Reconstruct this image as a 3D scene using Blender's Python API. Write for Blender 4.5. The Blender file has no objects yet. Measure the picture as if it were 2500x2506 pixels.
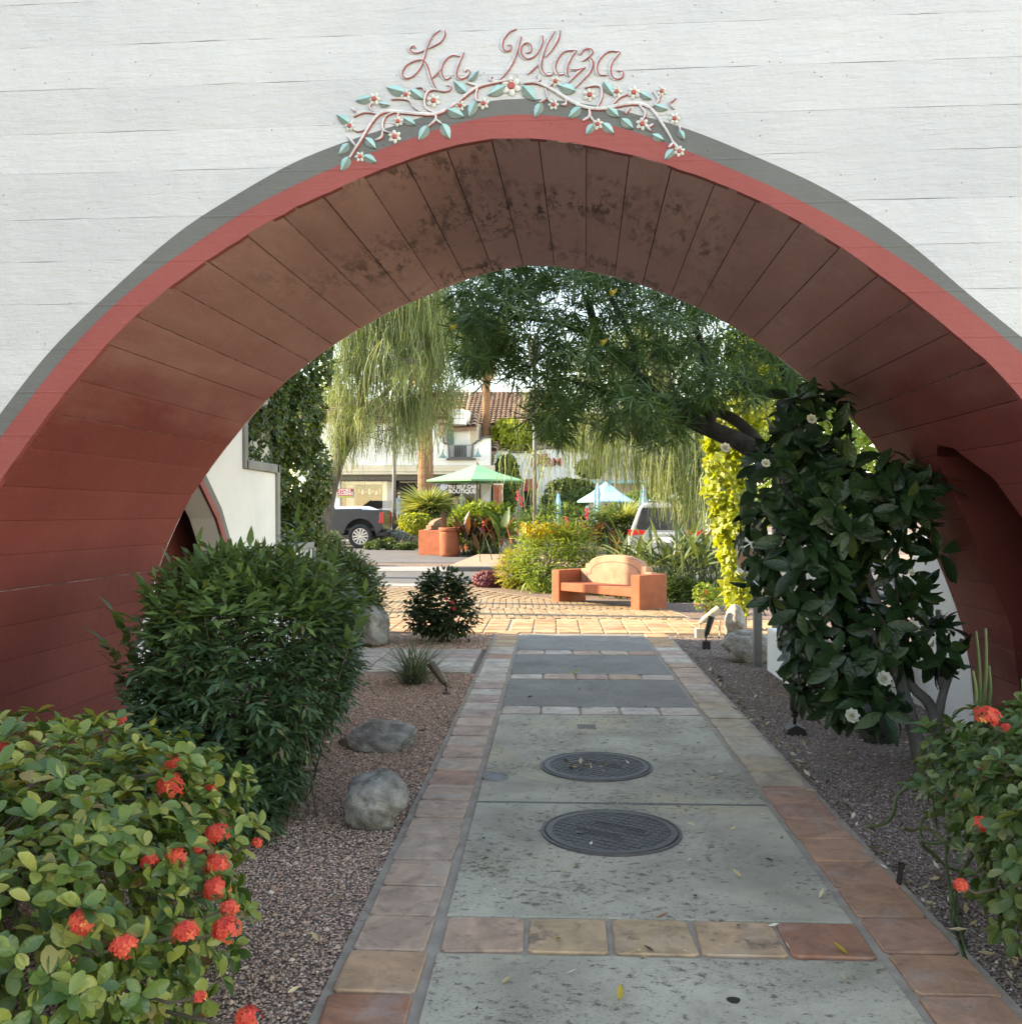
import bpy, bmesh, math, random
import numpy as np
from mathutils import Vector, Matrix
random.seed(7); rng = np.random.default_rng(7)
R = math.radians
scene = bpy.context.scene
# ------------------------------------------------------------------ camera, sky, sun, exposure
CAM_H, YAW, F = 1.55, R(2.48), 2380.0
cam_d = bpy.data.cameras.new('camera'); cam = bpy.data.objects.new('camera', cam_d); scene.collection.objects.link(cam)
cam.location = (0, 0, CAM_H); cam.rotation_euler = (R(90), 0, YAW)
cam_d.sensor_width = 36; cam_d.lens = 36 * F / 2500; cam_d.shift_y = 0.001; cam_d.clip_end = 600; cam_d.clip_start = 0.05
scene.camera = cam
SUN_EL, SUN_AZ = R(26), math.atan2(-0.99, 0.125)      # azimuth measured from +Y towards +X
world = bpy.data.worlds.new('World'); scene.world = world; world.use_nodes = True
wn = world.node_tree; sky = wn.nodes.new('ShaderNodeTexSky'); sky.sky_type = 'NISHITA'; sky.sun_disc = False
sky.sun_elevation = SUN_EL; sky.sun_rotation = SUN_AZ; sky.altitude = 100; sky.dust_density = 0.1
wn.links.new(sky.outputs[0], wn.nodes['Background'].inputs[0]); wn.nodes['Background'].inputs[1].default_value = 0.15
sun_d = bpy.data.lights.new('sun', 'SUN'); sun_o = bpy.data.objects.new('sun', sun_d); scene.collection.objects.link(sun_o)
sun_d.energy = 3.0; sun_d.angle = R(0.55); sun_d.color = (1.0, 0.94, 0.83)
to_sun = Vector((math.sin(SUN_AZ) * math.cos(SUN_EL), math.cos(SUN_AZ) * math.cos(SUN_EL), math.sin(SUN_EL)))
sun_o.rotation_euler = (-to_sun).to_track_quat('-Z', 'Y').to_euler()
vs = scene.view_settings; vs.view_transform = 'Standard'; vs.look = 'None'; vs.gamma = 1; vs.use_curve_mapping = False
vs.exposure = 2.55
vs.use_white_balance = True; vs.white_balance_temperature = 8900; vs.white_balance_tint = 14
scene.cycles.max_bounces = 8; scene.cycles.diffuse_bounces = 5; scene.cycles.transparent_max_bounces = 8

# ------------------------------------------------------------------ picture point -> place
D2S = 2500 / 1927.0
def ray(x, y):
    u = (x - 963.5) * D2S / F; v = (968 - y) * D2S / F
    c, s = math.cos(YAW), math.sin(YAW)
    return Vector((-s + u * c, c + u * s, v))
def at(x, y, Y):
    d = ray(x, y); t = Y / d.y
    return Vector((d.x * t, Y, CAM_H + d.z * t))
def gz(Y):
    return 0.0 if Y < 18 else (0.30 * (Y - 18) / 14 if Y < 32 else 0.30)
def G(x, y):
    Y = 10.0; d = ray(x, y)
    for _ in range(60):
        Y = 0.5 * Y + 0.5 * (gz(Y) - CAM_H) / (d.z / d.y)
    return at(x, y, Y)

# ------------------------------------------------------------------ materials
def new_mat(name):
    m = bpy.data.materials.new(name); m.use_nodes = True
    nt = m.node_tree; return m, nt, nt.nodes['Principled BSDF']
def L(nt, a, b): nt.links.new(a, b)
def node(nt, t, **kw):
    n = nt.nodes.new(t)
    for k, v in kw.items():
        if k.startswith('i_'):
            n.inputs[int(k[2:]) if k[2:].isdigit() else k[2:]].default_value = v
        else: setattr(n, k, v)
    return n
def c4(c): return (c[0], c[1], c[2], 1)
def ramp(nt, stops, fac):
    r = nt.nodes.new('ShaderNodeValToRGB'); e = r.color_ramp.elements
    while len(e) < len(stops): e.new(0.5)
    for k, (p, c) in enumerate(stops):
        e[k].position = p; e[k].color = c4(c) if len(c) == 3 else c
    L(nt, fac, r.inputs[0]); return r.outputs[0]
def pos(nt, scale=(1, 1, 1)):
    g = nt.nodes.new('ShaderNodeNewGeometry'); mp = nt.nodes.new('ShaderNodeMapping')
    mp.inputs['Scale'].default_value = scale; L(nt, g.outputs['Position'], mp.inputs[0]); return mp.outputs[0]
def noise(nt, vec, scale, detail=6, rough=0.6, dist=0):
    n = nt.nodes.new('ShaderNodeTexNoise'); n.inputs['Scale'].default_value = scale; n.inputs['Detail'].default_value = detail
    n.inputs['Roughness'].default_value = rough; n.inputs['Distortion'].default_value = dist; L(nt, vec, n.inputs['Vector']); return n.outputs['Fac']
def mixc(nt, fac, a, b, mode='MIX'):
    m = nt.nodes.new('ShaderNodeMix'); m.data_type = 'RGBA'; m.blend_type = mode
    for sock, v in ((m.inputs[0], fac), (m.inputs[6], a), (m.inputs[7], b)):
        if isinstance(v, (int, float)): sock.default_value = v
        elif isinstance(v, tuple): sock.default_value = c4(v)
        else: L(nt, v, sock)
    return m.outputs[2]
def math_n(nt, op, a, b=None):
    m = nt.nodes.new('ShaderNodeMath'); m.operation = op
    for k, v in ((0, a), (1, b)):
        if v is None: continue
        if isinstance(v, (int, float)): m.inputs[k].default_value = v
        else: L(nt, v, m.inputs[k])
    return m.outputs[0]
def bump(nt, p, h, strength=0.3, dist=0.01):
    b = nt.nodes.new('ShaderNodeBump'); b.inputs['Strength'].default_value = strength; b.inputs['Distance'].default_value = dist
    L(nt, h, b.inputs['Height']); L(nt, b.outputs[0], p.inputs['Normal'])
def rough_mat(name, c1, c2, scale=4, rough=0.85, bs=60, bst=0.25, bd=0.006, stretch=(1, 1, 1), spec=0.3, c3=None, metal=0):
    m, nt, p = new_mat(name); v = pos(nt, stretch)
    st = [(0.35, c1), (0.68, c2)] + ([(0.8, c3)] if c3 else [])
    L(nt, ramp(nt, st, noise(nt, v, scale)), p.inputs['Base Color'])
    p.inputs['Roughness'].default_value = rough; p.inputs['Specular IOR Level'].default_value = spec; p.inputs['Metallic'].default_value = metal
    if bst: bump(nt, p, noise(nt, v, bs, 8, 0.7), bst, bd)
    return m
def plain(name, c, rough=0.6, metal=0, spec=0.5, coat=0):
    m, nt, p = new_mat(name)
    v = pos(nt); n = noise(nt, v, 9, 4)
    L(nt, ramp(nt, [(0.3, tuple(x * 0.86 for x in c)), (0.7, tuple(min(1, x * 1.08) for x in c))], n), p.inputs['Base Color'])
    p.inputs['Roughness'].default_value = rough; p.inputs['Metallic'].default_value = metal; p.inputs['Specular IOR Level'].default_value = spec
    if coat: p.inputs['Coat Weight'].default_value = coat
    return m
def leaf_mat(name, stops, rough=0.42, transl=0.3, spec=0.4, vein=0):
    """leaf colour runs along the stops by a per-leaf value; light also passes through the blade"""
    m, nt, p = new_mat(name)
    a = node(nt, 'ShaderNodeAttribute', attribute_name='tint'); oi = nt.nodes.new('ShaderNodeObjectInfo')
    f = math_n(nt, 'FRACT', math_n(nt, 'ADD', a.outputs['Fac'], oi.outputs['Random']))
    col = ramp(nt, stops, f)
    sp = noise(nt, pos(nt), 30, 3)
    col = mixc(nt, math_n(nt, 'MULTIPLY', sp, 0.5), col, (0.5, 0.5, 0.5), 'OVERLAY')
    L(nt, col, p.inputs['Base Color']); p.inputs['Roughness'].default_value = rough; p.inputs['Specular IOR Level'].default_value = spec
    t = nt.nodes.new('ShaderNodeBsdfTranslucent'); L(nt, mixc(nt, 1.0, col, (1.35, 1.25, 0.55), 'MULTIPLY'), t.inputs[0])
    mx = nt.nodes.new('ShaderNodeMixShader'); mx.inputs[0].default_value = transl
    out = nt.nodes['Material Output']; L(nt, p.outputs[0], mx.inputs[1]); L(nt, t.outputs[0], mx.inputs[2]); L(nt, mx.outputs[0], out.inputs[0])
    if vein:
        b = nt.nodes.new('ShaderNodeBump'); b.inputs['Strength'].default_value = vein; b.inputs['Distance'].default_value = 0.01
        L(nt, noise(nt, pos(nt), 55, 2), b.inputs['Height']); L(nt, b.outputs[0], p.inputs['Normal'])
    return m

def board_paint(name, c1, c2, seam_axis=None, grime=0.0, bounce_fade=None, bst=0.5, seam=None):
    """paint over board-formed concrete: fine wood grain along the boards, pits, drips"""
    m, nt, p = new_mat(name)
    tc = nt.nodes.new('ShaderNodeTexCoord')
    mp = nt.nodes.new('ShaderNodeMapping'); mp.inputs['Scale'].default_value = seam_axis or (1, 1, 1); L(nt, tc.outputs['Object'], mp.inputs[0])
    v = mp.outputs[0]; big = noise(nt, tc.outputs['Object'], 1.1, 5)
    oi = nt.nodes.new('ShaderNodeObjectInfo')
    col = ramp(nt, [(0.3, c1), (0.7, c2)], big)
    worn = None
    if bounce_fade:
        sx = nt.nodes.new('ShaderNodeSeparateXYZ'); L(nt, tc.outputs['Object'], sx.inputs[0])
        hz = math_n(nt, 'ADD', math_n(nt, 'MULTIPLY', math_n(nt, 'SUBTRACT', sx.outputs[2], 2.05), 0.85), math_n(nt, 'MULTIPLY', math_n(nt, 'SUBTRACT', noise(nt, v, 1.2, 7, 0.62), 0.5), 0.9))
        worn = ramp(nt, [(0.0, (0, 0, 0)), (0.9, (1, 1, 1))], hz); col = mixc(nt, worn, col, bounce_fade)  # paler with height: worn paint, with bounce light at the crown painted in
    col = mixc(nt, 0.16, col, ramp(nt, [(0.0, (0.32, 0.32, 0.32)), (1.0, (0.68, 0.68, 0.68))], oi.outputs['Random']), 'OVERLAY')
    grain = noise(nt, v, 14, 9, 0.72, 0.6)
    if grime:
        patch = noise(nt, tc.outputs['Object'], 1.6, 4, 0.6)
        fl = math_n(nt, 'MULTIPLY', ramp(nt, [(0.495, (0, 0, 0)), (0.56, (1, 1, 1))], noise(nt, v, 8, 10, 0.8)), ramp(nt, [(0.42, (0, 0, 0)), (0.60, (1, 1, 1))], patch))
        fl = math_n(nt, 'MULTIPLY', fl, grime)
        col = mixc(nt, math_n(nt, 'MULTIPLY', fl, ramp(nt, [(0.5, (0, 0, 0)), (1.0, (1, 1, 1))], hz)) if worn else fl, col, (0.022, 0.016, 0.018))
    pits = nt.nodes.new('ShaderNodeTexVoronoi'); pits.inputs['Scale'].default_value = 16; L(nt, tc.outputs['Object'], pits.inputs['Vector'])
    pr = ramp(nt, [(0.028, (0, 0, 0)), (0.06, (1, 1, 1))], pits.outputs['Distance'])
    col = mixc(nt, 0.35, col, mixc(nt, 1.0, col, pr, 'MULTIPLY'))
    L(nt, col, p.inputs['Base Color']); p.inputs['Roughness'].default_value = 0.62; p.inputs['Specular IOR Level'].default_value = 0.25
    h = math_n(nt, 'ADD', math_n(nt, 'MULTIPLY', grain, 0.8), math_n(nt, 'ADD', math_n(nt, 'MULTIPLY', pr, 0.5), math_n(nt, 'MULTIPLY', noise(nt, tc.outputs['Object'], 5, 5), 2.4)))
    if seam:
        sz = nt.nodes.new('ShaderNodeSeparateXYZ'); L(nt, tc.outputs['Object'], sz.inputs[0])
        w_ = math_n(nt, 'ADD', math_n(nt, 'DIVIDE', math_n(nt, 'SUBTRACT', sz.outputs[2], seam), 0.196), math_n(nt, 'MULTIPLY', noise(nt, v, 6, 3), 0.05))
        d_ = math_n(nt, 'ABSOLUTE', math_n(nt, 'SUBTRACT', math_n(nt, 'FRACT', math_n(nt, 'ADD', w_, 10.475)), 0.5))
        h = math_n(nt, 'ADD', h, math_n(nt, 'MULTIPLY', ramp(nt, [(0.0, (1, 1, 1)), (0.035, (0, 0, 0))], d_), 0.4))
        wear = ramp(nt, [(0.60, (0, 0, 0)), (0.72, (0.45, 0.45, 0.45))], noise(nt, v, 5, 9, 0.75)); col = mixc(nt, wear, col, tuple(min(1, x * 1.5 + .02) for x in c2)); L(nt, col, p.inputs['Base Color'])
    bump(nt, p, h, bst, 0.006)
    return m

M = {}
M['white_paint'] = board_paint('white_paint', (0.50, 0.507, 0.525), (0.57, 0.57, 0.57), (0.45, 1, 3.4), bst=1.4)
M['soffit_paint'] = board_paint('soffit_paint', (0.19, 0.040, 0.035), (0.24, 0.058, 0.048), (2.2, 0.55, 2.2), grime=0.9, bounce_fade=(0.57, 0.335, 0.30), bst=0.7)
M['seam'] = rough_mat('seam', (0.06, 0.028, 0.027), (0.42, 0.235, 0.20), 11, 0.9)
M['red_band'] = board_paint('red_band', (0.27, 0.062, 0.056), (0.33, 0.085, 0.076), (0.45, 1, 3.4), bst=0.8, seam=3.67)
M['grey_band'] = board_paint('grey_band', (0.115, 0.116, 0.112), (0.15, 0.15, 0.143), (0.45, 1, 3.4), bst=0.8, seam=3.67)
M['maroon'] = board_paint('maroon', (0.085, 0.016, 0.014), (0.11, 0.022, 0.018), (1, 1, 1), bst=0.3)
M['stucco'] = rough_mat('stucco', (0.68, 0.68, 0.66), (0.78, 0.77, 0.74), 1.4, 0.9, 45, 0.35, 0.01)
M['stucco_warm'] = rough_mat('stucco_warm', (0.55, 0.46, 0.35), (0.64, 0.55, 0.43), 1.0, 0.9, 45, 0.3, 0.01)
M['grey_trim'] = rough_mat('grey_trim', (0.20, 0.20, 0.19), (0.27, 0.265, 0.25), 3, 0.85)
M['dark_trim'] = plain('dark_trim', (0.10, 0.095, 0.085), 0.7)
M['letter_grey'] = rough_mat('letter_grey', (0.40, 0.40, 0.41), (0.64, 0.64, 0.64), 22, 0.8, 90, 0.4, 0.004)
M['letter_red'] = rough_mat('letter_red', (0.30, 0.07, 0.075), (0.42, 0.12, 0.125), 25, 0.8, 90, 0.3, 0.004)
M['vine_white'] = rough_mat('vine_white', (0.50, 0.48, 0.49), (0.74, 0.72, 0.72), 20, 0.8, 90, 0.4, 0.004)
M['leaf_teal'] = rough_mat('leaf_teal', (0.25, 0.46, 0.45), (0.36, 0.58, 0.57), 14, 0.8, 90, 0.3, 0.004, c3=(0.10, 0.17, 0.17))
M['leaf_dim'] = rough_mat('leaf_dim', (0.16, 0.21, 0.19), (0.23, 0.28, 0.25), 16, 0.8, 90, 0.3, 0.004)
M['petal_white'] = rough_mat('petal_white', (0.52, 0.54, 0.50), (0.68, 0.69, 0.64), 24, 0.8, 90, 0.3, 0.004)
M['flower_red'] = rough_mat('flower_red', (0.40, 0.085, 0.075), (0.50, 0.13, 0.11), 24, 0.8, 90, 0.3, 0.004)
M['rock'] = rough_mat('rock', (0.17, 0.155, 0.13), (0.43, 0.395, 0.345), 11, 0.92, 24, 1.0, 0.03, c3=(0.58, 0.54, 0.47))
M['rock_dark'] = rough_mat('rock_dark', (0.17, 0.158, 0.14), (0.42, 0.395, 0.355), 9, 0.88, 20, 1.0, 0.035, (1, 1, 2.4), c3=(0.46, 0.45, 0.44))
M['mortar'] = rough_mat('mortar', (0.26, 0.215, 0.17), (0.36, 0.305, 0.245), 9, 0.95, 80, 0.5, 0.006)
M['bark'] = rough_mat('bark', (0.06, 0.052, 0.045), (0.15, 0.135, 0.115), 16, 0.9, 30, 0.8, 0.02, (1, 1, 0.3))
M['bark_grey'] = rough_mat('bark_grey', (0.11, 0.10, 0.088), (0.20, 0.185, 0.165), 14, 0.9, 50, 0.5, 0.008, (1, 1, 0.4))
M['bark_dark'] = rough_mat('bark_dark', (0.022, 0.02, 0.018), (0.05, 0.045, 0.04), 12, 0.9, 40, 0.6, 0.012, (1, 1, 0.4))
M['palm_bark'] = rough_mat('palm_bark', (0.12, 0.062, 0.034), (0.30, 0.165, 0.09), 14, 0.9, 20, 0.8, 0.03, (1, 1, 3))
M['twig'] = plain('twig', (0.10, 0.075, 0.05), 0.85)
M['black_metal'] = plain('black_metal', (0.025, 0.024, 0.024), 0.5, 0.4)
M['brass_metal'] = plain('brass_metal', (0.11, 0.085, 0.06), 0.45, 0.5)
M['tan_metal'] = plain('tan_metal', (0.50, 0.42, 0.30), 0.6, 0.1)
M['iron'] = rough_mat('iron', (0.052, 0.047, 0.043), (0.085, 0.078, 0.072), 12, 0.55, 120, 0.3, 0.003, spec=0.5)
M['grey_post'] = plain('grey_post', (0.12, 0.115, 0.11), 0.6)
M['terracotta'] = rough_mat('terracotta', (0.25, 0.07, 0.033), (0.335, 0.10, 0.048), 5, 0.8, 22, 0.5, 0.01)
M['terracotta_pale'] = rough_mat('terracotta_pale', (0.31, 0.155, 0.10), (0.41, 0.225, 0.15), 5, 0.8, 22, 0.5, 0.01)
M['groove'] = plain('groove', (0.10, 0.07, 0.06), 0.8)

def concrete(name, a, b, speck, warm=None, specks=0.9):
    m, nt, p = new_mat(name); v = pos(nt)
    col = ramp(nt, [(0.32, a), (0.52, tuple((x + y) / 2 for x, y in zip(a, b))), (0.7, b)], noise(nt, v, 1.8, 8, 0.68, 0.5))
    if warm: col = mixc(nt, ramp(nt, [(0.55, (0, 0, 0)), (0.72, (1, 1, 1))], noise(nt, v, 1.1, 3)), col, warm)
    dens = math_n(nt, 'MULTIPLY', math_n(nt, 'SUBTRACT', noise(nt, v, 1.6, 4), 0.5), 0.34)
    n1 = math_n(nt, 'ADD', noise(nt, pos(nt, (0.75, 1.0, 1)), 34, 7, 0.72), dens); n2 = math_n(nt, 'ADD', noise(nt, pos(nt, (0.8, 1, 1), ), 95, 5, 0.7), dens)
    sm = math_n(nt, 'MAXIMUM', ramp(nt, [(0.555, (0, 0, 0)), (0.63, (1, 1, 1))], n1), ramp(nt, [(0.55, (0, 0, 0)), (0.65, (0.75, 0.75, 0.75))], n2))
    col = mixc(nt, math_n(nt, 'MULTIPLY', sm, specks), col, speck)
    fine = noise(nt, v, 240, 3, 0.6)
    col = mixc(nt, 0.3, col, ramp(nt, [(0.3, (0.25, 0.25, 0.25)), (0.7, (0.75, 0.75, 0.75))], fine), 'OVERLAY')
    L(nt, col, p.inputs['Base Color']); p.inputs['Roughness'].default_value = 0.85; p.inputs['Specular IOR Level'].default_value = 0.25
    bump(nt, p, math_n(nt, 'SUBTRACT', math_n(nt, 'MULTIPLY', fine, 0.6), sm), 0.35, 0.004)
    return m
M['concrete'] = concrete('concrete', (0.275, 0.248, 0.188), (0.48, 0.438, 0.34), (0.09, 0.072, 0.05), (0.45, 0.385, 0.25), 0.85)
M['aggregate'] = concrete('aggregate', (0.175, 0.16, 0.14), (0.25, 0.232, 0.205), (0.08, 0.074, 0.065), None, 0.6)
M['asphalt'] = concrete('asphalt', (0.095, 0.093, 0.09), (0.135, 0.132, 0.128), (0.08, 0.08, 0.078), None, 0.3)
M['pale_concrete'] = concrete('pale_concrete', (0.22, 0.217, 0.205), (0.29, 0.285, 0.27), (0.25, 0.24, 0.22), None, 0.3)

def tile_mat(name, cols, stain=0.6):
    m, nt, p = new_mat(name); v = pos(nt); oi = nt.nodes.new('ShaderNodeObjectInfo')
    base = ramp(nt, [(k / max(1, len(cols) - 1), c) for k, c in enumerate(cols)], oi.outputs['Random'])
    base = mixc(nt, 0.75, base, ramp(nt, [(0.3, (0.22, 0.23, 0.25)), (0.7, (0.76, 0.74, 0.72))], noise(nt, v, 6, 9, 0.72, 0.7)), 'OVERLAY')
    base = mixc(nt, ramp(nt, [(0.52, (0, 0, 0)), (0.72, (0.55, 0.55, 0.55))], noise(nt, v, 3.3, 8, 0.7)), base, (0.40, 0.36, 0.32))
    st = ramp(nt, [(0.555, (0, 0, 0)), (0.66, (1, 1, 1))], noise(nt, v, 9, 9, 0.75))
    base = mixc(nt, math_n(nt, 'MULTIPLY', st, stain), base, (0.12, 0.085, 0.07))
    L(nt, base, p.inputs['Base Color']); p.inputs['Roughness'].default_value = 0.7; p.inputs['Specular IOR Level'].default_value = 0.3
    bump(nt, p, noise(nt, v, 26, 8, 0.7), 0.5, 0.008)
    return m
M['tile_pink'] = tile_mat('tile_pink', [(0.38, 0.275, 0.205), (0.39, 0.25, 0.175), (0.42, 0.30, 0.22), (0.36, 0.23, 0.165)])
M['tile_pale'] = tile_mat('tile_pale', [(0.44, 0.37, 0.31), (0.40, 0.32, 0.26), (0.48, 0.42, 0.35), (0.36, 0.24, 0.19), (0.45, 0.38, 0.30)], 0.4)
M['tile_orange'] = tile_mat('tile_orange', [(0.36, 0.19, 0.115), (0.38, 0.21, 0.13), (0.34, 0.185, 0.13), (0.38, 0.235, 0.14)], 0.45)
M['tile_yellow'] = tile_mat('tile_yellow', [(0.40, 0.27, 0.16), (0.44, 0.29, 0.16), (0.40, 0.24, 0.145), (0.42, 0.28, 0.165)], 0.8)
M['tile_rust'] = tile_mat('tile_rust', [(0.32, 0.14, 0.08), (0.31, 0.145, 0.09)], 0.4)
M['tile_ochre'] = tile_mat('tile_ochre', [(0.37, 0.29, 0.185), (0.38, 0.27, 0.18), (0.37, 0.31, 0.22), (0.37, 0.24, 0.17)], 0.5)
M['tile_sun'] = tile_mat('tile_sun', [(0.35, 0.205, 0.11), (0.39, 0.25, 0.135), (0.34, 0.155, 0.085), (0.41, 0.275, 0.155), (0.36, 0.225, 0.125)], 0.35)
M['paver'] = tile_mat('paver', [(0.30, 0.215, 0.125), (0.26, 0.18, 0.10), (0.34, 0.25, 0.145), (0.25, 0.165, 0.095)], 0.3)

def gravel_mat(name, stops):
    m, nt, p = new_mat(name); v = pos(nt)
    vo = nt.nodes.new('ShaderNodeTexVoronoi'); vo.inputs['Scale'].default_value = 70; L(nt, v, vo.inputs['Vector'])
    sep = nt.nodes.new('ShaderNodeSeparateColor'); L(nt, vo.outputs['Color'], sep.inputs[0])
    col = ramp(nt, stops, sep.outputs[0])
    col = mixc(nt, 0.55, col, mixc(nt, 1.0, col, ramp(nt, [(0.1, (1, 1, 1)), (0.75, (0.25, 0.25, 0.25))], vo.outputs['Distance']), 'MULTIPLY'))
    col = mixc(nt, ramp(nt, [(0.5, (0, 0, 0)), (0.75, (0.6, 0.6, 0.6))], noise(nt, v, 1.7, 5)), col, (0.13, 0.105, 0.08))
    L(nt, col, p.inputs['Base Color']); p.inputs['Roughness'].default_value = 0.95; p.inputs['Specular IOR Level'].default_value = 0.2
    bump(nt, p, math_n(nt, 'MULTIPLY', vo.outputs['Distance'], -1.0), 0.8, 0.012)
    return m
M['gravel'] = gravel_mat('gravel', [(0.0, (0.12, 0.09, 0.078)), (0.5, (0.27, 0.185, 0.145)), (0.85, (0.36, 0.265, 0.215)), (1.0, (0.42, 0.37, 0.33))])
def stone_mat(name, stops):
    m, nt, p = new_mat(name); a = node(nt, 'ShaderNodeAttribute', attribute_name='tint')
    col = ramp(nt, stops, a.outputs['Fac']); L(nt, col, p.inputs['Base Color']); p.inputs['Roughness'].default_value = 0.9; p.inputs['Specular IOR Level'].default_value = 0.2
    return m
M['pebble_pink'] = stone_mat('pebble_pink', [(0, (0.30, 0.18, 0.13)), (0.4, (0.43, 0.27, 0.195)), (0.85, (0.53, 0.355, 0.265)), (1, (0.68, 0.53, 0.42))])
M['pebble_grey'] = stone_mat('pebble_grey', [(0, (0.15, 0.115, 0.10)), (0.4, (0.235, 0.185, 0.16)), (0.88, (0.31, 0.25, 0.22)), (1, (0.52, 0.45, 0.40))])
M['litter'] = stone_mat('litter', [(0, (0.05, 0.04, 0.03)), (0.35, (0.12, 0.085, 0.05)), (0.6, (0.36, 0.27, 0.14)), (0.85, (0.50, 0.40, 0.24)), (1, (0.6, 0.55, 0.45))])

# leaf paints
M['lf_ixora'] = leaf_mat('leaf_ixora', [(0, (0.045, 0.095, 0.03)), (0.3, (0.085, 0.15, 0.035)), (0.6, (0.15, 0.205, 0.045)), (0.85, (0.25, 0.28, 0.06)), (0.95, (0.36, 0.34, 0.09)), (1, (0.14, 0.07, 0.035))], 0.32, 0.28, 0.45, 0.35)
M['lf_ixora_r'] = leaf_mat('leaf_ixora_dark', [(0, (0.035, 0.075, 0.022)), (0.5, (0.075, 0.135, 0.04)), (0.9, (0.16, 0.20, 0.065)), (1, (0.20, 0.20, 0.09))], 0.4, 0.28)
M['lf_nandina'] = leaf_mat('leaf_nandina', [(0, (0.022, 0.05, 0.022)), (0.45, (0.04, 0.082, 0.034)), (0.85, (0.065, 0.115, 0.042)), (0.97, (0.10, 0.155, 0.05)), (1, (0.15, 0.10, 0.06))], 0.45, 0.22)
M['lf_nandina_top'] = leaf_mat('leaf_nandina_young', [(0, (0.05, 0.10, 0.035)), (0.5, (0.085, 0.15, 0.045)), (1, (0.13, 0.20, 0.055))], 0.45, 0.3)
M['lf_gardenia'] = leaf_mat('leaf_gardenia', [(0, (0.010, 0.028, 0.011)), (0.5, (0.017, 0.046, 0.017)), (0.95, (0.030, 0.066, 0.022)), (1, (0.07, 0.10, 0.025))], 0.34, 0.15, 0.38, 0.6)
M['lf_thevetia'] = leaf_mat('leaf_narrow', [(0, (0.035, 0.08, 0.03)), (0.5, (0.065, 0.135, 0.045)), (1, (0.11, 0.20, 0.065))], 0.45, 0.3)
M['lf_weep'] = leaf_mat('leaf_weeping', [(0, (0.085, 0.125, 0.045)), (0.5, (0.16, 0.21, 0.075)), (1, (0.28, 0.32, 0.13))], 0.6, 0.22)
M['lf_ivy'] = leaf_mat('leaf_ivy', [(0, (0.028, 0.06, 0.016)), (0.5, (0.06, 0.105, 0.026)), (1, (0.11, 0.16, 0.04))], 0.5, 0.35)
M['lf_lime'] = leaf_mat('leaf_lime', [(0, (0.16, 0.21, 0.02)), (0.5, (0.25, 0.30, 0.03)), (1, (0.36, 0.38, 0.05))], 0.5, 0.45)
M['lf_green'] = leaf_mat('leaf_green', [(0, (0.035, 0.075, 0.02)), (0.5, (0.07, 0.12, 0.03)), (1, (0.12, 0.17, 0.05))], 0.5, 0.35)
M['lf_bright'] = leaf_mat('leaf_bright', [(0, (0.10, 0.17, 0.025)), (0.5, (0.18, 0.265, 0.04)), (1, (0.29, 0.355, 0.065))], 0.5, 0.4)
M['lf_rose'] = leaf_mat('leaf_rose', [(0, (0.016, 0.032, 0.014)), (0.6, (0.03, 0.052, 0.02)), (1, (0.06, 0.08, 0.03))], 0.6, 0.25, 0.2)
M['lf_yellow'] = leaf_mat('leaf_yellow', [(0, (0.30, 0.26, 0.03)), (0.6, (0.45, 0.34, 0.04)), (1, (0.55, 0.38, 0.05))], 0.6, 0.4)
M['lf_gold'] = leaf_mat('leaf_gold', [(0, (0.20, 0.20, 0.035)), (0.6, (0.32, 0.28, 0.045)), (1, (0.44, 0.34, 0.05))], 0.6, 0.4)
M['lf_purple'] = leaf_mat('leaf_purple', [(0, (0.13, 0.035, 0.05)), (0.6, (0.25, 0.08, 0.10)), (1, (0.34, 0.16, 0.17))], 0.6, 0.3)
M['lf_canna'] = leaf_mat('leaf_canna', [(0, (0.03, 0.018, 0.014)), (0.6, (0.065, 0.028, 0.018)), (0.93, (0.13, 0.045, 0.022)), (1, (0.34, 0.12, 0.035))], 0.4, 0.35)
M['lf_silver'] = leaf_mat('leaf_silver', [(0, (0.20, 0.22, 0.19)), (1, (0.42, 0.44, 0.40))], 0.8, 0.2)
M['lf_strap'] = leaf_mat('leaf_strap', [(0, (0.05, 0.085, 0.03)), (0.6, (0.10, 0.14, 0.05)), (1, (0.20, 0.24, 0.10))], 0.4, 0.3)
M['lf_tuft'] = leaf_mat('leaf_tuft', [(0, (0.07, 0.095, 0.06)), (0.6, (0.13, 0.16, 0.10)), (1, (0.26, 0.27, 0.19))], 0.5, 0.25)
M['lf_palm'] = leaf_mat('leaf_palm', [(0, (0.10, 0.13, 0.04)), (0.6, (0.19, 0.23, 0.075)), (1, (0.32, 0.34, 0.13))], 0.45, 0.35)
M['lf_dead'] = leaf_mat('leaf_dead', [(0, (0.20, 0.14, 0.075)), (1, (0.36, 0.28, 0.16))], 0.8, 0.3)
M['petal_coral'] = leaf_mat('petal_coral', [(0, (0.50, 0.035, 0.025)), (0.6, (0.68, 0.07, 0.04)), (0.93, (0.72, 0.13, 0.06)), (1, (0.78, 0.33, 0.10))], 0.6, 0.25)
M['petal_snow'] = leaf_mat('petal_snow', [(0, (0.62, 0.62, 0.58)), (1, (0.78, 0.78, 0.74))], 0.6, 0.3)
M['petal_red'] = leaf_mat('petal_red', [(0, (0.50, 0.02, 0.04)), (1, (0.65, 0.05, 0.08))], 0.6, 0.25)
M['bud'] = leaf_mat('bud', [(0, (0.14, 0.05, 0.03)), (1, (0.32, 0.14, 0.07))], 0.6, 0.15)
M['paver_far'] = rough_mat('paver_far', (0.26, 0.185, 0.125), (0.34, 0.25, 0.18), 6, 0.9, 12, 0.4, 0.02)
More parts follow.
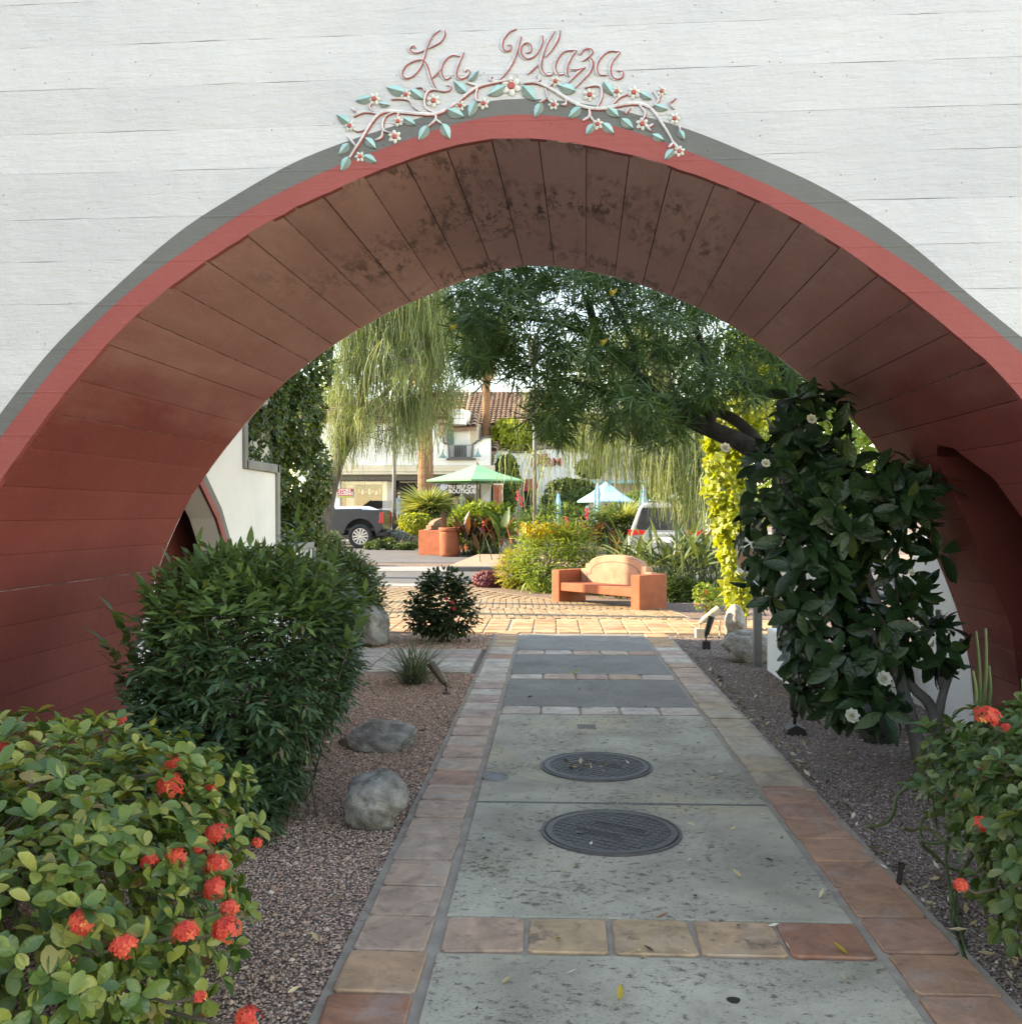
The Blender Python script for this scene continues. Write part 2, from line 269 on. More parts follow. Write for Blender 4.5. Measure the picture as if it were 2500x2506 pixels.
# ------------------------------------------------------------------ mesh helpers
COL = scene.collection
def link(name, mesh, mats, parent=None, smooth=False):
    o = bpy.data.objects.new(name, mesh); COL.objects.link(o)
    for m in (mats if isinstance(mats, (list, tuple)) else [mats]): mesh.materials.append(m)
    if parent is not None:
        o.parent = parent
        if parent.get('_local') is None: o.matrix_parent_inverse = Matrix.Translation(-(WORLD[parent.name]))
    if smooth: mesh.polygons.foreach_set('use_smooth', [True] * len(mesh.polygons))
    WORLD[o.name] = Vector((0, 0, 0)) if parent is None else WORLD.get(parent.name, Vector((0, 0, 0))) * 0
    return o
WORLD = {}
def tag(o, label=None, cat=None, group=None, kind=None):
    for k, v in (('label', label), ('category', cat), ('group', group), ('kind', kind)):
        if v: o[k] = v
    return o
def thing(name, label, cat, loc=(0, 0, 0), group=None, rotz=None):
    """an Empty at the thing's base; parts are given in world coordinates, or in local ones when rotz is set"""
    o = bpy.data.objects.new(name, None); COL.objects.link(o); o.location = loc; WORLD[o.name] = Vector(loc)
    if rotz is not None: o.rotation_euler = (0, 0, rotz); o['_local'] = 1
    o.empty_display_size = 0.1
    return tag(o, label, cat, group)

class MB:
    def __init__(s): s.v, s.f, s.m = [], [], []
    def add(s, vs, fs, m=0):
        b = len(s.v); s.v += [tuple(x) for x in vs]; s.f += [tuple(b + i for i in f) for f in fs]; s.m += [m] * len(fs); return s
    def box(s, x0, x1, y0, y1, z0, z1, m=0, T=None):
        vs = [(x, y, z) for z in (z0, z1) for y in (y0, y1) for x in (x0, x1)]
        if T is not None: vs = [T @ Vector(p) for p in vs]
        return s.add(vs, [(0, 2, 3, 1), (4, 5, 7, 6), (0, 1, 5, 4), (2, 6, 7, 3), (0, 4, 6, 2), (1, 3, 7, 5)], m)
    def prism(s, poly, y0, y1, m=0, T=None, axis='y'):
        """outline in (x,z) pushed along y (or (y,z) along x, or (x,y) along z)"""
        mk = {'y': lambda a, b, c: (a, c, b), 'x': lambda a, b, c: (c, a, b), 'z': lambda a, b, c: (a, b, c)}[axis]
        n = len(poly); vs = [mk(a, b, y0) for a, b in poly] + [mk(a, b, y1) for a, b in poly]
        if T is not None: vs = [T @ Vector(p) for p in vs]
        fs = [tuple(range(n)), tuple(range(2 * n - 1, n - 1, -1))] + [(i, i + n, (i + 1) % n + n, (i + 1) % n) for i in range(n)]
        return s.add(vs, fs, m)
    def tube(s, pts, rad, n=8, m=0, cap=True):
        pts = [Vector(p) for p in pts]; rad = rad if isinstance(rad, (list, tuple)) else [rad] * len(pts)
        b = len(s.v); up = None
        for i, p in enumerate(pts):
            t = (pts[min(i + 1, len(pts) - 1)] - pts[max(i - 1, 0)]).normalized()
            if up is None: up = Vector((0, 0, 1)) if abs(t.z) < 0.9 else Vector((1, 0, 0))
            a = t.cross(up).normalized(); up = a.cross(t).normalized()
            for k in range(n):
                w = 2 * math.pi * k / n; s.v.append(tuple(p + (a * math.cos(w) + up * math.sin(w)) * rad[i]))
        for i in range(len(pts) - 1):
            for k in range(n):
                s.f.append((b + i * n + k, b + i * n + (k + 1) % n, b + (i + 1) * n + (k + 1) % n, b + (i + 1) * n + k)); s.m.append(m)
        if cap:
            s.f.append(tuple(b + k for k in range(n - 1, -1, -1))); s.m.append(m)
            s.f.append(tuple(b + (len(pts) - 1) * n + k for k in range(n))); s.m.append(m)
        return s
    def lathe(s, prof, c, n=24, m=0, cap=True):
        b = len(s.v)
        for r, z in prof:
            for k in range(n):
                w = 2 * math.pi * k / n; s.v.append((c[0] + r * math.cos(w), c[1] + r * math.sin(w), c[2] + z))
        for i in range(len(prof) - 1):
            for k in range(n):
                s.f.append((b + i * n + k, b + i * n + (k + 1) % n, b + (i + 1) * n + (k + 1) % n, b + (i + 1) * n + k)); s.m.append(m)
        if cap:
            s.f.append(tuple(b + k for k in range(n - 1, -1, -1))); s.m.append(m)
            e = b + (len(prof) - 1) * n; s.f.append(tuple(e + k for k in range(n))); s.m.append(m)
        return s
    def build(s, name, mats, parent=None, smooth=False, bevel=0, seg=2):
        me = bpy.data.meshes.new(name); me.from_pydata(s.v, [], s.f)
        if any(s.m): me.polygons.foreach_set('material_index', s.m)
        if bevel or s.fix:
            bm = bmesh.new(); bm.from_mesh(me); bmesh.ops.recalc_face_normals(bm, faces=bm.faces)
            if bevel:
                es = [e for e in bm.edges if len(e.link_faces) == 2 and e.calc_face_angle(0) > 0.5]
                bmesh.ops.bevel(bm, geom=es, offset=bevel, segments=seg, affect='EDGES', profile=0.5, clamp_overlap=True)
            bm.to_mesh(me); bm.free()
        me.update()
        return link(name, me, mats, parent, smooth)
    fix = True

def sheet(name, rows, dz, mat, parent=None, kind='structure'):
    """a ground sheet: rows of (Y, X left, X right), following the rise of the ground"""
    b = MB(); ys = sorted({r[0] for r in rows} | {y for y in (18, 32) if rows[0][0] < y < rows[-1][0]})
    def lr(Y):
        for a, c in zip(rows, rows[1:]):
            if a[0] <= Y <= c[0]:
                t = (Y - a[0]) / (c[0] - a[0]); return a[1] + t * (c[1] - a[1]), a[2] + t * (c[2] - a[2])
    for y0, y1 in zip(ys, ys[1:]):
        a, c = lr(y0), lr(y1)
        b.add([(a[0], y0, gz(y0) + dz), (a[1], y0, gz(y0) + dz), (c[1], y1, gz(y1) + dz), (c[0], y1, gz(y1) + dz)], [(0, 1, 2, 3)])
    o = b.build(name, mat, parent)
    if kind: o['kind'] = kind
    return o

def catmull(pts, k=6):
    pts = [np.array(p, float) for p in pts]; P = [2 * pts[0] - pts[1]] + pts + [2 * pts[-1] - pts[-2]]; out = []
    for i in range(1, len(P) - 2):
        for j in range(k):
            t = j / k; a, b, c, d = P[i - 1:i + 3]
            out.append(0.5 * (2 * b + (c - a) * t + (2 * a - 5 * b + 4 * c - d) * t * t + (3 * b - a - 3 * c + d) * t ** 3))
    out.append(pts[-1]); return out

# ------------------------------------------------------------------ foliage helpers (numpy)
def leaf_tpl(w, n=4, fold=0.25, curl=-0.25, shape='oval', wavy=0):
    """blade of length 1 along +y, width along x, face +z: left, mid and right point per station"""
    T = np.linspace(0, 1, n); V = []
    for k, t in enumerate(T):
        if shape == 'oval': h = math.sin(math.pi * (0.04 + 0.93 * t)) ** 0.8
        elif shape == 'obovate': h = math.sin(math.pi * (0.02 + 0.95 * t ** 1.3)) ** 0.55
        elif shape == 'lance': h = math.sin(math.pi * min(1, 0.06 + 0.94 * t ** 0.75)) ** 1.15
        else: h = (1 - t) ** 0.6 * min(1, 0.4 + 4 * t)
        h = max(0.03, h) * w / 2; z = curl * t * t
        wv = wavy * math.sin(k * 2.6)
        V += [(-h, t, z + fold * h + wv), (0, t, z), (h, t, z + fold * h - wv)]
    Fq = []
    for i in range(n - 1):
        a = 3 * i; Fq += [(a, a + 1, a + 4, a + 3), (a + 1, a + 2, a + 5, a + 4)]
    return np.array(V, float), np.array(Fq, int)
def frames(d, nrm):
    d = d / (np.linalg.norm(d, axis=1, keepdims=True) + 1e-9)
    x = np.cross(d, nrm); x /= (np.linalg.norm(x, axis=1, keepdims=True) + 1e-9); z = np.cross(x, d)
    return np.stack([x, d, z], axis=2)
def scatter_mesh(name, tpl, P, Rm, S, tint=None, mi=None):
    V, Fq = tpl; n = len(P)
    W = np.einsum('nij,kj->nki', Rm, V) * S[:, None, None] + P[:, None, :]
    k = len(V); faces = (Fq[None] + (np.arange(n) * k)[:, None, None]).reshape(-1, Fq.shape[1])
    return np_mesh(name, W.reshape(-1, 3), faces, None if tint is None else np.repeat(tint, len(Fq)))
def np_mesh(name, V, faces, tint=None):
    me = bpy.data.meshes.new(name); nf, q = faces.shape
    me.vertices.add(len(V)); me.vertices.foreach_set('co', V.astype(np.float32).ravel())
    me.loops.add(nf * q); me.loops.foreach_set('vertex_index', faces.astype(np.int32).ravel())
    me.polygons.add(nf); me.polygons.foreach_set('loop_start', (np.arange(nf) * q).astype(np.int32))
    try: me.polygons.foreach_set('loop_total', np.full(nf, q, np.int32))
    except Exception: pass
    me.update(calc_edges=True)
    if tint is not None:
        a = me.attributes.new('tint', 'FLOAT', 'FACE'); a.data.foreach_set('value', tint.astype(np.float32))
    me.polygons.foreach_set('use_smooth', np.ones(nf, bool)); me.validate()
    return me
def unit(a): return a / (np.linalg.norm(a, axis=-1, keepdims=True) + 1e-9)
def rand_dirs(n): return unit(rng.normal(size=(n, 3)))
def blob_points(blobs, n, shell=0.75, power=2.0, zmin=0.05):
    """points near the surface of a union of (super)ellipsoids, with outward directions"""
    B = np.array(blobs, float); vol = (B[:, 3] * B[:, 4] + B[:, 4] * B[:, 5] + B[:, 3] * B[:, 5]); out_p, out_n = [], []
    need = n
    while need > 0:
        idx = rng.choice(len(B), size=need * 2, p=vol / vol.sum()); d = rand_dirs(need * 2)
        s = (np.abs(d) ** power).sum(1) ** (-1 / power); r = shell + (1.02 - shell) * rng.random(need * 2) ** 0.6
        q = d * (s * r)[:, None]; p = B[idx, :3] + q * B[idx, 3:6]
        nn = unit(np.sign(q) * np.abs(q) ** (power - 1) / B[idx, 3:6])
        keep = p[:, 2] > zmin
        for j in range(len(B)):
            e = (np.abs((p - B[j, :3]) / B[j, 3:6]) ** power).sum(1)
            keep &= ~((e < 0.45) & (idx != j))
        out_p.append(p[keep]); out_n.append(nn[keep]); need = n - sum(len(x) for x in out_p)
    return np.concatenate(out_p)[:n], np.concatenate(out_n)[:n]
def perp(a):
    r = rand_dirs(len(a)); return unit(r - a * (r * a).sum(1, keepdims=True))
def rosettes(P, A, k, open_=0.75, droop=0.15, size=(0.8, 1.15), base=0.01, jitter=0.25):
    """k leaves round an axis A at each P"""
    n = len(P); u = perp(A); w = np.cross(A, u); ps, ds, ns, sz = [], [], [], []
    for j in range(k):
        ang = 2 * math.pi * j / k + rng.normal(0, jitter, n) + (0.6 if j % 2 else 0)
        rad = u * np.cos(ang)[:, None] + w * np.sin(ang)[:, None]
        o = np.clip(rng.normal(open_, 0.14, n), 0.1, 1.25)[:, None]
        d = unit(A * np.cos(o * 1.45) + rad * np.sin(o * 1.45) + rng.normal(0, 0.08, (n, 3)))
        d[:, 2] -= droop * rng.random(n); d = unit(d)
        nn = unit(A - d * (A * d).sum(1, keepdims=True) + rng.normal(0, 0.18, (n, 3)))
        ps.append(P + d * base); ds.append(d); ns.append(nn); sz.append(rng.uniform(size[0], size[1], n))
    return np.concatenate(ps), np.concatenate(ds), np.concatenate(ns), np.concatenate(sz)
def sprays(P, A, k, length, spread=0.9, size=(0.7, 1.1), droop=0.3):
    """twigs along A carrying k leaflets in pairs"""
    n = len(P); u = perp(A); ps, ds, ns, sz = [], [], [], []
    up = unit(np.array([0, 0, 1.0]) + A * 0.4)
    for j in range(k):
        t = (j // 2 + 0.5) / (k / 2) if j < k - 1 else 1.0
        side = unit(np.cross(A, up)) * (1 if j % 2 else -1) if j < k - 1 else A * 0
        d = A * (0.6 + 0.3 * t) + side * spread + rng.normal(0, 0.2, (n, 3)); d[:, 2] -= droop * rng.random(n); d = unit(d)
        ps.append(P + A * (length * t)); ds.append(d); ns.append(unit(up + rng.normal(0, 0.3, (n, 3)))); sz.append(rng.uniform(size[0], size[1], n))
    return np.concatenate(ps), np.concatenate(ds), np.concatenate(ns), np.concatenate(sz)
def in_view(P):
    c, s = math.cos(YAW), math.sin(YAW)
    fx = -s * P[:, 0] + c * P[:, 1]; rx = c * P[:, 0] + s * P[:, 1]
    return (fx > 0.3) & (np.abs(rx / fx) < 0.53) & (np.abs((P[:, 2] - CAM_H) / fx) < 0.53)
def foliage(parent, mat, tpl, P, D, N, S, leafname='leaf', single=0, restname='foliage', tintpow=1.0, mats2=None, clear=None):
    """SINGLE nearest leaves become objects of their own (shared blade), the rest one mesh of kind stuff"""
    n = len(P); tint = rng.random(n) ** tintpow; Rm = frames(D, N); pick = np.zeros(n, bool)
    if single:
        ok = np.where(in_view(P) & (S > np.quantile(S, 0.3)))[0]
        score = np.linalg.norm(P[ok] - np.array([0, 0, CAM_H]), axis=1)
        if clear is not None: score = score - clear[ok]
        pick[ok[np.argsort(score)[:single]]] = True
        variants = []
        for v in range(5):
            me = scatter_mesh(leafname, tpl, np.zeros((1, 3)), np.eye(3)[None], np.ones(1), np.array([v / 5.0])); me.materials.append(mat); variants.append(me)
        base = WORLD[parent.name]
        for i in np.where(pick)[0]:
            o = bpy.data.objects.new(leafname, variants[i % 5]); COL.objects.link(o); o.parent = parent
            m = Matrix(((*Rm[i][0] * S[i], P[i][0] - base.x), (*Rm[i][1] * S[i], P[i][1] - base.y), (*Rm[i][2] * S[i], P[i][2] - base.z), (0, 0, 0, 1)))
            o.matrix_basis = m
    r = ~pick
    me = scatter_mesh(restname, tpl, P[r], Rm[r], S[r], tint[r])
    o = link(restname, me, mat, parent); o['kind'] = 'stuff'
    return o
def bush(name, label, cat, base, blobs, mat, leaf=0.06, width=0.5, n=2500, style='rosette', k=4, single=0, group=None, shell=0.6, power=2.0, shape='oval', stations=3, twigs=10, twig_mat=None, zmin=0.05, open_=0.7, twig_r=0.008):
    t = thing(name, label, cat, base, group)
    P, A = blob_points(blobs, max(8, n // k), shell, power, zmin)
    A = unit(A + np.array([0, 0, 0.35]) + rng.normal(0, 0.3, A.shape))
    if style == 'rosette': q = rosettes(P, A, k, open_)
    else: q = sprays(P, A, k, leaf * k * 0.38)
    foliage(t, mat, leaf_tpl(width, stations, shape=shape), q[0], q[1], q[2], q[3] * leaf, single=single)
    if twigs:
        b = MB(); bz = Vector(base)
        for i in rng.choice(len(P), min(twigs, len(P)), replace=False):
            e = Vector(P[i]); mid = bz.lerp(e, 0.5) + Vector((0, 0, (e - bz).length * 0.08))
            s0 = bz + Vector((rng.normal(0, 0.03), rng.normal(0, 0.03), -0.02)); b.tube([s0, mid, e], [twig_r, twig_r * 0.7, twig_r * 0.35], 5)
        b.build('stem', twig_mat or M['twig'], t, True)
    return t
def rock(name, label, c, r, seed, mat, flat=0.0, group=None, rough=0.16, cut=6):
    bm = bmesh.new(); bmesh.ops.create_icosphere(bm, subdivisions=5, radius=1); rs = np.random.default_rng(seed)
    planes = [(Vector(unit(rs.normal(size=3))), rs.uniform(0.66, 0.90)) for _ in range(cut)]
    waves = [(Vector(rs.normal(size=3)) * s, rs.uniform(0, 6), a) for s, a in ((1.5, .10), (2.5, .07), (4.5, .04), (8, .022), (14, .014), (22, .009)) for _ in range(3)]
    for v in bm.verts:
        p = v.co.copy()
        for nrm, dd in planes:
            e = p.dot(nrm) - dd
            if e > 0: p -= nrm * e * 0.97
        f = 1 + rough * sum(a / 0.16 * math.sin(w.dot(v.co) + ph) for w, ph, a in waves) * 0.6
        f += 0.012 * math.sin(19 * p.x + 3 * math.sin(11 * p.y)) * math.sin(17 * p.z + 2 * p.y); v.co = Vector((p.x * r[0] * f, p.y * r[1] * f, p.z * r[2] * f))
    me = bpy.data.meshes.new(name); bm.to_mesh(me); bm.free()
    o = link(name, me, mat, None, True); o.location = c
    return tag(o, label, 'rock', group)
# ------------------------------------------------------------------ ground and pavings
sheet('ground', [(-14, -30, 30), (14, -30, 30), (34, -40, 40), (150, -90, 90)], 0.0, M['gravel'])
sheet('road', [(20.4, -14, 16), (23.6, -14, 16)], 0.012, M['asphalt'])
o = sheet('street', [(26.5, -26, -0.2), (31.0, -26, -0.3), (36.5, -26, 0.5)], 0.010, M['asphalt'])
sheet('parking_street', [(36.5, -26, 30), (41, -26, 30)], 0.012, M['asphalt'])
sheet('far_pavement', [(41, -30, 40), (60, -30, 40)], 0.05, M['pale_concrete'])
sheet('driveway_apron', [(19.75, -9, -2.2), (20.4, -9, -1.9)], 0.016, M['pale_concrete'])

# kerb and concrete gutter across the far side of the road
kb = MB()
for y0, y1 in ((23.6, 23.85),):
    kb.box(-2.6, 14, y0, y1, gz(y0) - 0.1, gz(y0) + 0.13)
o = kb.build('kerb', M['asphalt'], None, bevel=0.03); o['kind'] = 'structure'  # kerb given the dark asphalt colour to stand for its shaded face
sheet('gutter_pavement', [(23.6, -12, -2.6), (25.0, -12, -2.6)], 0.02, M['pale_concrete'])
sheet('far_walkway', [(23.85, -2.6, 14), (28.5, -2.2, 14)], 0.12, M['paver_far'])
gr = thing('drain_grate', 'slotted steel drain grate set in the pale gutter beyond the alley road', 'drain grate', (-5.6, 24.2, gz(24.2)))
gb = MB(); gb.box(-7.0, -4.4, 23.95, 24.6, gz(24.2) + 0.022, gz(24.2) + 0.03); gb.build('grate_frame', M['black_metal'], gr)
for k in range(22):
    b = MB(); b.box(-6.95 + k * 0.117, -6.95 + k * 0.117 + 0.06, 23.97, 24.58, gz(24.2) + 0.03, gz(24.2) + 0.05); b.build('bar', M['grey_trim'], gr)

# path of concrete panels edged with clay tiles
path = MB(); path.box(-0.74, 1.45, -1.5, 12.42, -0.05, 0.012)
path = path.build('path', M['mortar']); path['kind'] = 'structure'
def warp_tile(w, d, h, seed):
    """a hand-made clay tile: slightly crooked edges, rounded corners, worn rim"""
    rs = np.random.default_rng(seed); c = [(-w / 2, -d / 2), (w / 2, -d / 2), (w / 2, d / 2), (-w / 2, d / 2)]
    c = [(x + rs.normal(0, .004), y + rs.normal(0, .004)) for x, y in c]; ring = []
    for i in range(4):
        p, q, r_ = np.array(c[i - 1]), np.array(c[i]), np.array(c[(i + 1) % 4])
        ring += [q + unit(p - q) * 0.016, q + unit(r_ - q) * 0.016]
    n = 8; zs = rs.normal(0, 0.0012, n); ins = [p * 0.965 for p in ring]
    vs = [(p[0], p[1], 0) for p in ring] + [(p[0], p[1], h - 0.004 + z) for p, z in zip(ring, zs)] + [(p[0], p[1], h + z) for p, z in zip(ins, zs)]
    fs = [tuple(range(16, 24))]
    for i in range(n):
        j = (i + 1) % n; fs += [(i, j, j + 8, i + 8), (i + 8, j + 8, j + 16, i + 16)]
    me = bpy.data.meshes.new('tile'); me.from_pydata(vs, [], fs); return me
TILES = {}
def tile(parent, x, y, z, w, d, mat, h=0.014, rot=0.0, name='tile'):
    key = (round(w, 2), round(d, 2), mat, name)
    if key not in TILES:
        TILES[key] = [warp_tile(w, d, h, k + len(TILES) * 7) for k in range(5)]
        for me in TILES[key]: me.materials.append(M[mat])
    o = bpy.data.objects.new(name, random.choice(TILES[key])); COL.objects.link(o); o.parent = parent
    o.location = (x, y, z + random.uniform(-0.0015, 0.0015)); o.rotation_euler = (random.gauss(0, .004), random.gauss(0, .004), rot + random.gauss(0, .008)); WORLD[o.name] = Vector((0, 0, 0))
    return o
Y = 1.6; k = 0
while Y < 12.35:
    lm = 'tile_pink' if Y < 7.2 else 'tile_pale'
    if k % 9 == 4 and Y < 7: lm = 'tile_orange'
    if Y < 3.2: lm = 'tile_yellow' if k % 2 else 'tile_rust'
    rm = 'tile_orange' if Y < 5.2 else ('tile_ochre' if Y < 8.2 else 'tile_pale')
    if 8.7 < Y < 9.7: rm = 'tile_pink'
    if Y > 11: rm = lm = 'tile_sun'
    if k % 11 == 7 and Y > 7: lm = 'tile_orange'
    tile(path, -0.575, Y + 0.145, 0.010, 0.262, 0.282, lm); tile(path, 1.285, Y + 0.15 + 0.05, 0.010, 0.262, 0.284, rm)
    Y += 0.298; k += 1
ROWS = [(3.39, 3.68, ['tile_pink', 'tile_yellow', 'tile_yellow', 'tile_yellow', 'tile_rust']),
        (7.42, 7.70, ['tile_pale'] * 5), (8.98, 9.26, ['tile_pale', 'tile_pink', 'tile_pale', 'tile_ochre', 'tile_pale']),
        (10.55, 10.83, ['tile_pale', 'tile_pale', 'tile_pink', 'tile_pink', 'tile_orange'])]
for y0, y1, ms in ROWS:
    for i, mm in enumerate(ms):
        tile(path, -0.402 + 0.3045 * (i + 0.5), (y0 + y1) / 2, 0.010, 0.286, y1 - y0 - 0.012, mm)
def panel(y0, y1, mat, seed):
    rs = random.Random(seed); b = MB(); x0, x1 = -0.405, 1.118
    n = 10; xs = [x0 + (x1 - x0) * i / n for i in range(n + 1)]
    top = [(x, y0 + rs.gauss(0, .002)) for x in xs] + [(x, y1 + rs.gauss(0, .002)) for x in reversed(xs)]
    b.prism(top, 0.0, 0.021, axis='z'); return b.build('concrete_panel', M[mat], path, bevel=0.004, seg=1)
panel(1.0, 3.375, 'concrete', 1); panel(3.695, 5.142, 'concrete', 2); panel(5.160, 7.405, 'concrete', 3)
panel(7.715, 8.965, 'aggregate', 4); panel(9.275, 10.535, 'aggregate', 5); panel(10.845, 12.40, 'aggregate', 6)

b = MB(); b.box(-.40, 1.11, 5.138, 5.164, .015, .0218); b.build('expansion_joint', M['dark_trim'], path)
# sunlit landing of clay tiles and the side walk of pale tiles
land = MB(); land.box(-4.4, 3.6, 12.43, 14.08, -0.05, 0.012); land = land.build('tile_landing', M['mortar']); land['kind'] = 'structure'
x = -4.25; k = 0
while x < 3.4:
    for j in range(5):
        tile(land, x + 0.145 + (0.03 if x > -0.7 else 0), 12.6 + j * 0.325, 0.011, 0.284, 0.30, 'tile_sun')
    x += 0.305
side = MB(); side.box(-3.9, -0.80, 9.35, 10.98, -0.05, 0.006); side = side.build('side_walk', M['mortar']); side['kind'] = 'structure'
for i in range(6):
    for j in range(5):
        tile(side, -1.06 - 0.505 * i, 9.51 + j * 0.32, 0.006, 0.485, 0.296, 'tile_pale')

# interlocking brick pavers beyond the landing: near ones singly, the rest joined
pav = sheet('brick_paving', [(14.08, -7.5, 2.05), (15.6, -7.5, 1.9), (17.4, -7.5, 0.0), (19.0, -7.5, -1.2), (19.75, -8, -1.75)], 0.006, M['mortar'])
pm = warp_tile(0.100, 0.205, 0.016, 99); pm.materials.append(M['paver']); rest = []
cnt = 0; Y = 14.25; row = 0
while Y < 19.7:
    xr = np.interp(Y, [14.08, 15.6, 17.4, 19.0, 19.75], [2.0, 1.85, -0.05, -1.25, -1.8]); xl = -7.3
    x = xr - 0.06; col_ = 0
    while x > xl:
        if cnt < 290 and x > -3.4:
            o = bpy.data.objects.new('paver', pm); COL.objects.link(o); o.parent = pav; o.location = (x, Y + (0.05 if col_ % 2 else -0.05), gz(Y) + 0.006); o.rotation_euler = (random.gauss(0, .012), random.gauss(0, .012), random.gauss(0, .02)); cnt += 1
        else: rest.append((x, Y + (0.05 if col_ % 2 else -0.05)))
        x -= 0.110; col_ += 1
    Y += 0.218; row += 1
b = MB(); pv = [tuple(v.co) for v in pm.vertices]; pf = [tuple(p.vertices) for p in pm.polygons if len(p.vertices) == 8]
for x, Y in rest:
    dz = random.gauss(0, .001); b.add([(x + p[0], Y + p[1], gz(Y) + 0.006 + p[2] + dz) for p in pv[16:]], [tuple(range(8))])
b.fix = False; o = b.build('paver', M['paver'], pav); o['kind'] = 'stuff'

# loose gravel either side of the path
def pebbles(name, n, xr, yr, mat, size, label):
    ico = np.array([(1, 0, 0), (-1, 0, 0), (0, 1, 0), (0, -1, 0), (0, 0, 1), (0, 0, -1)], float)
    fc = np.array([(0, 2, 4), (2, 1, 4), (1, 3, 4), (3, 0, 4), (2, 0, 5), (1, 2, 5), (3, 1, 5), (0, 3, 5)])
    yy = yr[0] + (yr[1] - yr[0]) * rng.random(n) ** 1.25; xx = rng.uniform(xr[0], xr[1], n)
    S = rng.uniform(size[0], size[1], n) * (0.75 + 0.06 * yy)
    V = ico[None] * (1 + rng.normal(0, 0.22, (n, 6, 1))) * S[:, None, None] * np.array([1, 0.85, 0.6])
    a = rng.random(n) * 6.28; ca, sa = np.cos(a)[:, None], np.sin(a)[:, None]
    X = V[:, :, 0] * ca - V[:, :, 1] * sa + xx[:, None]; Yv = V[:, :, 0] * sa + V[:, :, 1] * ca + yy[:, None]
    Z = V[:, :, 2] + 0.35 * S[:, None] * 0.6 + rng.uniform(-0.002, 0.006, n)[:, None]
    W = np.stack([X, Yv, Z], 2).reshape(-1, 3); fs = (fc[None] + (np.arange(n) * 6)[:, None, None]).reshape(-1, 3)
    me = np_mesh(name, W, fs, np.repeat(rng.random(n), 8)); me.polygons.foreach_set('use_smooth', np.zeros(len(fs), bool))
    o = link(name, me, mat); return tag(o, label, 'gravel', None, 'stuff')
pebbles('gravel', 85000, (-2.5, -0.735), (2.6, 9.33), M['pebble_pink'], (0.0038, 0.008), 'pinkish brown gravel bed left of the path')
pebbles('gravel', 1500, (-2.3, -0.74), (2.6, 9.3), M['pebble_pink'], (0.009, 0.017), 'scattered larger stones in the left gravel bed')
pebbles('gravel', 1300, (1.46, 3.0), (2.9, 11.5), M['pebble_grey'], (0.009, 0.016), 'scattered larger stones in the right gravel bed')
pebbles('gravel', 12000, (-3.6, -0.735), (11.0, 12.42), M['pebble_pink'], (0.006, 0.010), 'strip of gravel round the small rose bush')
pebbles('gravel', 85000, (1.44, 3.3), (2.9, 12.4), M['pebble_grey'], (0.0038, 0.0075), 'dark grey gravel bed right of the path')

# fallen leaves and petals
def litter(name, n, fx, size, label):
    V = []; Fq = []; t = []
    tp, fq = leaf_tpl(0.42, 3, 0.5, 0.35)
    P = np.array([fx() for _ in range(n)]); a = rng.random(n) * 6.28
    D = np.stack([np.cos(a), np.sin(a), rng.normal(0, .12, n)], 1); N = unit(np.array([0, 0, 1.0]) + rng.normal(0, .35, (n, 3)))
    me = scatter_mesh(name, (tp, fq), P, frames(D, N), size[0] + (size[1] - size[0]) * rng.random(n) ** 2.2, rng.random(n))
    return tag(link(name, me, M['litter']), label, 'fallen leaves', None, 'stuff')
litter('fallen_leaves', 150, lambda: (rng.uniform(-0.38, 1.1), 2.6 + 6 * rng.random() ** 1.2, 0.027), (0.012, 0.05), 'dry leaf scraps scattered over the concrete path')
litter('fallen_leaves', 260, lambda: (1.42 + abs(rng.normal(0, 0.10)), rng.uniform(3, 9.5), 0.03), (0.018, 0.065), 'dry petals and leaves along the right edge of the path')
litter('fallen_leaves', 110, lambda: (-0.72 - abs(rng.normal(0, 0.10)), rng.uniform(2.9, 8.6), 0.024), (0.012, 0.05), 'dry petals and leaves along the left edge of the path')
litter('fallen_leaves', 260, lambda: (rng.uniform(1.5, 2.7), rng.uniform(3, 8.5), 0.022), (0.018, 0.065), 'pale petals strewn over the dark gravel')

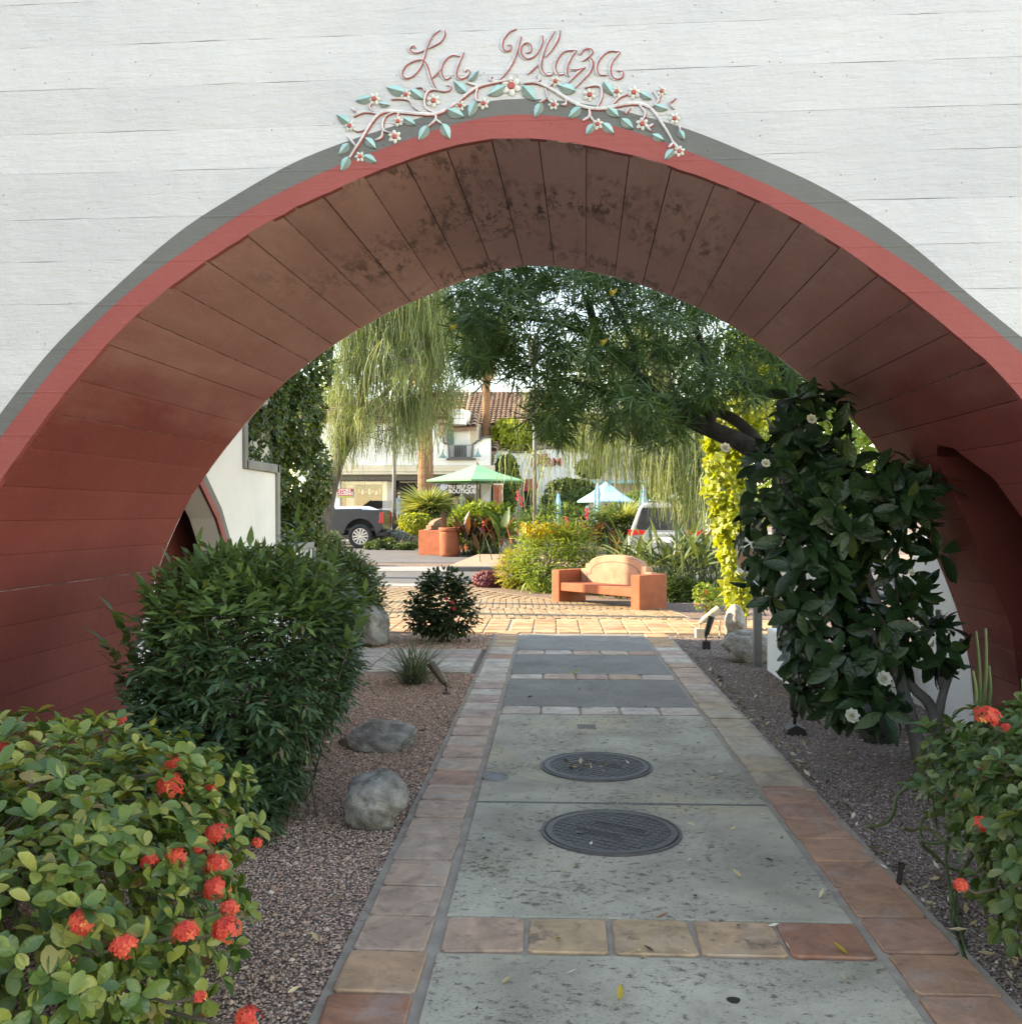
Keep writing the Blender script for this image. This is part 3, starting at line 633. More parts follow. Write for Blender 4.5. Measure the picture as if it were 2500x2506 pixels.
# manholes, drain and cleanout
def manhole(c, r, label, plates):
    t = thing('manhole_cover', label, 'manhole cover', (c[0], c[1], 0.02), 'cast iron manhole covers in the path')
    b = MB(); b.lathe([(r, 0.0), (r, 0.009), (r * 0.965, 0.011), (r * 0.95, 0.004), (r * 0.94, 0.002)], (c[0], c[1], 0.021), 64); b.build('rim', M['iron'], t, False)
    b = MB(); b.lathe([(r * 0.935, 0.0), (r * 0.93, 0.010), (r * 0.84, 0.011), (r * 0.835, 0.007), (0.001, 0.007)], (c[0], c[1], 0.021), 64); b.build('lid', M['iron'], t, False)
    T0 = Matrix.Translation((c[0], c[1], 0.021)) @ Matrix.Rotation(R(-31), 4, 'Z'); b = MB(); R2 = r * 0.83
    for ax in (0, 1):
        p = -R2 + 0.012
        while p < R2 - 0.005:
            h = math.sqrt(R2 * R2 - p * p)
            b.box(*((p - .0028, p + .0028, -h, h) if ax == 0 else (-h, h, p - .0028, p + .0028)), 0.006, 0.0095 + ax * 0.0004, T=T0)
            p += 0.040
    o = b.build('tread_rib', M['iron'], t); o['kind'] = 'stuff'
    for (px, py, w, h, n) in plates:
        b = MB(); b.box(px - w / 2, px + w / 2, py - h / 2, py + h / 2, 0.006, 0.0125, T=T0); pl = b.build('name_plate', M['iron'], t, bevel=0.002)
        g = MB(); x = px - w / 2 + 0.012; rs = random.Random(n)
        while x < px + w / 2 - 0.016:      # worn cast letters, too rubbed to read
            ww = rs.uniform(.006, .012); g.box(x, x + 0.004, py - h * .32, py + h * .32, 0.0125, 0.0175, T=T0)
            g.box(x + 0.004, x + ww, py + h * .2, py + h * .32, 0.0125, 0.0173, T=T0)
            if rs.random() < .6: g.box(x + 0.004, x + ww, py - h * .32, py - h * .2, 0.0125, 0.0171, T=T0)
            x += ww + 0.008
        g.build('lettering', M['iron'], pl)
    b = MB(); b.box(-0.13, -0.09, -0.13, -0.10, 0.0135, 0.0142, T=T0); b.build('pick_hole', M['dark_trim'], t)
mc = G(1152, 1577); manhole((mc.x, mc.y), 0.335, 'nearer of the two round iron manhole covers, with two raised name bars', [(0.02, 0.06, 0.30, 0.075, 3), (-0.03, -0.07, 0.26, 0.035, 4)])
mc = G(1124, 1452); manhole((mc.x, mc.y), 0.335, 'farther of the two round iron manhole covers, littered with dry leaves', [(0.03, 0.05, 0.28, 0.06, 5)])
litter('fallen_leaves', 26, lambda: (mc.x + rng.normal(-0.06, .1), mc.y + rng.normal(-.06, .06), 0.038), (0.02, 0.06), 'small heap of dry leaves on the farther manhole cover')
dc = G(1106, 1376)
t = thing('floor_drain', 'small square drain grate in the concrete beyond the manhole covers', 'drain', (dc.x, dc.y, 0.02))
b = MB(); b.box(dc.x - .07, dc.x + .07, dc.y - .07, dc.y + .07, .0215, .024); b.build('drain_frame', M['mortar'], t)
for k in range(7):
    b = MB(); b.box(dc.x - .062 + k * .018, dc.x - .052 + k * .018, dc.y - .06, dc.y + .06, .024, .027); b.build('bar', M['dark_trim'], t)
cc = G(934, 1472)
t = thing('cleanout_cap', 'small round metal cleanout cap at the left edge of the concrete', 'cleanout cap', (cc.x, cc.y, 0.02))
b = MB(); b.lathe([(.078, 0), (.078, .008), (.066, .009), (.064, .004)], (cc.x, cc.y, .0225), 32); b.build('collar', M['grey_trim'], t)
b = MB(); b.lathe([(.062, 0), (.060, .005), (.045, .003), (.001, .003)], (cc.x, cc.y, .0225), 32); b.build('cap', M['grey_post'], t)

# ------------------------------------------------------------------ the arch building
PHI = R(1.9); Y1 = 4.28; TH = 2.22
def W(x, y, depth=0.0):
    """picture point -> (along wall, height) on the wall plane DEPTH behind its face"""
    d = ray(x, y); n = Vector((math.sin(PHI), math.cos(PHI), 0)); o = Vector((0, Y1, 0)) + n * depth
    t = (o - Vector((0, 0, CAM_H))).dot(n) / d.dot(n); p = Vector((0, 0, CAM_H)) + d * t - Vector((0, Y1, 0))
    return p.x * math.cos(PHI) - p.y * math.sin(PHI), p.z
arch = thing('archway_building', 'white board-formed concrete archway wall with red and grey banded arch', 'archway', (0, Y1, 0), None, -PHI)
inner_d = [(0, 912), (65, 822), (125, 742), (245, 607), (360, 515), (430, 468), (550, 396), (650, 353), (745, 310), (850, 277), (963, 258), (1063, 269), (1140, 282), (1213, 300), (1303, 328), (1463, 395), (1603, 480), (1703, 555), (1808, 640), (1927, 755)]
red_d = [(0, 832), (125, 672), (250, 548), (380, 455), (490, 385), (635, 316), (780, 262), (870, 232), (963, 217), (1060, 222), (1160, 240), (1290, 285), (1455, 355), (1600, 430), (1740, 520), (1850, 605), (1927, 672)]
grey_d = [(0, 786), (90, 670), (165, 595), (250, 515), (350, 430), (450, 368), (550, 310), (645, 272), (800, 222), (880, 200), (963, 187), (1060, 192), (1150, 206), (1290, 243), (1420, 296), (1560, 360), (1700, 450), (1810, 545), (1927, 640)]
prof = [W(*p) for p in inner_d]
left_leg = [W(245, 1310, TH), W(265, 1200, TH), W(300, 1075, TH), W(345, 968, TH)]; right_leg = [W(1834, 1345, TH), W(1817, 1200, TH)]
lx0, rx0 = left_leg[0][0] - 0.05, right_leg[0][0] + 0.03
prof = [(lx0, -0.02)] + [p for p in left_leg if p[1] < prof[0][1] - 0.08] + prof
zr = prof[-1][1]; xr_ = prof[-1][0]; xe, ze = right_leg[1]
prof += [(xr_ + (xe - xr_) * 0.5 + 0.06, zr + (ze - zr) * 0.5), right_leg[1], right_leg[0], (rx0, -0.02)]
# smooth and resample the outline into board widths
def smooth_line(line, sig, n=500):
    s = np.r_[0, np.cumsum(np.linalg.norm(np.diff(line, axis=0), axis=1))]; t = np.linspace(0, s[-1], n); X = np.interp(t, s, line[:, 0]); Z = np.interp(t, s, line[:, 1])
    w = int(sig / (s[-1] / n) * 3); k = np.exp(-0.5 * (np.arange(-w, w + 1) / (w / 3)) ** 2); k /= k.sum()
    def f(a): return np.convolve(np.r_[2 * a[0] - a[w:0:-1], a, 2 * a[-1] - a[-2:-w - 2:-1]], k, 'valid')
    return np.stack([f(X), f(Z)], 1)
pr = np.array(prof); sm = smooth_line(np.array(catmull(prof, 5)), 0.13); seg = np.r_[0, np.cumsum(np.linalg.norm(np.diff(sm, axis=0), axis=1))]
nb = int(round(seg[-1] / 0.2)); ss = np.linspace(0, seg[-1], nb + 1); ss[1:-1] += rng.normal(0, 0.008, nb - 1)
PR = np.stack([np.interp(ss, seg, sm[:, 0]), np.interp(ss, seg, sm[:, 1])], 1)
# passage opening in the right leg: traced upper edge, then down both jambs
def on_soffit(x, y):
    d = ray(x, y); c, s = math.cos(PHI), math.sin(PHI); o3 = Vector((0, -Y1, CAM_H)); best = None
    dl = Vector((d.x * c - d.y * s, d.x * s + d.y * c, d.z)); ol = Vector((o3.x * c - o3.y * s, o3.x * s + o3.y * c, o3.z))
    for t in np.linspace(0.5, 12, 4000):
        p = ol + dl * t
        if p.z < 0: break
        zi = np.interp(p.z, sm[len(sm) // 2:][::-1, 1], sm[len(sm) // 2:][::-1, 0])
        if p.x > zi: return p.y, p.z
edge = [on_soffit(*p) for p in ((1762, 862), (1765, 843), (1786, 841), (1810, 858), (1870, 902), (1902, 946), (1924, 976))]
edge = [e for e in edge if e]
yf = edge[0][0] + 0.02
near_y, near_z = edge[-1]
op = [(yf + 0.10, -0.05), (yf + 0.08, 0.9), (yf + 0.04, edge[0][1] - 0.25)] + sorted(edge, key=lambda e: -e[0]) + [(near_y - 0.10, near_z - 0.35), (near_y - 0.16, near_z - 0.9), (near_y - 0.18, -0.05)]
op = np.array(op); top_i = int(op[:, 1].argmax())
def op_y(z, far):
    a = op[:top_i + 1] if far else op[top_i:][::-1]
    return float(np.interp(z, a[:, 1], a[:, 0]))
ztop = float(op[top_i, 1]); ytop = float(op[top_i, 0])
crown = PR[:, 1].max()
for i in range(nb):
    a, c = PR[i], PR[i + 1]; t_ = unit(c - a); nrm = np.array([t_[1], -t_[0]])          # away from the void: up and out
    if np.dot(nrm, (a + c) / 2 - np.array([0.0, 1.0])) < 0: nrm = -nrm
    off = rng.uniform(0.0, 0.005); zc = (a[1] + c[1]) / 2
    worn = zc > 2.2 + 0.25 * math.sin(i * 1.7)
    def piece(near):
        """board between profile points a and c with recessed long edges; NEAR is None for the whole depth, True or False for the part before or behind the passage"""
        e = 0.0026; d0, d1 = off, off + 0.007; n_ = 1 if near is None else 8; st = []
        for k in range(n_ + 1):
            P = a + (c - a) * k / n_; z = min(max(P[1], 0), ztop)
            y0, y1 = (0, TH) if near is None else ((0, op_y(z, False)) if near else (op_y(z, True), TH)); st.append((P, y0, y1))
        def pt(P, y, inset, dep): 
            v = P + t_ * inset + nrm * dep; return (v[0], y, v[1])
        rows = [[pt(st[0][0], y, 0, d1) for y in st[0][1:]]] + [[pt(P, y, e if k == 0 else (-e if k == n_ else 0), d0) for y in (ya, yb)] for k, (P, ya, yb) in enumerate(st)] + [[pt(st[-1][0], y, 0, d1) for y in st[-1][1:]]]
        b = MB(); nr = len(rows); vs = [v for r in rows for v in r] + [pt(P, y, 0, 0.06) for P, ya, yb in st for y in (ya, yb)]
        fs = [(2 * k, 2 * k + 1, 2 * k + 3, 2 * k + 2) for k in range(nr - 1)]; b.add(vs, fs); b.m[0] = b.m[nr - 2] = 1
        o_ = 2 * nr
        for k in range(n_):
            for s_ in (0, 1): b.f.append((2 * (k + 1) + s_, 2 * (k + 2) + s_, o_ + 2 * (k + 1) + s_, o_ + 2 * k + s_)); b.m.append(0)
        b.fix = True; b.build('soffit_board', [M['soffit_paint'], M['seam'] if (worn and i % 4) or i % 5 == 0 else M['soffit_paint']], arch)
    lo = min(a[1], c[1])
    if a[0] > 1.2 and lo < ztop - 0.005: piece(True); piece(False)
    else: piece(None)
# passage through the right leg
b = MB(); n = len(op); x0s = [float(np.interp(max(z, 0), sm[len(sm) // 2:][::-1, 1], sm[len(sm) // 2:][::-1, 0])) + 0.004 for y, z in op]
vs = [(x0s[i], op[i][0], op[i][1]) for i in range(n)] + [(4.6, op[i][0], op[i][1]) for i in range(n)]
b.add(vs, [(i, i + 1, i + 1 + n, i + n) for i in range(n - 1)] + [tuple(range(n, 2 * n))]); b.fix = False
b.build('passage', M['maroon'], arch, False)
# painted bands and white courses of the front face
def dense(pts, k=6): return np.array(catmull(pts, k))
gl = smooth_line(dense([W(*p) for p in grey_d]), 0.10); rl = smooth_line(dense([W(*p) for p in red_d]), 0.10); il = sm
def extend(line, off):
    """carry an outer band line down to the ground alongside the inner outline"""
    zl, zr2 = line[0][1], line[-1][1]; L_ = []; R_ = []
    dl = line[0][0] - np.interp(zl, sm[:len(sm) // 2, 1], sm[:len(sm) // 2, 0]); dr = line[-1][0] - np.interp(zr2, sm[len(sm) // 2:][::-1, 1], sm[len(sm) // 2:][::-1, 0])
    for z in np.linspace(-0.02, zl - 0.1, 8): L_.append((np.interp(z, sm[:len(sm) // 2, 1], sm[:len(sm) // 2, 0]) + dl, z))
    for z in np.linspace(zr2 - 0.1, -0.02, 8): R_.append((np.interp(z, sm[len(sm) // 2:][::-1, 1], sm[len(sm) // 2:][::-1, 0]) + dr, z))
    return np.concatenate([np.array(L_), line, np.array(R_)])
gl, rl = extend(gl, .3), extend(rl, .2)
def resample(line, n=160):
    s = np.r_[0, np.cumsum(np.linalg.norm(np.diff(line, axis=0), axis=1))]; t = np.linspace(0, s[-1], n)
    return np.stack([np.interp(t, s, line[:, 0]), np.interp(t, s, line[:, 1])], 1)
A, B_, C_ = resample(il), resample(rl), resample(gl)
def band(name, p, q, y0, y1, mat):
    b = MB(); n = len(p)
    vs = [(x, y0, z) for x, z in p] + [(x, y0, z) for x, z in q] + [(x, y1, z) for x, z in p] + [(x, y1, z) for x, z in q]
    fs = []
    for i in range(n - 1):
        fs += [(i, i + 1, n + i + 1, n + i), (i, 2 * n + i, 2 * n + i + 1, i + 1), (n + i, n + i + 1, 3 * n + i + 1, 3 * n + i)]
    b.add(vs, fs); return b.build(name, mat, arch)
Aw = A + np.stack([rng.normal(0, 0.0012, len(A)), rng.normal(0, 0.0012, len(A))], 1)
band('red_band', Aw, B_, -0.004, 0.03, M['red_band']); band('grey_band', B_, C_, -0.0015, 0.03, M['grey_band'])
Z0 = W(963, 58)[1]; zs = [Z0 - 0.196 * k + rng.normal(0, 0.006) for k in range(18, -12, -1)]; zs = [-0.05] + [z for z in zs if z > 0.1]
def cross(line, z, left):
    k = int(line[:, 1].argmax()); part = line[:k + 1] if left else line[k:][::-1]
    return float(np.interp(z, part[:, 1], part[:, 0]))
ztopg = gl[:, 1].max()
for i in range(len(zs) - 1):
    z0, z1 = zs[i], zs[i + 1] ; y0 = rng.uniform(0.000, 0.0008)
    def course(poly):
        if len(poly) < 3: return
        b = MB(); b.prism(poly, y0, 0.05); b.build('board_course', M['white_paint'], arch, bevel=0.0012, seg=1)
    def wob(x0, x1, z):
        n = max(2, int(abs(x1 - x0) / 0.12)); return [(x0 + (x1 - x0) * t / n, z + (rng.normal(0, 0.0009) if 0 < t < n else 0)) for t in range(n + 1)]
    if z0 >= ztopg: course(wob(-7, 7, z0) + wob(7, -7, z1 - 0.0004))
    else:
        for left in (True, False):
            k = int(gl[:, 1].argmax()); part = gl[:k + 1] if left else gl[k:][::-1]
            zt = min(z1, ztopg - 1e-3); mid = [(x, z) for x, z in part if z0 < z < zt]
            e = [(cross(gl, max(z0, 0), left), z0)] + mid + [(cross(gl, zt, left), zt)]
            far = -7 if left else 7
            if z1 > ztopg: e.append((gl[k][0], z1 - 0.0004))
            else: e[-1] = (e[-1][0], z1 - 0.0004)
            course(wob(far, e[0][0], z0)[:-1] + e + wob(e[-1][0], far, z1 - 0.0004)[1:])
b = MB(); b.box(gl[int(gl[:, 1].argmax())][0] - .5, gl[int(gl[:, 1].argmax())][0] + .5, 0.0035, 0.05, ztopg - .06, ztopg + .26); b.build('board_course', M['white_paint'], arch)
# mass of the wall behind the facing, its back face and top
b = MB()
hull = [(-7, -0.05)] + [(x, z) for x, z in zip(A[:, 0], A[:, 1])] + [(7, -0.05), (7, 5.9), (-7, 5.9)]
def strip(yy):
    n = len(A); vs = [(x - 0.0, yy, z) for x, z in A] + [(min(-3.2, x) if x < 0 else max(3.2, x), yy, 5.9 if abs(x) < 0 else z) for x, z in A]
    return vs
for yy in (TH,):
    kk = int(A[:, 1].argmax()); n = len(A)
    vs = [(x, yy, z) for x, z in A] + [(-7 if i <= kk else 7, yy, z) for i, (x, z) in enumerate(A)]
    fs = [(i, i + 1, n + i + 1, n + i) for i in range(n - 1) if i != kk]
    b.add(vs, fs); zt = A[kk][1]; b.add([(-7, yy, zt), (7, yy, zt), (7, yy, 5.9), (-7, yy, 5.9)], [(0, 1, 2, 3)])
b.add([(-7, 0.05, 5.88), (7, 0.05, 5.88), (7, TH, 5.88), (-7, TH, 5.88)], [(0, 1, 2, 3)])
for xx in (-7, 7): b.add([(xx, 0.0, -0.05), (xx, TH, -0.05), (xx, TH, 5.88), (xx, 0.0, 5.88)], [(0, 1, 2, 3)])
b.fix = False; b.build('back_face', M['stucco'], arch)

# --------------------------- lettering and garland in relief
def z4(x, y): return W((780 + x * 0.24909) / D2S, y * 0.24909 / D2S)
def z5(x, y): return W((1220 + x * 0.25947) / D2S, y * 0.25947 / D2S)
def ribbon(pts, w, y0, h, taper=True, off=(0, 0)):
    """raised rounded stroke on the wall face"""
    b = MB(); n = len(pts); P = np.array(pts) + np.array(off); vs = []
    for i in range(n):
        t = unit(P[min(i + 1, n - 1)] - P[max(i - 1, 0)]); m = np.array([-t[1], t[0]]); s = i / (n - 1)
        ww = w * (0.45 + 0.55 * math.sin(math.pi * min(1, max(0, 0.06 + s * 0.9)))) / 2 if taper else w / 2
        ww *= 1 + 0.10 * math.sin(i * 2.3)
        for k, hh in ((-1, 0.0), (-0.8, 0.7), (0, 1.0), (0.8, 0.7), (1, 0.0)):
            q = P[i] + m * ww * k; vs.append((q[0], y0 - h * hh, q[1]))
    fs = [(5 * i + k, 5 * i + k + 1, 5 * i + k + 6, 5 * i + k + 5) for i in range(n - 1) for k in range(4)]
    b.add(vs, fs + [(0, 1, 2, 3, 4), tuple(5 * (n - 1) + k for k in (4, 3, 2, 1, 0))]); return b
def merge(a, c, m):
    a.add(c.v, c.f, m); return a
LET = {
 'L': [(z4, [(1232, 310), (1238, 360), (1195, 430), (1085, 492)]), (z4, [(1190, 312), (1120, 370), (1070, 470), (1035, 590), (1000, 680), (930, 760), (860, 785), (820, 745), (850, 670), (930, 620), (1010, 605), (1060, 650), (1090, 740), (1110, 800), (1150, 880), (1210, 915), (1280, 905), (1300, 870), (1262, 852)]), (z4, [(1040, 512), (965, 536), (910, 522), (897, 490), (930, 466), (950, 490)])],
 'a': [(z4, [(1390, 572), (1310, 560), (1240, 610), (1205, 690), (1215, 760), (1250, 795), (1300, 770)]), (z4, [(1110, 785), (1160, 740), (1205, 690)]), (z4, [(1425, 530), (1395, 600), (1360, 690), (1352, 755), (1390, 790), (1450, 770), (1482, 730), (1460, 700), (1437, 718)])],
 'P': [(z5, [(165, 290), (100, 320), (45, 390), (35, 460), (60, 495), (105, 490), (115, 450), (90, 440)]), (z5, [(210, 360), (180, 480), (140, 590), (80, 690), (10, 765)]), (z5, [(410, 350), (405, 430), (350, 530), (270, 570), (215, 530), (210, 460), (255, 420), (300, 445), (300, 500), (262, 515)])],
 'l': [(z5, [(270, 715), (330, 665), (365, 630)]), (z5, [(525, 310), (450, 440), (410, 560), (400, 650), (430, 710), (480, 725), (510, 705)]), (z5, [(577, 300), (560, 380), (510, 470), (440, 552)])],
 'a2': [(z5, [(720, 490), (620, 500), (560, 560), (530, 650), (560, 715), (612, 715)]), (z5, [(730, 490), (680, 560), (645, 640), (640, 700), (656, 738)])],
 'z': [(z5, [(760, 530), (810, 480), (865, 480), (872, 525), (790, 592)]), (z5, [(800, 585), (850, 560), (882, 605), (860, 690), (790, 770), (715, 845)]), (z5, [(812, 648), (740, 710), (650, 798)]), (z5, [(680, 668), (730, 672), (790, 660)])],
 'a3': [(z5, [(1130, 502), (1030, 502), (950, 570), (920, 650), (940, 715), (1012, 725)]), (z5, [(1142, 505), (1080, 580), (1050, 650), (1060, 730), (1110, 760), (1160, 740), (1160, 690), (1117, 682)])]}
UZ = 0.000447
lettering = thing_part = bpy.data.objects.new('lettering', None); COL.objects.link(lettering); lettering.parent = arch; lettering['_local'] = 1; WORLD[lettering.name] = Vector((0, 0, 0))
lettering['label'] = 'script lettering La Plaza in grey and red relief'
for nm, strokes in LET.items():
    b = MB()
    for fn, pts in strokes:
        pp = catmull([fn(*p) for p in pts], 6)
        merge(b, ribbon(pp, 38 * UZ, -0.002, 0.005, True, (-6 * UZ, 3 * UZ)), 0); merge(b, ribbon(pp, 15 * UZ, -0.005, 0.004, True, (6 * UZ, -4 * UZ)), 1)
    b.fix = False; o = b.build('letter', [M['letter_grey'], M['letter_red']], lettering)
garland = bpy.data.objects.new('garland', None); COL.objects.link(garland); garland.parent = arch; garland['_local'] = 1; WORLD[garland.name] = Vector((0, 0, 0))
garland['label'] = 'garland of white stems, teal leaves and red-centred flowers in relief'
ST = [(z4, 34, [(1900, 800), (1750, 822), (1580, 862), (1480, 920), (1330, 1040), (1160, 1130), (980, 1132), (700, 1108), (600, 1132), (520, 1220), (430, 1370), (360, 1480), (310, 1560)]),
      (z4, 24, [(1150, 1130), (1060, 1080), (1042, 1000), (1070, 920), (1130, 896), (1230, 915)]), (z4, 22, [(560, 1130), (450, 1115), (350, 1160)]), (z4, 18, [(530, 1110), (505, 1060), (540, 1015)]),
      (z4, 22, [(1000, 1115), (930, 1060), (890, 1000), (800, 985), (720, 992)]), (z4, 22, [(740, 1120), (660, 1160), (630, 1240), (650, 1300), (725, 1325)]), (z4, 26, [(1145, 1135), (1150, 1190), (1080, 1255)]), (z4, 24, [(1150, 1185), (1210, 1232)]),
      (z4, 26, [(370, 1450), (330, 1400), (290, 1355)]), (z4, 24, [(632, 1300), (620, 1360), (560, 1392)]), (z4, 22, [(1565, 862), (1545, 940), (1550, 1000), (1600, 1015)]), (z4, 24, [(1590, 860), (1520, 848), (1450, 828)]), (z4, 22, [(360, 1112), (330, 1075)]),
      (z4, 22, [(1740, 815), (1680, 800), (1700, 765)]), (z4, 18, [(960, 880), (1020, 875), (1045, 915)]), (z4, 20, [(460, 1290), (380, 1300), (330, 1262)]), (z4, 20, [(790, 1120), (780, 1160), (782, 1200)]),
      (z5, 36, [(230, 800), (330, 792), (450, 832), (580, 910), (720, 990), (850, 1032), (1000, 1036), (1150, 1002), (1300, 990), (1420, 1032), (1500, 1130), (1580, 1250), (1640, 1360)]),
      (z5, 22, [(330, 792), (382, 770), (362, 728)]), (z5, 22, [(440, 850), (460, 930), (492, 985)]), (z5, 22, [(445, 945), (380, 985)]), (z5, 24, [(925, 1022), (965, 930), (958, 840), (900, 820), (808, 842)]), (z5, 24, [(1060, 1012), (1130, 932), (1222, 898)]),
      (z5, 24, [(1440, 1022), (1500, 960), (1450, 880)]), (z5, 16, [(1492, 965), (1522, 905)]), (z5, 30, [(850, 1045), (850, 1110), (790, 1152)]), (z5, 24, [(852, 1100), (895, 1160)]), (z5, 24, [(1320, 1005), (1375, 1080), (1350, 1150)]),
      (z5, 28, [(1640, 1355), (1595, 1405)]), (z5, 28, [(1640, 1355), (1695, 1425)]), (z5, 18, [(1600, 988), (1660, 938)]), (z5, 18, [(1600, 988), (1642, 1042)]), (z5, 22, [(1232, 1028), (1190, 1085)]), (z5, 22, [(585, 1002), (625, 1000), (636, 958)]),
      (z5, 26, [(1370, 1190), (1430, 1250)]), (z5, 24, [(1400, 1215), (1452, 1185)]), (z5, 22, [(1690, 1190), (1705, 1240)]), (z5, 18, [(520, 800), (490, 812), (460, 840)])]
for fn, w, pts in ST:
    pp = catmull([fn(*p) for p in pts], 6); b = MB()
    merge(b, ribbon(pp, 12 * UZ + w * UZ * 0.4, -0.003, 0.006, True, (w * UZ * 0.32, -w * UZ * 0.30)), 1); merge(b, ribbon(pp, w * UZ, -0.003, 0.010, True), 0)
    b.fix = False; b.build('stem', [M['vine_white'], M['letter_red']], garland)
LV = [(z4, a, c) for a, c in [((845, 925), (672, 880)), ((905, 900), (1028, 992)), ((520, 975), (372, 1012)), ((598, 1035), (700, 1052)), ((305, 1225), (183, 1143)), ((1445, 925), (1328, 818)), ((1478, 812), (1570, 714)), ((1830, 868), (1662, 955)), ((842, 1180), (955, 1245)), ((1262, 1092), (1432, 1166)), ((1545, 1005), (1480, 1166)), ((1078, 1248), (985, 1398)), ((1212, 1230), (1290, 1382)), ((462, 1372), (566, 1474)), ((305, 1425), (205, 1535)), ((305, 1552), (230, 1700)), ((445, 1545), (576, 1612))]]
LV += [(z5, a, c) for a, c in [((228, 828), (350, 965)), ((722, 878), (552, 822)), ((985, 790), (1075, 915)), ((1328, 895), (1436, 955)), ((1458, 1008), (1586, 1052)), ((405, 985), (340, 1124)), ((775, 1028), (655, 1130)), ((1010, 1018), (1130, 1122)), ((1150, 1138), (1266, 1232)), ((898, 1180), (820, 1288)), ((975, 1178), (1082, 1278)), ((1440, 1288), (1556, 1342)), ((1688, 1238), (1746, 1336)), ((1645, 1420), (1556, 1522))]]
for j, (fn, a, c) in enumerate(LV):
    a, c = np.array(fn(*a)), np.array(fn(*c)); ln = np.linalg.norm(c - a); t = (c - a) / ln; m = np.array([-t[1], t[0]]); b = MB(); wd = ln * 0.30
    prof_ = [(0, .10), (.15, .7), (.35, 1), (.6, .85), (.8, .5), (1, .02)]; vs = []
    for s, h in prof_:
        p = a + t * ln * s
        for k, hh in ((-1, 0.002), (0, 0.010), (1, 0.002)): q = p + m * wd * h * k; vs.append((q[0], -0.003 - hh, q[1]))
    n = len(prof_); lt = [(3 * i, 3 * i + 1, 3 * i + 4, 3 * i + 3) for i in range(n - 1)]; rt = [(3 * i + 1, 3 * i + 2, 3 * i + 5, 3 * i + 4) for i in range(n - 1)]
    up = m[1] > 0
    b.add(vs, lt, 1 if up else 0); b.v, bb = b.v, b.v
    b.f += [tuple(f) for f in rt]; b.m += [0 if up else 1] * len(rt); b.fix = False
    b.build('leaf', [M['leaf_teal'], M['leaf_dim']], garland)
FL = [(z4, *q) for q in [(550, 988, 66), (858, 948, 54), (1128, 1005, 68), (308, 1252, 56), (782, 1208, 54), (750, 1358, 68), (1390, 1055, 54), (1617, 1033, 60), (1890, 860, 98), (412, 1553, 54)]]
FL += [(z5, *q) for q in [(533, 783, 55), (852, 910, 65), (1108, 882, 56), (1268, 887, 66), (1530, 877, 50), (515, 1003, 54), (928, 1185, 57), (1348, 1183, 64), (1650, 1133, 56), (1697, 1440, 55)]]
for j, (fn, x, y, r_) in enumerate(FL):
    c = np.array(fn(x, y)); r_ *= UZ; b = MB(); npet = 6; y_ = -0.006
    for k in range(npet):
        w = 2 * math.pi * (k + 0.3 * (j % 3)) / npet; t = np.array([math.cos(w), math.sin(w)]); m = np.array([-t[1], t[0]])
        ring = [c + t * r_ * (0.62 + 0.40 * math.cos(q)) + m * r_ * 0.30 * math.sin(q) for q in np.linspace(0, 2 * math.pi, 9)[:-1]]; cc_ = c + t * r_ * 0.62
        vs = [(cc_[0], y_ - 0.006, cc_[1])] + [(p[0], y_, p[1]) for p in ring]; b.add(vs, [(0, 1 + q, 1 + (q + 1) % 8) for q in range(8)], 0)
    ring = [c + r_ * 0.42 * np.array([math.cos(q), math.sin(q)]) for q in np.linspace(0, 2 * math.pi, 13)[:-1]]
    rin = [c + r_ * 0.28 * np.array([math.cos(q), math.sin(q)]) for q in np.linspace(0, 2 * math.pi, 13)[:-1]]
    vs = [(p[0], y_, p[1]) for p in ring] + [(p[0], y_ - 0.010, p[1]) for p in rin]
    b.add(vs, [(q, (q + 1) % 12, 12 + (q + 1) % 12, 12 + q) for q in range(12)] + [tuple(range(12, 24))], 1); b.fix = False
    b.build('flower', [M['petal_white'], M['flower_red']], garland)

# ------------------------------------------------------------------ stepped wing walls, side buildings
def wing(name, label, X0, X1, outline, mat=None):
    t = thing(name, label, 'wall', (X0, outline[0][0], 0)); b = MB()
    b.prism(outline, X0, X1, axis='x'); b.build('wall_panel', mat or M['stucco'], t, bevel=0.012); return t
wl = wing('wing_wall', 'white stepped wing wall with grey cap and arched opening left of the arch', -3.16, -2.92,
     [(6.75, -0.05), (6.75, 3.3), (9.05, 3.3), (9.10, 1.97), (10.15, 1.97), (10.2, 1.12), (11.75, 1.12), (11.75, -0.05), (8.98, -0.05), (8.86, 0.7), (8.62, 1.17), (8.34, 1.50), (7.92, 1.80), (7.5, 1.98), (7.1, 1.9), (7.0, -0.05)])
b = MB()
for q in ([(6.75, 3.3), (9.12, 3.3), (9.12, 3.38), (6.75, 3.38)], [(9.06, 1.97), (9.17, 1.97), (9.14, 3.38), (9.03, 3.38)], [(9.12, 1.97), (10.22, 1.97), (10.22, 2.06), (9.12, 2.06)], [(10.16, 1.12), (10.27, 1.12), (10.25, 2.06), (10.14, 2.06)], [(10.2, 1.12), (11.82, 1.12), (11.82, 1.20), (10.2, 1.20)], [(11.7, 0), (11.82, 0), (11.82, 1.2), (11.72, 1.2)]):
    b = MB(); b.prism(q, -3.19, -2.895, axis='x'); b.build('cap', M['grey_trim'], wl, bevel=0.008)
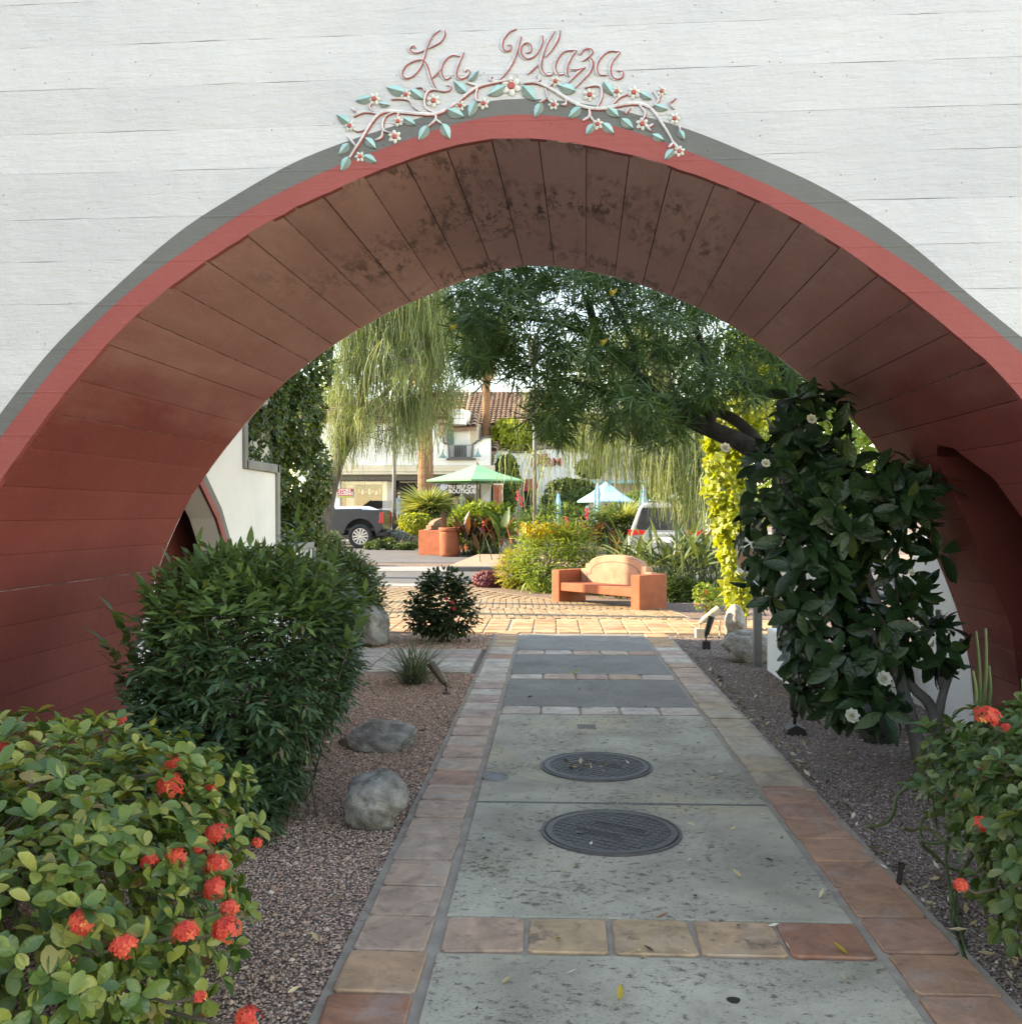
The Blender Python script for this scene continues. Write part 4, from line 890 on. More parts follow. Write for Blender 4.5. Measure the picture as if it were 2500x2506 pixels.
for mat, i0, i1 in (('grey_band', 0.13, 0.0), ('red_band', 0.06, 0.0)):
    pts = [(8.98, 0.0), (8.86, 0.7), (8.62, 1.17), (8.34, 1.50), (7.92, 1.80), (7.5, 1.98)]
    out = [(y + i0, z + i0 * 0.7) for y, z in pts]; b = MB(); b.prism(pts + out[::-1], -2.94, -2.914 if mat == 'grey_band' else -2.911, axis='x'); b.build('arch_band', M[mat], wl)
b = MB(); b.box(-3.355, -3.335, 6.7, 9.4, 0.0, 2.5); b.build('passage', M['maroon'], wl)
wing('wing_wall', 'low white wing wall behind the gardenia right of the arch', 2.93, 3.15, [(6.72, -0.05), (6.72, 1.25), (7.9, 1.2), (8.1, 1.2), (8.1, -0.05)])
pl = thing('planter_wall', 'low white planter wall turning the corner right of the path', 'planter wall', (2.6, 8.15, 0))
b = MB(); b.box(2.1, 2.95, 8.15, 8.36, -0.05, 0.40); b.build('wall_panel', M['stucco'], pl, bevel=0.015)
b = MB(); b.box(2.1, 2.32, 8.36, 9.7, -0.05, 0.42); b.build('wall_panel', M['stucco'], pl, bevel=0.015)
b = MB(); b.box(2.33, 2.95, 8.37, 9.7, -0.05, 0.30); b.build('soil', M['gravel'], pl)
lb = thing('side_building', 'tall white stucco building behind the ivy left of the arch', 'building', (-8, 9, 0))
b = MB(); b.box(-13, -3.36, 6.6, 12.2, -0.05, 6.6); b.build('wall', M['stucco'], lb)
b = MB(); b.box(-13.1, -3.28, 6.55, 12.28, 6.6, 6.75); b.build('parapet_cap', M['grey_trim'], lb)
lb = thing('added_shade_building', 'unseen white building added on the left to shade the near garden', 'building', (-8, -2, 0))  # added out of view to keep the sun off the near garden
b = MB(); b.box(-13, -6.0, -13, 4.45, -0.05, 6.0); b.build('wall', M['stucco'], lb)
b = MB(); b.box(-13.1, -5.9, -13.1, 4.35, 6.0, 6.15); b.build('parapet_cap', M['grey_trim'], lb)
# ------------------------------------------------------------------ plants and things in the near garden
def at_r(x, y, Y, rd): return (*at(x, y, Y), rd * D2S / F * Y)
def flower_heads(parent, spots, r, mat, n=46, pet=0.0135, name='flower_cluster'):
    tp = leaf_tpl(0.62, 3, 0.1, -0.15)
    for c, ax, s in spots:
        ax = unit(np.array(ax, float))[None]; P = []; D = []; N = []; k = int(n * s)
        for j in range(k):
            d = unit(rng.normal(size=(1, 3)) + ax * 1.7); ctr = np.array(c) + d[0] * r * s * np.array([1, 1, .8]) * rng.uniform(.75, 1.0); u = perp(d); w = np.cross(d, u)
            for q in range(4):
                a = q * math.pi / 2; P.append(ctr); D.append(unit(u[0] * math.cos(a) + w[0] * math.sin(a) + d[0] * 0.15)); N.append(d[0])
        P, D, N = map(np.array, (P, D, N)); tint = np.repeat(rng.random(k), 4)
        me = scatter_mesh(name, tp, P, frames(D, N), np.full(len(P), pet) * rng.uniform(.8, 1.15, len(P)), tint); link(name, me, mat, parent)
def stems(parent, paths, name='stem', mat=None, n=8):
    for pts, r0, r1 in paths:
        pp = [Vector(p) for p in catmull(pts, 6)]; b = MB()
        b.tube(pp, [r0 + (r1 - r0) * i / (len(pp) - 1) for i in range(len(pp))], n); b.build(name, mat or M['twig'], parent, True)
def random_twigs(parent, base, P, n, r=0.006, mat=None, spread=0.05, name='twig'):
    b = MB(); bz = Vector(base)
    ok = np.where((P[:, 2] > 0.32) & (np.hypot(P[:, 0] - bz.x, P[:, 1] - bz.y) < 0.75))[0]; n = min(n, len(ok))
    for i in rng.choice(ok, n, replace=False):
        e = Vector(P[i]); s0 = bz + Vector((rng.normal(0, spread), rng.normal(0, spread), 0)); s0.z = -0.02
        mid = s0.lerp(e, 0.55) + Vector((rng.normal(0, .05), rng.normal(0, .05), 0.04)); b.tube([s0, mid, e], [r, r * .7, r * .4], 5, cap=False)
    b.build(name, mat or M['twig'], parent, True)

# clipped flowering shrub, lower left
def ixora(label, base, blobs, n, mat, single, heads, head_r, power=3.2, buds=18):
    t = thing('flowering_shrub', label, 'shrub', base, 'coral flowered shrubs in the foreground')
    P, A = blob_points(blobs, n // 5, 0.62, power, 0.06)
    A = unit(A * 0.9 + np.array([0, 0, 0.55]) + rng.normal(0, 0.35, A.shape))
    q = rosettes(P, A, 5, 0.72, 0.1, (0.65, 1.2), 0.004)
    foliage(t, mat, leaf_tpl(0.62, 5, 0.32, -0.22, 'obovate'), q[0], q[1], q[2], q[3] * 0.052, single=single)
    random_twigs(t, base, P, 50, 0.006, spread=0.12)
    spots = [(at(x, y, Y - .06), (0.0, -0.75, 0.75), s) for x, y, Y, s in heads]; flower_heads(t, spots, head_r, M['petal_coral'])
    cen = Vector(np.mean([b_[:3] for b_ in blobs], axis=0))
    for c_, _, s_ in spots:
        c_ = Vector(c_); inn = c_.lerp(Vector((cen.x, max(cen.y, c_.y + .1), c_.z * .6)), .18); b = MB(); b.tube([c_, c_.lerp(inn, .4) + Vector((0, 0, -.02)), inn], [.003, .004, .005], 5); b.build('flower_stalk', M['twig'], t, True)
    B = np.where(in_view(P) & (A[:, 1] < 0.3))[0]; 
    for i in rng.choice(B, min(buds, len(B)), replace=False):
        bs = MB()
        for _ in range(9):
            d = unit(A[i] + rng.normal(0, .45, 3)); c = P[i] + A[i] * 0.02
            bs.tube([c, c + d * 0.018], [0.0016, 0.0024], 4)
        bs.fix = False; bs.build('bud_cluster', M['bud'], t)
    return t
heads = [(8, 1412, 3.15, .95), (330, 1435, 3.0, .75), (326, 1482, 2.95, 1.25), (402, 1487, 3.1, .9), (413, 1572, 2.85, .95), (338, 1612, 2.62, .8), (285, 1625, 2.6, .6), (412, 1630, 2.75, 1.0), (410, 1675, 2.68, 1.05), (378, 1598, 2.8, .5),
         (162, 1738, 2.25, 1.0), (238, 1783, 2.22, .85), (354, 1757, 2.42, .95), (432, 1752, 2.5, 1.05), (436, 1712, 2.6, .7), (470, 1918, 2.42, .95), (232, 1358, 3.45, .5), (487, 1588, 3.1, .4), (380, 1880, 2.3, .35)]
ixora('big clipped shrub with coral red flowers filling the lower left corner', (-2.0, 2.75, 0), [(-2.03, 2.72, 0.40, 1.08, 0.95, 0.50)], 15000, M['lf_ixora'], 300, heads, 0.040)
heads = [(1858, 1352, 3.55, 1.3), (1845, 1553, 3.2, .75), (1808, 1668, 3.0, .6), (1893, 1372, 3.6, .4)]
ixora('smaller shrub with one coral flower head on top at the lower right edge', (2.15, 3.5, 0), [(2.02, 3.60, 0.56, 0.62, 0.60, 0.29), (1.78, 3.12, 0.46, 0.44, 0.42, 0.32), (1.98, 3.1, 0.28, 0.40, 0.42, 0.3)], 7000, M['lf_ixora_r'], 260, heads, 0.040, 2.6)
# tangle of trailing succulent stems beside it
t = thing('pencil_succulent', 'tangle of leafless green succulent stems trailing over the gravel at right', 'succulent', (1.95, 4.3, 0))
SP = [[(1757, 1480), (1720, 1478), (1690, 1500), (1683, 1530), (1668, 1552), (1632, 1558)], [(1790, 1540), (1760, 1533), (1737, 1545), (1735, 1580), (1760, 1590), (1800, 1583)], [(1735, 1590), (1760, 1612), (1790, 1637), (1815, 1640)],
      [(1815, 1560), (1790, 1570), (1783, 1620), (1790, 1680), (1808, 1720)], [(1830, 1610), (1803, 1660), (1790, 1690), (1806, 1740), (1818, 1790)], [(1725, 1490), (1706, 1478), (1688, 1476)], [(1752, 1500), (1742, 1470), (1728, 1440)],
      [(1800, 1600), (1770, 1580), (1745, 1560), (1715, 1566), (1700, 1560)], [(1800, 1680), (1795, 1740), (1815, 1800), (1830, 1840)]]
for k, sp in enumerate(SP):
    Yb = 4.15 - 0.02 * k if k != 4 and k != 8 else 3.75
    pts = []
    for j, (x, y) in enumerate(sp):
        g = G(x, y); Yy = min(g.y - 0.03, Yb + 0.1 * math.sin(j)); p = at(x, y, Yy); pts.append((p.x, p.y, max(0.012, p.z)))
    stems(t, [(pts, 0.0085, 0.006)], 'stem', M['lf_strap'], 7)
for k, (x0, y0, x1, y1, Yb) in enumerate([(1845, 1345, 1838, 1190, 3.95), (1852, 1340, 1856, 1185, 4.0), (1862, 1345, 1862, 1255, 3.95), (1838, 1340, 1832, 1265, 3.9), (1922, 1360, 1925, 1280, 3.9)]):
    stems(t, [([at(x0, y0 + 120, Yb), at(x0, y0, Yb), at((x0 + x1) / 2 + 3, (y0 + y1) / 2, Yb), at(x1, y1, Yb)], 0.010, 0.005)], 'stem', M['lf_strap'], 7)

# heavenly bamboo hedge inside the left of the arch
nb_ = [(-1.58, 5.1, 0.80, 0.45, 0.74, 0.46), (-1.40, 5.1, 0.80, 0.27, 0.55, 0.34), (-1.66, 4.85, 0.45, 0.38, 0.56, 0.44), (-1.78, 5.35, 0.72, 0.32, 0.55, 0.54), (-1.58, 4.70, 0.22, 0.24, 0.40, 0.26)]
t = thing('leafy_shrub', 'tall dark green shrub with pointed leaflets standing inside the left of the arch', 'shrub', (-1.6, 5.0, 0))
P, A = blob_points(nb_, 4600, 0.45, 3.0, 0.05); A = unit(A + np.array([0, 0, .25]) + rng.normal(0, .4, A.shape))
q = sprays(P, A, 7, 0.09, 0.9, (0.7, 1.15), 0.45); hi = q[0][:, 2] > 1.05 + rng.normal(0, .08, len(q[0]))
foliage(t, M['lf_nandina'], leaf_tpl(0.36, 3, 0.2, -0.15, 'lance'), *(a[~hi] for a in q[:3]), q[3][~hi] * 0.064, single=200)
foliage(t, M['lf_nandina_top'], leaf_tpl(0.36, 3, 0.2, -0.15, 'lance'), *(a[hi] for a in q[:3]), q[3][hi] * 0.086, single=100)
b = MB()
sp_t = [(380, 1062), (330, 1100), (450, 1080), (545, 1050), (560, 1025), (630, 1085), (285, 1150), (232, 1190), (215, 1240), (470, 1068), (680, 1150), (600, 1075)]
TP = []; TA = []
for x, y in sp_t:
    e = at(x, y, 4.9); s0 = Vector((e.x * 0.55 - 1.6 * 0.45, 5.0, 0.1)); mid = s0.lerp(e, .6); mid.z += .05; b.tube([s0, mid, e], [.006, .004, .002], 5)
    for f in np.linspace(.68, 1.0, 4): TP.append(mid.lerp(e, (f - .6) / .4)); TA.append(unit(np.array(e - mid) + rng.normal(0, .02, 3)))
b.build('stem', M['twig'], t, True)
q = sprays(np.array(TP, float), np.array(TA, float), 7, 0.10, 1.0, (0.8, 1.2), 0.3)
foliage(t, M['lf_nandina_top'], leaf_tpl(0.36, 4, 0.2, -0.15, 'lance'), q[0], q[1], q[2], q[3] * 0.105)
random_twigs(t, (-1.5, 4.9, 0), P, 70, 0.005, spread=0.15)

# gardenia in front of the right leg
gl_ = [(1530, 800, 75, 72), (1470, 905, 95, 85), (1590, 950, 130, 115), (1520, 1075, 115, 110), (1670, 1050, 110, 130), (1610, 1190, 120, 95), (1760, 1215, 45, 45), (1560, 1265, 70, 75), (1620, 1318, 60, 40), (1470, 1010, 75, 85), (1545, 1180, 80, 80), (1700, 930, 60, 60)]
gb_ = [(*at(x, y, 6.0 + 0.12 * math.sin(k * 2.1)), rx * .00327 * .88, 0.36, rz * .00327 * .9) for k, (x, y, rx, rz) in enumerate(gl_)]
t = thing('gardenia_shrub', 'big glossy dark green shrub with white flowers and bare grey trunks at right', 'shrub', at(1750, 1450, 5.9))
P, A = blob_points(gb_, 370, 0.5, 2.0, 0.1); A = unit(A + np.array([0, -0.25, .35]) + rng.normal(0, .35, A.shape))
q = rosettes(P, A, 6, 0.85, 0.55, (0.6, 1.15), 0.015)
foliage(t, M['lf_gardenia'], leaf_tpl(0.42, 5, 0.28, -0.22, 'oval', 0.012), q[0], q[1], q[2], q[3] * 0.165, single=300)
stems(t, [([G(1738, 1458), at(1722, 1380, 5.9), at(1700, 1300, 5.95), at(1678, 1215, 6.0), at(1640, 1100, 6.05), at(1600, 980, 6.1)], 0.05, 0.018),
          ([G(1762, 1452), at(1764, 1370, 5.92), at(1748, 1325, 5.95), at(1712, 1285, 6.0), at(1690, 1200, 6.05), at(1690, 1090, 6.1)], 0.045, 0.016),
          ([at(1764, 1372, 5.92), at(1775, 1310, 5.9), at(1800, 1240, 5.9), at(1812, 1205, 5.9)], 0.03, 0.014), ([at(1776, 1300, 5.9), at(1770, 1230, 5.95), at(1766, 1150, 6.0)], 0.025, 0.014),
          ([at(1722, 1382, 5.9), at(1690, 1330, 5.95), at(1640, 1295, 6.0), at(1580, 1245, 6.05)], 0.028, 0.012), ([at(1700, 1300, 5.95), at(1640, 1190, 6.0), at(1560, 1080, 6.05), at(1500, 920, 6.0)], 0.024, 0.010)], 'trunk', M['bark_grey'], 9)
for k, (x, y, s) in enumerate([(1528, 792, .9), (1366, 846, .9), (1442, 875, .8), (1720, 1182, 1.1), (1664, 1280, 1.3), (1604, 1350, 1.25), (1716, 1080, .6)]):
    c = np.array(at(x, y, 5.6)); Pp = []; Dd = []; Nn = []; Ss = []
    for ring, (m, op_, sz) in enumerate([(8, 1.05, .036), (8, .7, .032), (7, .35, .026), (5, .12, .02)]):
        for j in range(m):
            a = 2 * math.pi * (j + ring * .5) / m; ax = unit(np.array([.1, -1, .45])); u = unit(np.cross(ax, [0, 0, 1])); w = np.cross(ax, u)
            rad = u * math.cos(a) + w * math.sin(a); d = unit(ax * math.cos(op_ * 1.4) + rad * math.sin(op_ * 1.4)); Pp.append(c); Dd.append(d); Nn.append(unit(ax - d * (ax @ d) + 1e-4)); Ss.append(sz * s)
    me = scatter_mesh('flower', leaf_tpl(0.95, 4, -0.2, 0.25), np.array(Pp), frames(np.array(Dd), np.array(Nn)), np.array(Ss), rng.random(len(Pp))); link('flower', me, M['petal_snow'], t)

# narrow-leaved tree arching over the path behind the arch
tv = [(900, 690, 36, 28, 8.6), (905, 560, 65, 60, 8.8), (965, 620, 95, 80, 8.6), (1080, 560, 125, 85, 8.8), (1080, 700, 95, 90, 8.6), (1045, 785, 50, 55, 8.3), (1200, 640, 125, 100, 9.0), (1180, 770, 85, 55, 8.4), (1320, 620, 125, 110, 9.2), (1335, 735, 95, 65, 8.8), (1445, 690, 95, 85, 9.0), (1520, 735, 55, 55, 8.9),
      (1120, 470, 200, 90, 9.4), (1330, 490, 180, 90, 9.6), (960, 500, 90, 60, 9.0), (1250, 560, 120, 60, 9.6), (900, 640, 50, 45, 8.7), (1010, 690, 70, 60, 8.9), (1250, 800, 50, 45, 8.6)]
tb = [(*at(x, y, Yy), rx * .000545 * Yy * .92, 0.75, rz * .000545 * Yy * .92) for x, y, rx, rz, Yy in tv]
t = thing('arching_tree', 'dark arching tree with long narrow leaves behind the right of the arch', 'tree', G(1648, 1398))
P, A = blob_points(tb, 1850, 0.25, 2.0, 1.0); A = unit(A * 0.5 + np.array([-0.25, -0.1, .25]) + rng.normal(0, .5, A.shape))
q = rosettes(P, A, 15, 0.62, 0.75, (0.65, 1.15), 0.01, 0.4)
foliage(t, M['lf_thevetia'], leaf_tpl(0.066, 5, 0.1, -0.34, 'lance'), q[0], q[1], q[2], q[3] * 0.19, restname='crown')
stems(t, [([G(1655, 1405) - Vector((0, 0, .3)), G(1650, 1392) + Vector((0, 0, .08)), at(1640, 1300, 7.2), at(1590, 1130, 7.8), at(1500, 930, 8.3), at(1420, 850, 8.5), at(1350, 815, 8.6), at(1290, 788, 8.7), at(1225, 740, 8.8), at(1175, 680, 8.9), at(1130, 635, 9.0), at(1105, 560, 9.1)], 0.125, 0.035)], 'trunk', M['bark_dark'], 10)
stems(t, [([at(1470, 900, 8.4), at(1420, 825, 8.6), at(1370, 785, 8.8), at(1310, 770, 9.0), at(1260, 755, 9.1)], 0.065, 0.03), ([at(1290, 788, 8.7), at(1230, 755, 8.6), at(1160, 745, 8.5), at(1080, 720, 8.5)], 0.05, 0.02), ([at(1480, 880, 8.4), at(1490, 760, 8.8), at(1460, 640, 9.1), at(1420, 540, 9.3)], 0.07, 0.025),
          ([at(1200, 710, 8.85), at(1190, 640, 8.9), at(1150, 560, 8.9), at(1130, 500, 9.0)], 0.035, 0.015), ([at(1130, 640, 9.0), at(1050, 610, 8.9), at(960, 600, 8.8)], 0.03, 0.012), ([at(1340, 800, 8.6), at(1330, 690, 8.9), at(1300, 580, 9.1), at(1280, 490, 9.3)], 0.045, 0.02)], 'limb', M['bark_dark'], 8)
for x, y in ((1163, 546), (1145, 640), (862, 612)):
    b = MB(); c = at(x, y, 7.9); b.tube([c, c + Vector((-.02, 0, -.02)), c + Vector((-.05, -.01, -.035))], [.004, .014, .026], 8, cap=False); b.build('flower', M['lf_yellow'], t)

# small shrubs, tuft, rocks and spotlights of the beds
c = G(832, 1212)
t = bush('rose_bush', 'small dark rose bush with a few red blooms in the gravel strip', 'shrub', (c.x, c.y, 0), [(c.x, c.y, .46, .31, .31, .28), (c.x + .10, c.y, .33, .26, .28, .22), (c.x - .13, c.y, .31, .22, .24, .21), (c.x + .02, c.y, .66, .17, .18, .12)], M['lf_rose'], 0.07, 0.72, 3000, 'spray', 5, single=60, twigs=22, shell=.4, zmin=.16)
flower_heads(t, [(at(853, 1137, c.y - .34), (0, -1, .3), .7), (at(843, 1130, c.y - .33), (0, -1, .3), .5), (at(857, 1148, c.y - .34), (0, -1, 0), .5)], 0.028, M['petal_red'], 12, 0.022, 'rose_bloom')
stems(t, [([(c.x, c.y, -.02), (c.x - .02, c.y, .2), (c.x - .08, c.y, .42)], .016, .008), ([(c.x, c.y, .05), (c.x + .15, c.y, .16), (c.x + .25, c.y, .36)], .012, .006)])
c = G(668, 1215)
bush('round_shrub', 'round small-leaved green shrub between the dark hedge and the pale boulder', 'shrub', (c.x, c.y, 0), [(c.x - .12, c.y + .1, .52, .40, .42, .42), (c.x - .16, c.y + .1, .76, .30, .32, .26), (c.x - .04, c.y, .32, .30, .3, .24)], M['lf_green'], 0.058, 0.5, 12000, 'spray', 6, shell=.35, zmin=.12)
rock('boulder', 'pale upright boulder beside the round small-leaved shrub', at(703, 1175, 11.3) - Vector((0, 0, .05)), (.24, .22, .25), 3, M['rock'], group='boulders in the gravel beds')
c = G(782, 1290)
def tuft(name, label, c, n, ln, mat, wid=0.03, spread=.7, cat='grass tuft', group=None, base=.05, single=0):
    t = thing(name, label, cat, c, group); P = np.array([(c[0] + rng.normal(0, base), c[1] + rng.normal(0, base), c[2]) for _ in range(n)])
    a = rng.random(n) * 6.28; s = rng.random(n) * spread
    D = np.stack([np.cos(a) * s, np.sin(a) * s, np.ones(n)], 1); N = np.stack([-np.cos(a), -np.sin(a), s + .1], 1)
    foliage(t, mat, leaf_tpl(wid, 6, 0.3, -0.42, 'blade'), P, unit(D), unit(N), rng.uniform(.6, 1.1, n) * ln, leafname='blade', restname='blade', single=single); return t
tuft('grass_tuft', 'grey green strappy grass tuft by the side walk of pale tiles', (c.x, c.y, 0), 240, .50, M['lf_tuft'], .032, 1.4, single=80)
rock('boulder', 'flat-topped angular grey rock nearest the pale side walk on the left', at(716, 1385, 6.45) - Vector((0, 0, .02)), (.27, .23, .16), 11, M['rock_dark'], group='boulders in the gravel beds', cut=12, rough=.12)
rock('boulder', 'rounded grey rock nearest the camera on the left gravel bed', at(712, 1521, 4.82), (.185, .18, .165), 5, M['rock'], group='boulders in the gravel beds', rough=.2, cut=14)
rock('boulder', 'grey rounded rock lying in shade beside the low planter wall', at(1412, 1220, 10.3) - Vector((0, 0, .03)), (.27, .24, .19), 8, M['rock'], group='boulders in the gravel beds')
rock('boulder', 'sunlit upright boulder under the bright climbing vine', at(1384, 1176, 12.3), (.14, .14, .24), 21, M['rock'], group='boulders in the gravel beds')
def spotlight(label, c, aim, mat, s=1.0, basekind='stake'):
    t = thing('garden_spotlight', label, 'spotlight', c, 'garden spotlights beside the path'); c = Vector(c); a = Vector(aim).normalized()
    b = MB()
    if basekind == 'box': b.box(c.x - .05 * s, c.x + .05 * s, c.y - .05 * s, c.y + .05 * s, c.z - .02, c.z + .10 * s); b.build('base', mat, t, bevel=.008); top = c + Vector((0, 0, .10 * s))
    elif basekind == 'stake': b.lathe([(.03 * s, -.02), (.04 * s, .01), (.036 * s, .022), (.012 * s, .03)], c, 14); b.build('base', mat, t, True); top = c + Vector((0, 0, .03 * s))
    else: b.prism([(-.06 * s, -.01), (.06 * s, -.01), (.05 * s, .035 * s), (0, .06 * s), (-.05 * s, .035 * s)], c.y - .05 * s, c.y + .05 * s, T=Matrix.Translation((c.x, 0, c.z))); b.build('base', mat, t, bevel=.006); top = c + Vector((0, 0, .055 * s))
    k = top + Vector((0, 0, .055 * s)); b = MB(); b.tube([top - Vector((0, 0, .01)), k], .010 * s, 8); b.tube([k - Vector((.016 * s, 0, 0)), k + Vector((.016 * s, 0, 0))], .014 * s, 10); b.build('knuckle', mat, t, True)
    e = k + a * .20 * s; b = MB(); b.tube([k, k + a * .03 * s, k + a * .06 * s, k + a * .14 * s, e], [.012 * s, .030 * s, .034 * s, .037 * s, .038 * s], 14)
    v = a.cross(Vector((0, 1, 0))).normalized(); cowl = [e, e + a * .012 * s]; b.tube([e - a * .04 * s, e + a * .045 * s], [.041 * s, .041 * s], 14, cap=False); b.build('lamp_head', mat, t, True)
spotlight('brass coloured spotlight leaning left beside the grey grass tuft', G(842, 1310), (-.55, .1, .75), M['brass_metal'], .95)
spotlight('black spotlight on a block base at the edge of the shade right of the path', G(1330, 1224), (.28, .1, .95), M['black_metal'], .95, 'box')
spotlight('tan sunlit spotlight on a tall block in front of the landing', G(1319, 1203), (.75, .1, .55), M['tan_metal'], 1.2, 'box')
spotlight('large black spotlight tilted up beside the low planter corner', G(1497, 1384), (.12, .12, 1), M['black_metal'], 1.25, 'wedge')
s = G(1356, 1204); t = thing('path_stake', 'thin short metal stake beside the tan spotlight', 'stake', s); b = MB(); b.tube([s - Vector((0, 0, .02)), s + Vector((0, 0, .22))], .014, 8); b.tube([s + Vector((0, 0, .2)), s + Vector((0, 0, .225))], .02, 8); b.build('post', M['tan_metal'], t)
s = G(1690, 1672); t = thing('pipe_stub', 'black plastic irrigation pipe stub leaning in the dark gravel', 'pipe', s); b = MB(); b.tube([s - Vector((0, 0, .02)), s + Vector((.015, 0, .085))], .011, 10); b.build('pipe', M['black_metal'], t); b = MB(); b.tube([s + Vector((.015, 0, .08)), s + Vector((.017, 0, .10))], .014, 10); b.build('cap', M['black_metal'], t)

# directory sign, vine column and low bush on the right
t = thing('directory_sign', 'double post notice board half hidden behind the gardenia', 'sign', G(1427, 1192))
p0 = at(1427, 1190, 9.9); p1 = at(1462, 1180, 10.6)
for p in (p0, p1):
    b = MB(); b.box(p.x - .04, p.x + .04, p.y - .04, p.y + .04, 0, 1.62); b.build('post', M['grey_post'], t, bevel=.006)
b = MB(); b.box(p0.x - .20, p0.x - .045, p0.y - .02, p0.y + .02, .95, 1.35); b.build('board', M['stucco'], t, bevel=.004)
b = MB(); b.box(p0.x - .19, p0.x - .055, p0.y - .024, p0.y - .0205, 1.0, 1.2); b.build('notice', M['terracotta_pale'], t)
p = at(1516, 940, 8.6); t = thing('white_post', 'white square post showing between the gardenia leaves', 'post', (p.x, p.y, 0)); b = MB(); b.box(p.x - .045, p.x + .045, p.y - .045, p.y + .045, 0, 1.9); b.build('post', M['stucco'], t, bevel=.005)
vb = []
for y, xc, rx in ((770, 1395, 60), (830, 1385, 55), (880, 1372, 40), (930, 1368, 35), (980, 1375, 32), (1030, 1382, 28), (1080, 1386, 24), (1120, 1388, 20)):
    vb.append((*at(xc, y, 12.9), rx * .00703, .34, 42 * .00703))
for y, xc, rx in ((600, 1480, 70), (690, 1440, 60)): vb.append((*at(xc, y, 13.2), rx * .00703, .4, 60 * .00703))
t = bush('climbing_vine', 'bright yellow green climbing vine on a post at the right of the landing', 'vine', (at(1388, 1140, 12.9).x, 12.9, 0), vb, M['lf_lime'], 0.10, .8, 4200, 'rosette', 3, shell=.55, single=120, twigs=6)
b = MB(); p = at(1400, 1100, 13.0); b.tube([(p.x, p.y, -.05), (p.x, p.y, 3.6)], .05, 8); b.build('post', M['grey_post'], t)
c = G(1340, 1160); t = bush('low_shrub', 'low orange tinged shrub with red flowers in front of the bright vine', 'shrub', (c.x, c.y, 0), [(c.x, c.y + .2, .22, .25, .22, .2), (c.x - .08, c.y + .2, .36, .16, .16, .12)], M['lf_bright'], .035, .6, 1100, 'rosette', 4)
flower_heads(t, [((c.x + rng.normal(0, .15), c.y + .05, .22 + rng.normal(0, .09)), (0, -1, .5), .8) for _ in range(16)], .02, M['petal_coral'], 5, .016, 'flower')
# ivy wall beyond the left wing
iv = [(-3.22, 11.9, z, .30, .45, .6) for z in (.5, 1.2, 1.9, 2.6, 3.3, 4.0, 4.6)] + [(-3.13, 12.3, z, .26 + .06 * math.sin(z * 4), .34, .5) for z in (.5, 1.2, 2.0, 2.8, 3.5)] + [(-3.32, 11.1, z, .2, .6, .7) for z in (2.2, 3.0, 3.8)] + [(-3.34, 10.2, 3.6, .2, .8, .8)]
t = bush('ivy', 'dense dark ivy covering the building corner behind the stepped wing wall', 'ivy', (-3.5, 12, 0), iv, M['lf_ivy'], .07, .62, 30000, 'rosette', 4, shell=.7, twigs=4, single=150)

# a few single leaves and a tar spot that stand out on the path
for (x, y, ln, ang, m, lb) in [(1168, 1903, .058, 1.5, 'lf_yellow', 'pale yellow leaf lying alone on the nearest concrete panel'), (1596, 1815, .06, 2.2, 'lf_yellow', 'curled yellow leaf at the right end of the near tile row'), (1236, 1747, .05, .3, 'bud', 'crumpled brown leaf on the middle tile of the near row'), (1075, 1276, .10, .1, 'lf_yellow', 'long yellow leaf on the second far tile row')]:
    g = G(x, y); me = scatter_mesh('fallen_leaf', leaf_tpl(.34, 5, .5, .3), np.array([[g.x, g.y, .032]]), frames(np.array([[math.cos(ang), math.sin(ang), .05]]), np.array([[0.1, 0, 1.]])), np.array([ln]), np.array([.7]))
    tag(link('fallen_leaf', me, M[m]), lb, 'leaf', 'single leaves on the path')
g = G(1382, 1898); b = MB(); b.prism([(g.x + .021 * math.cos(a) * (1 + .15 * math.sin(3 * a)), g.y + .02 * math.sin(a)) for a in np.linspace(0, 6.283, 15)[:-1]], .0212, .0235, axis='z'); tag(b.build('tar_spot', M['black_metal']), 'small round black tar spot on the nearest concrete panel', 'spot')
# ------------------------------------------------------------------ beyond the landing: bench, planting, street, shops
def fb(b, x0, x1, y0, y1, Y, d, m=0):
    """box spanning a picture rectangle on the plane at Y, D metres deep to the back"""
    p, q = at(x0, y1, Y), at(x1, y0, Y); b.box(p.x, q.x, Y, Y + d, p.z, q.z, m); return b
M['shop_white'] = rough_mat('shop_white', (0.66, 0.65, 0.62), (0.76, 0.75, 0.72), 1.2, .9, 30, .3, .02)
M['shop_beige'] = rough_mat('shop_beige', (.50, .44, .34), (.56, .50, .40), 1, .85)
M['roof_tile'] = rough_mat('roof_tile', (.23, .125, .085), (.42, .30, .22), 2.2, .85, 20, .4, .02, c3=(.50, .40, .31))
M['teal'] = plain('teal', (.14, .25, .24), .6)
M['shop_glass'] = plain('shop_glass', (.045, .05, .055), .06, 0, .9)
M['dark_inside'] = plain('dark_inside', (.02, .018, .018), .8)
M['sign_red'] = plain('sign_red', (.48, .03, .04), .6); M['sign_white'] = plain('sign_white', (.8, .8, .78), .6); M['sign_lime'] = plain('sign_lime', (.36, .38, .10), .6)
M['lilac'] = plain('lilac', (.45, .48, .72), .6); M['card'] = plain('card', (.48, .34, .21), .8); M['dress_blue'] = plain('dress_blue', (.18, .26, .38), .8); M['dress_green'] = plain('dress_green', (.42, .46, .30), .8); M['skin_form'] = plain('skin_form', (.62, .55, .46), .7)
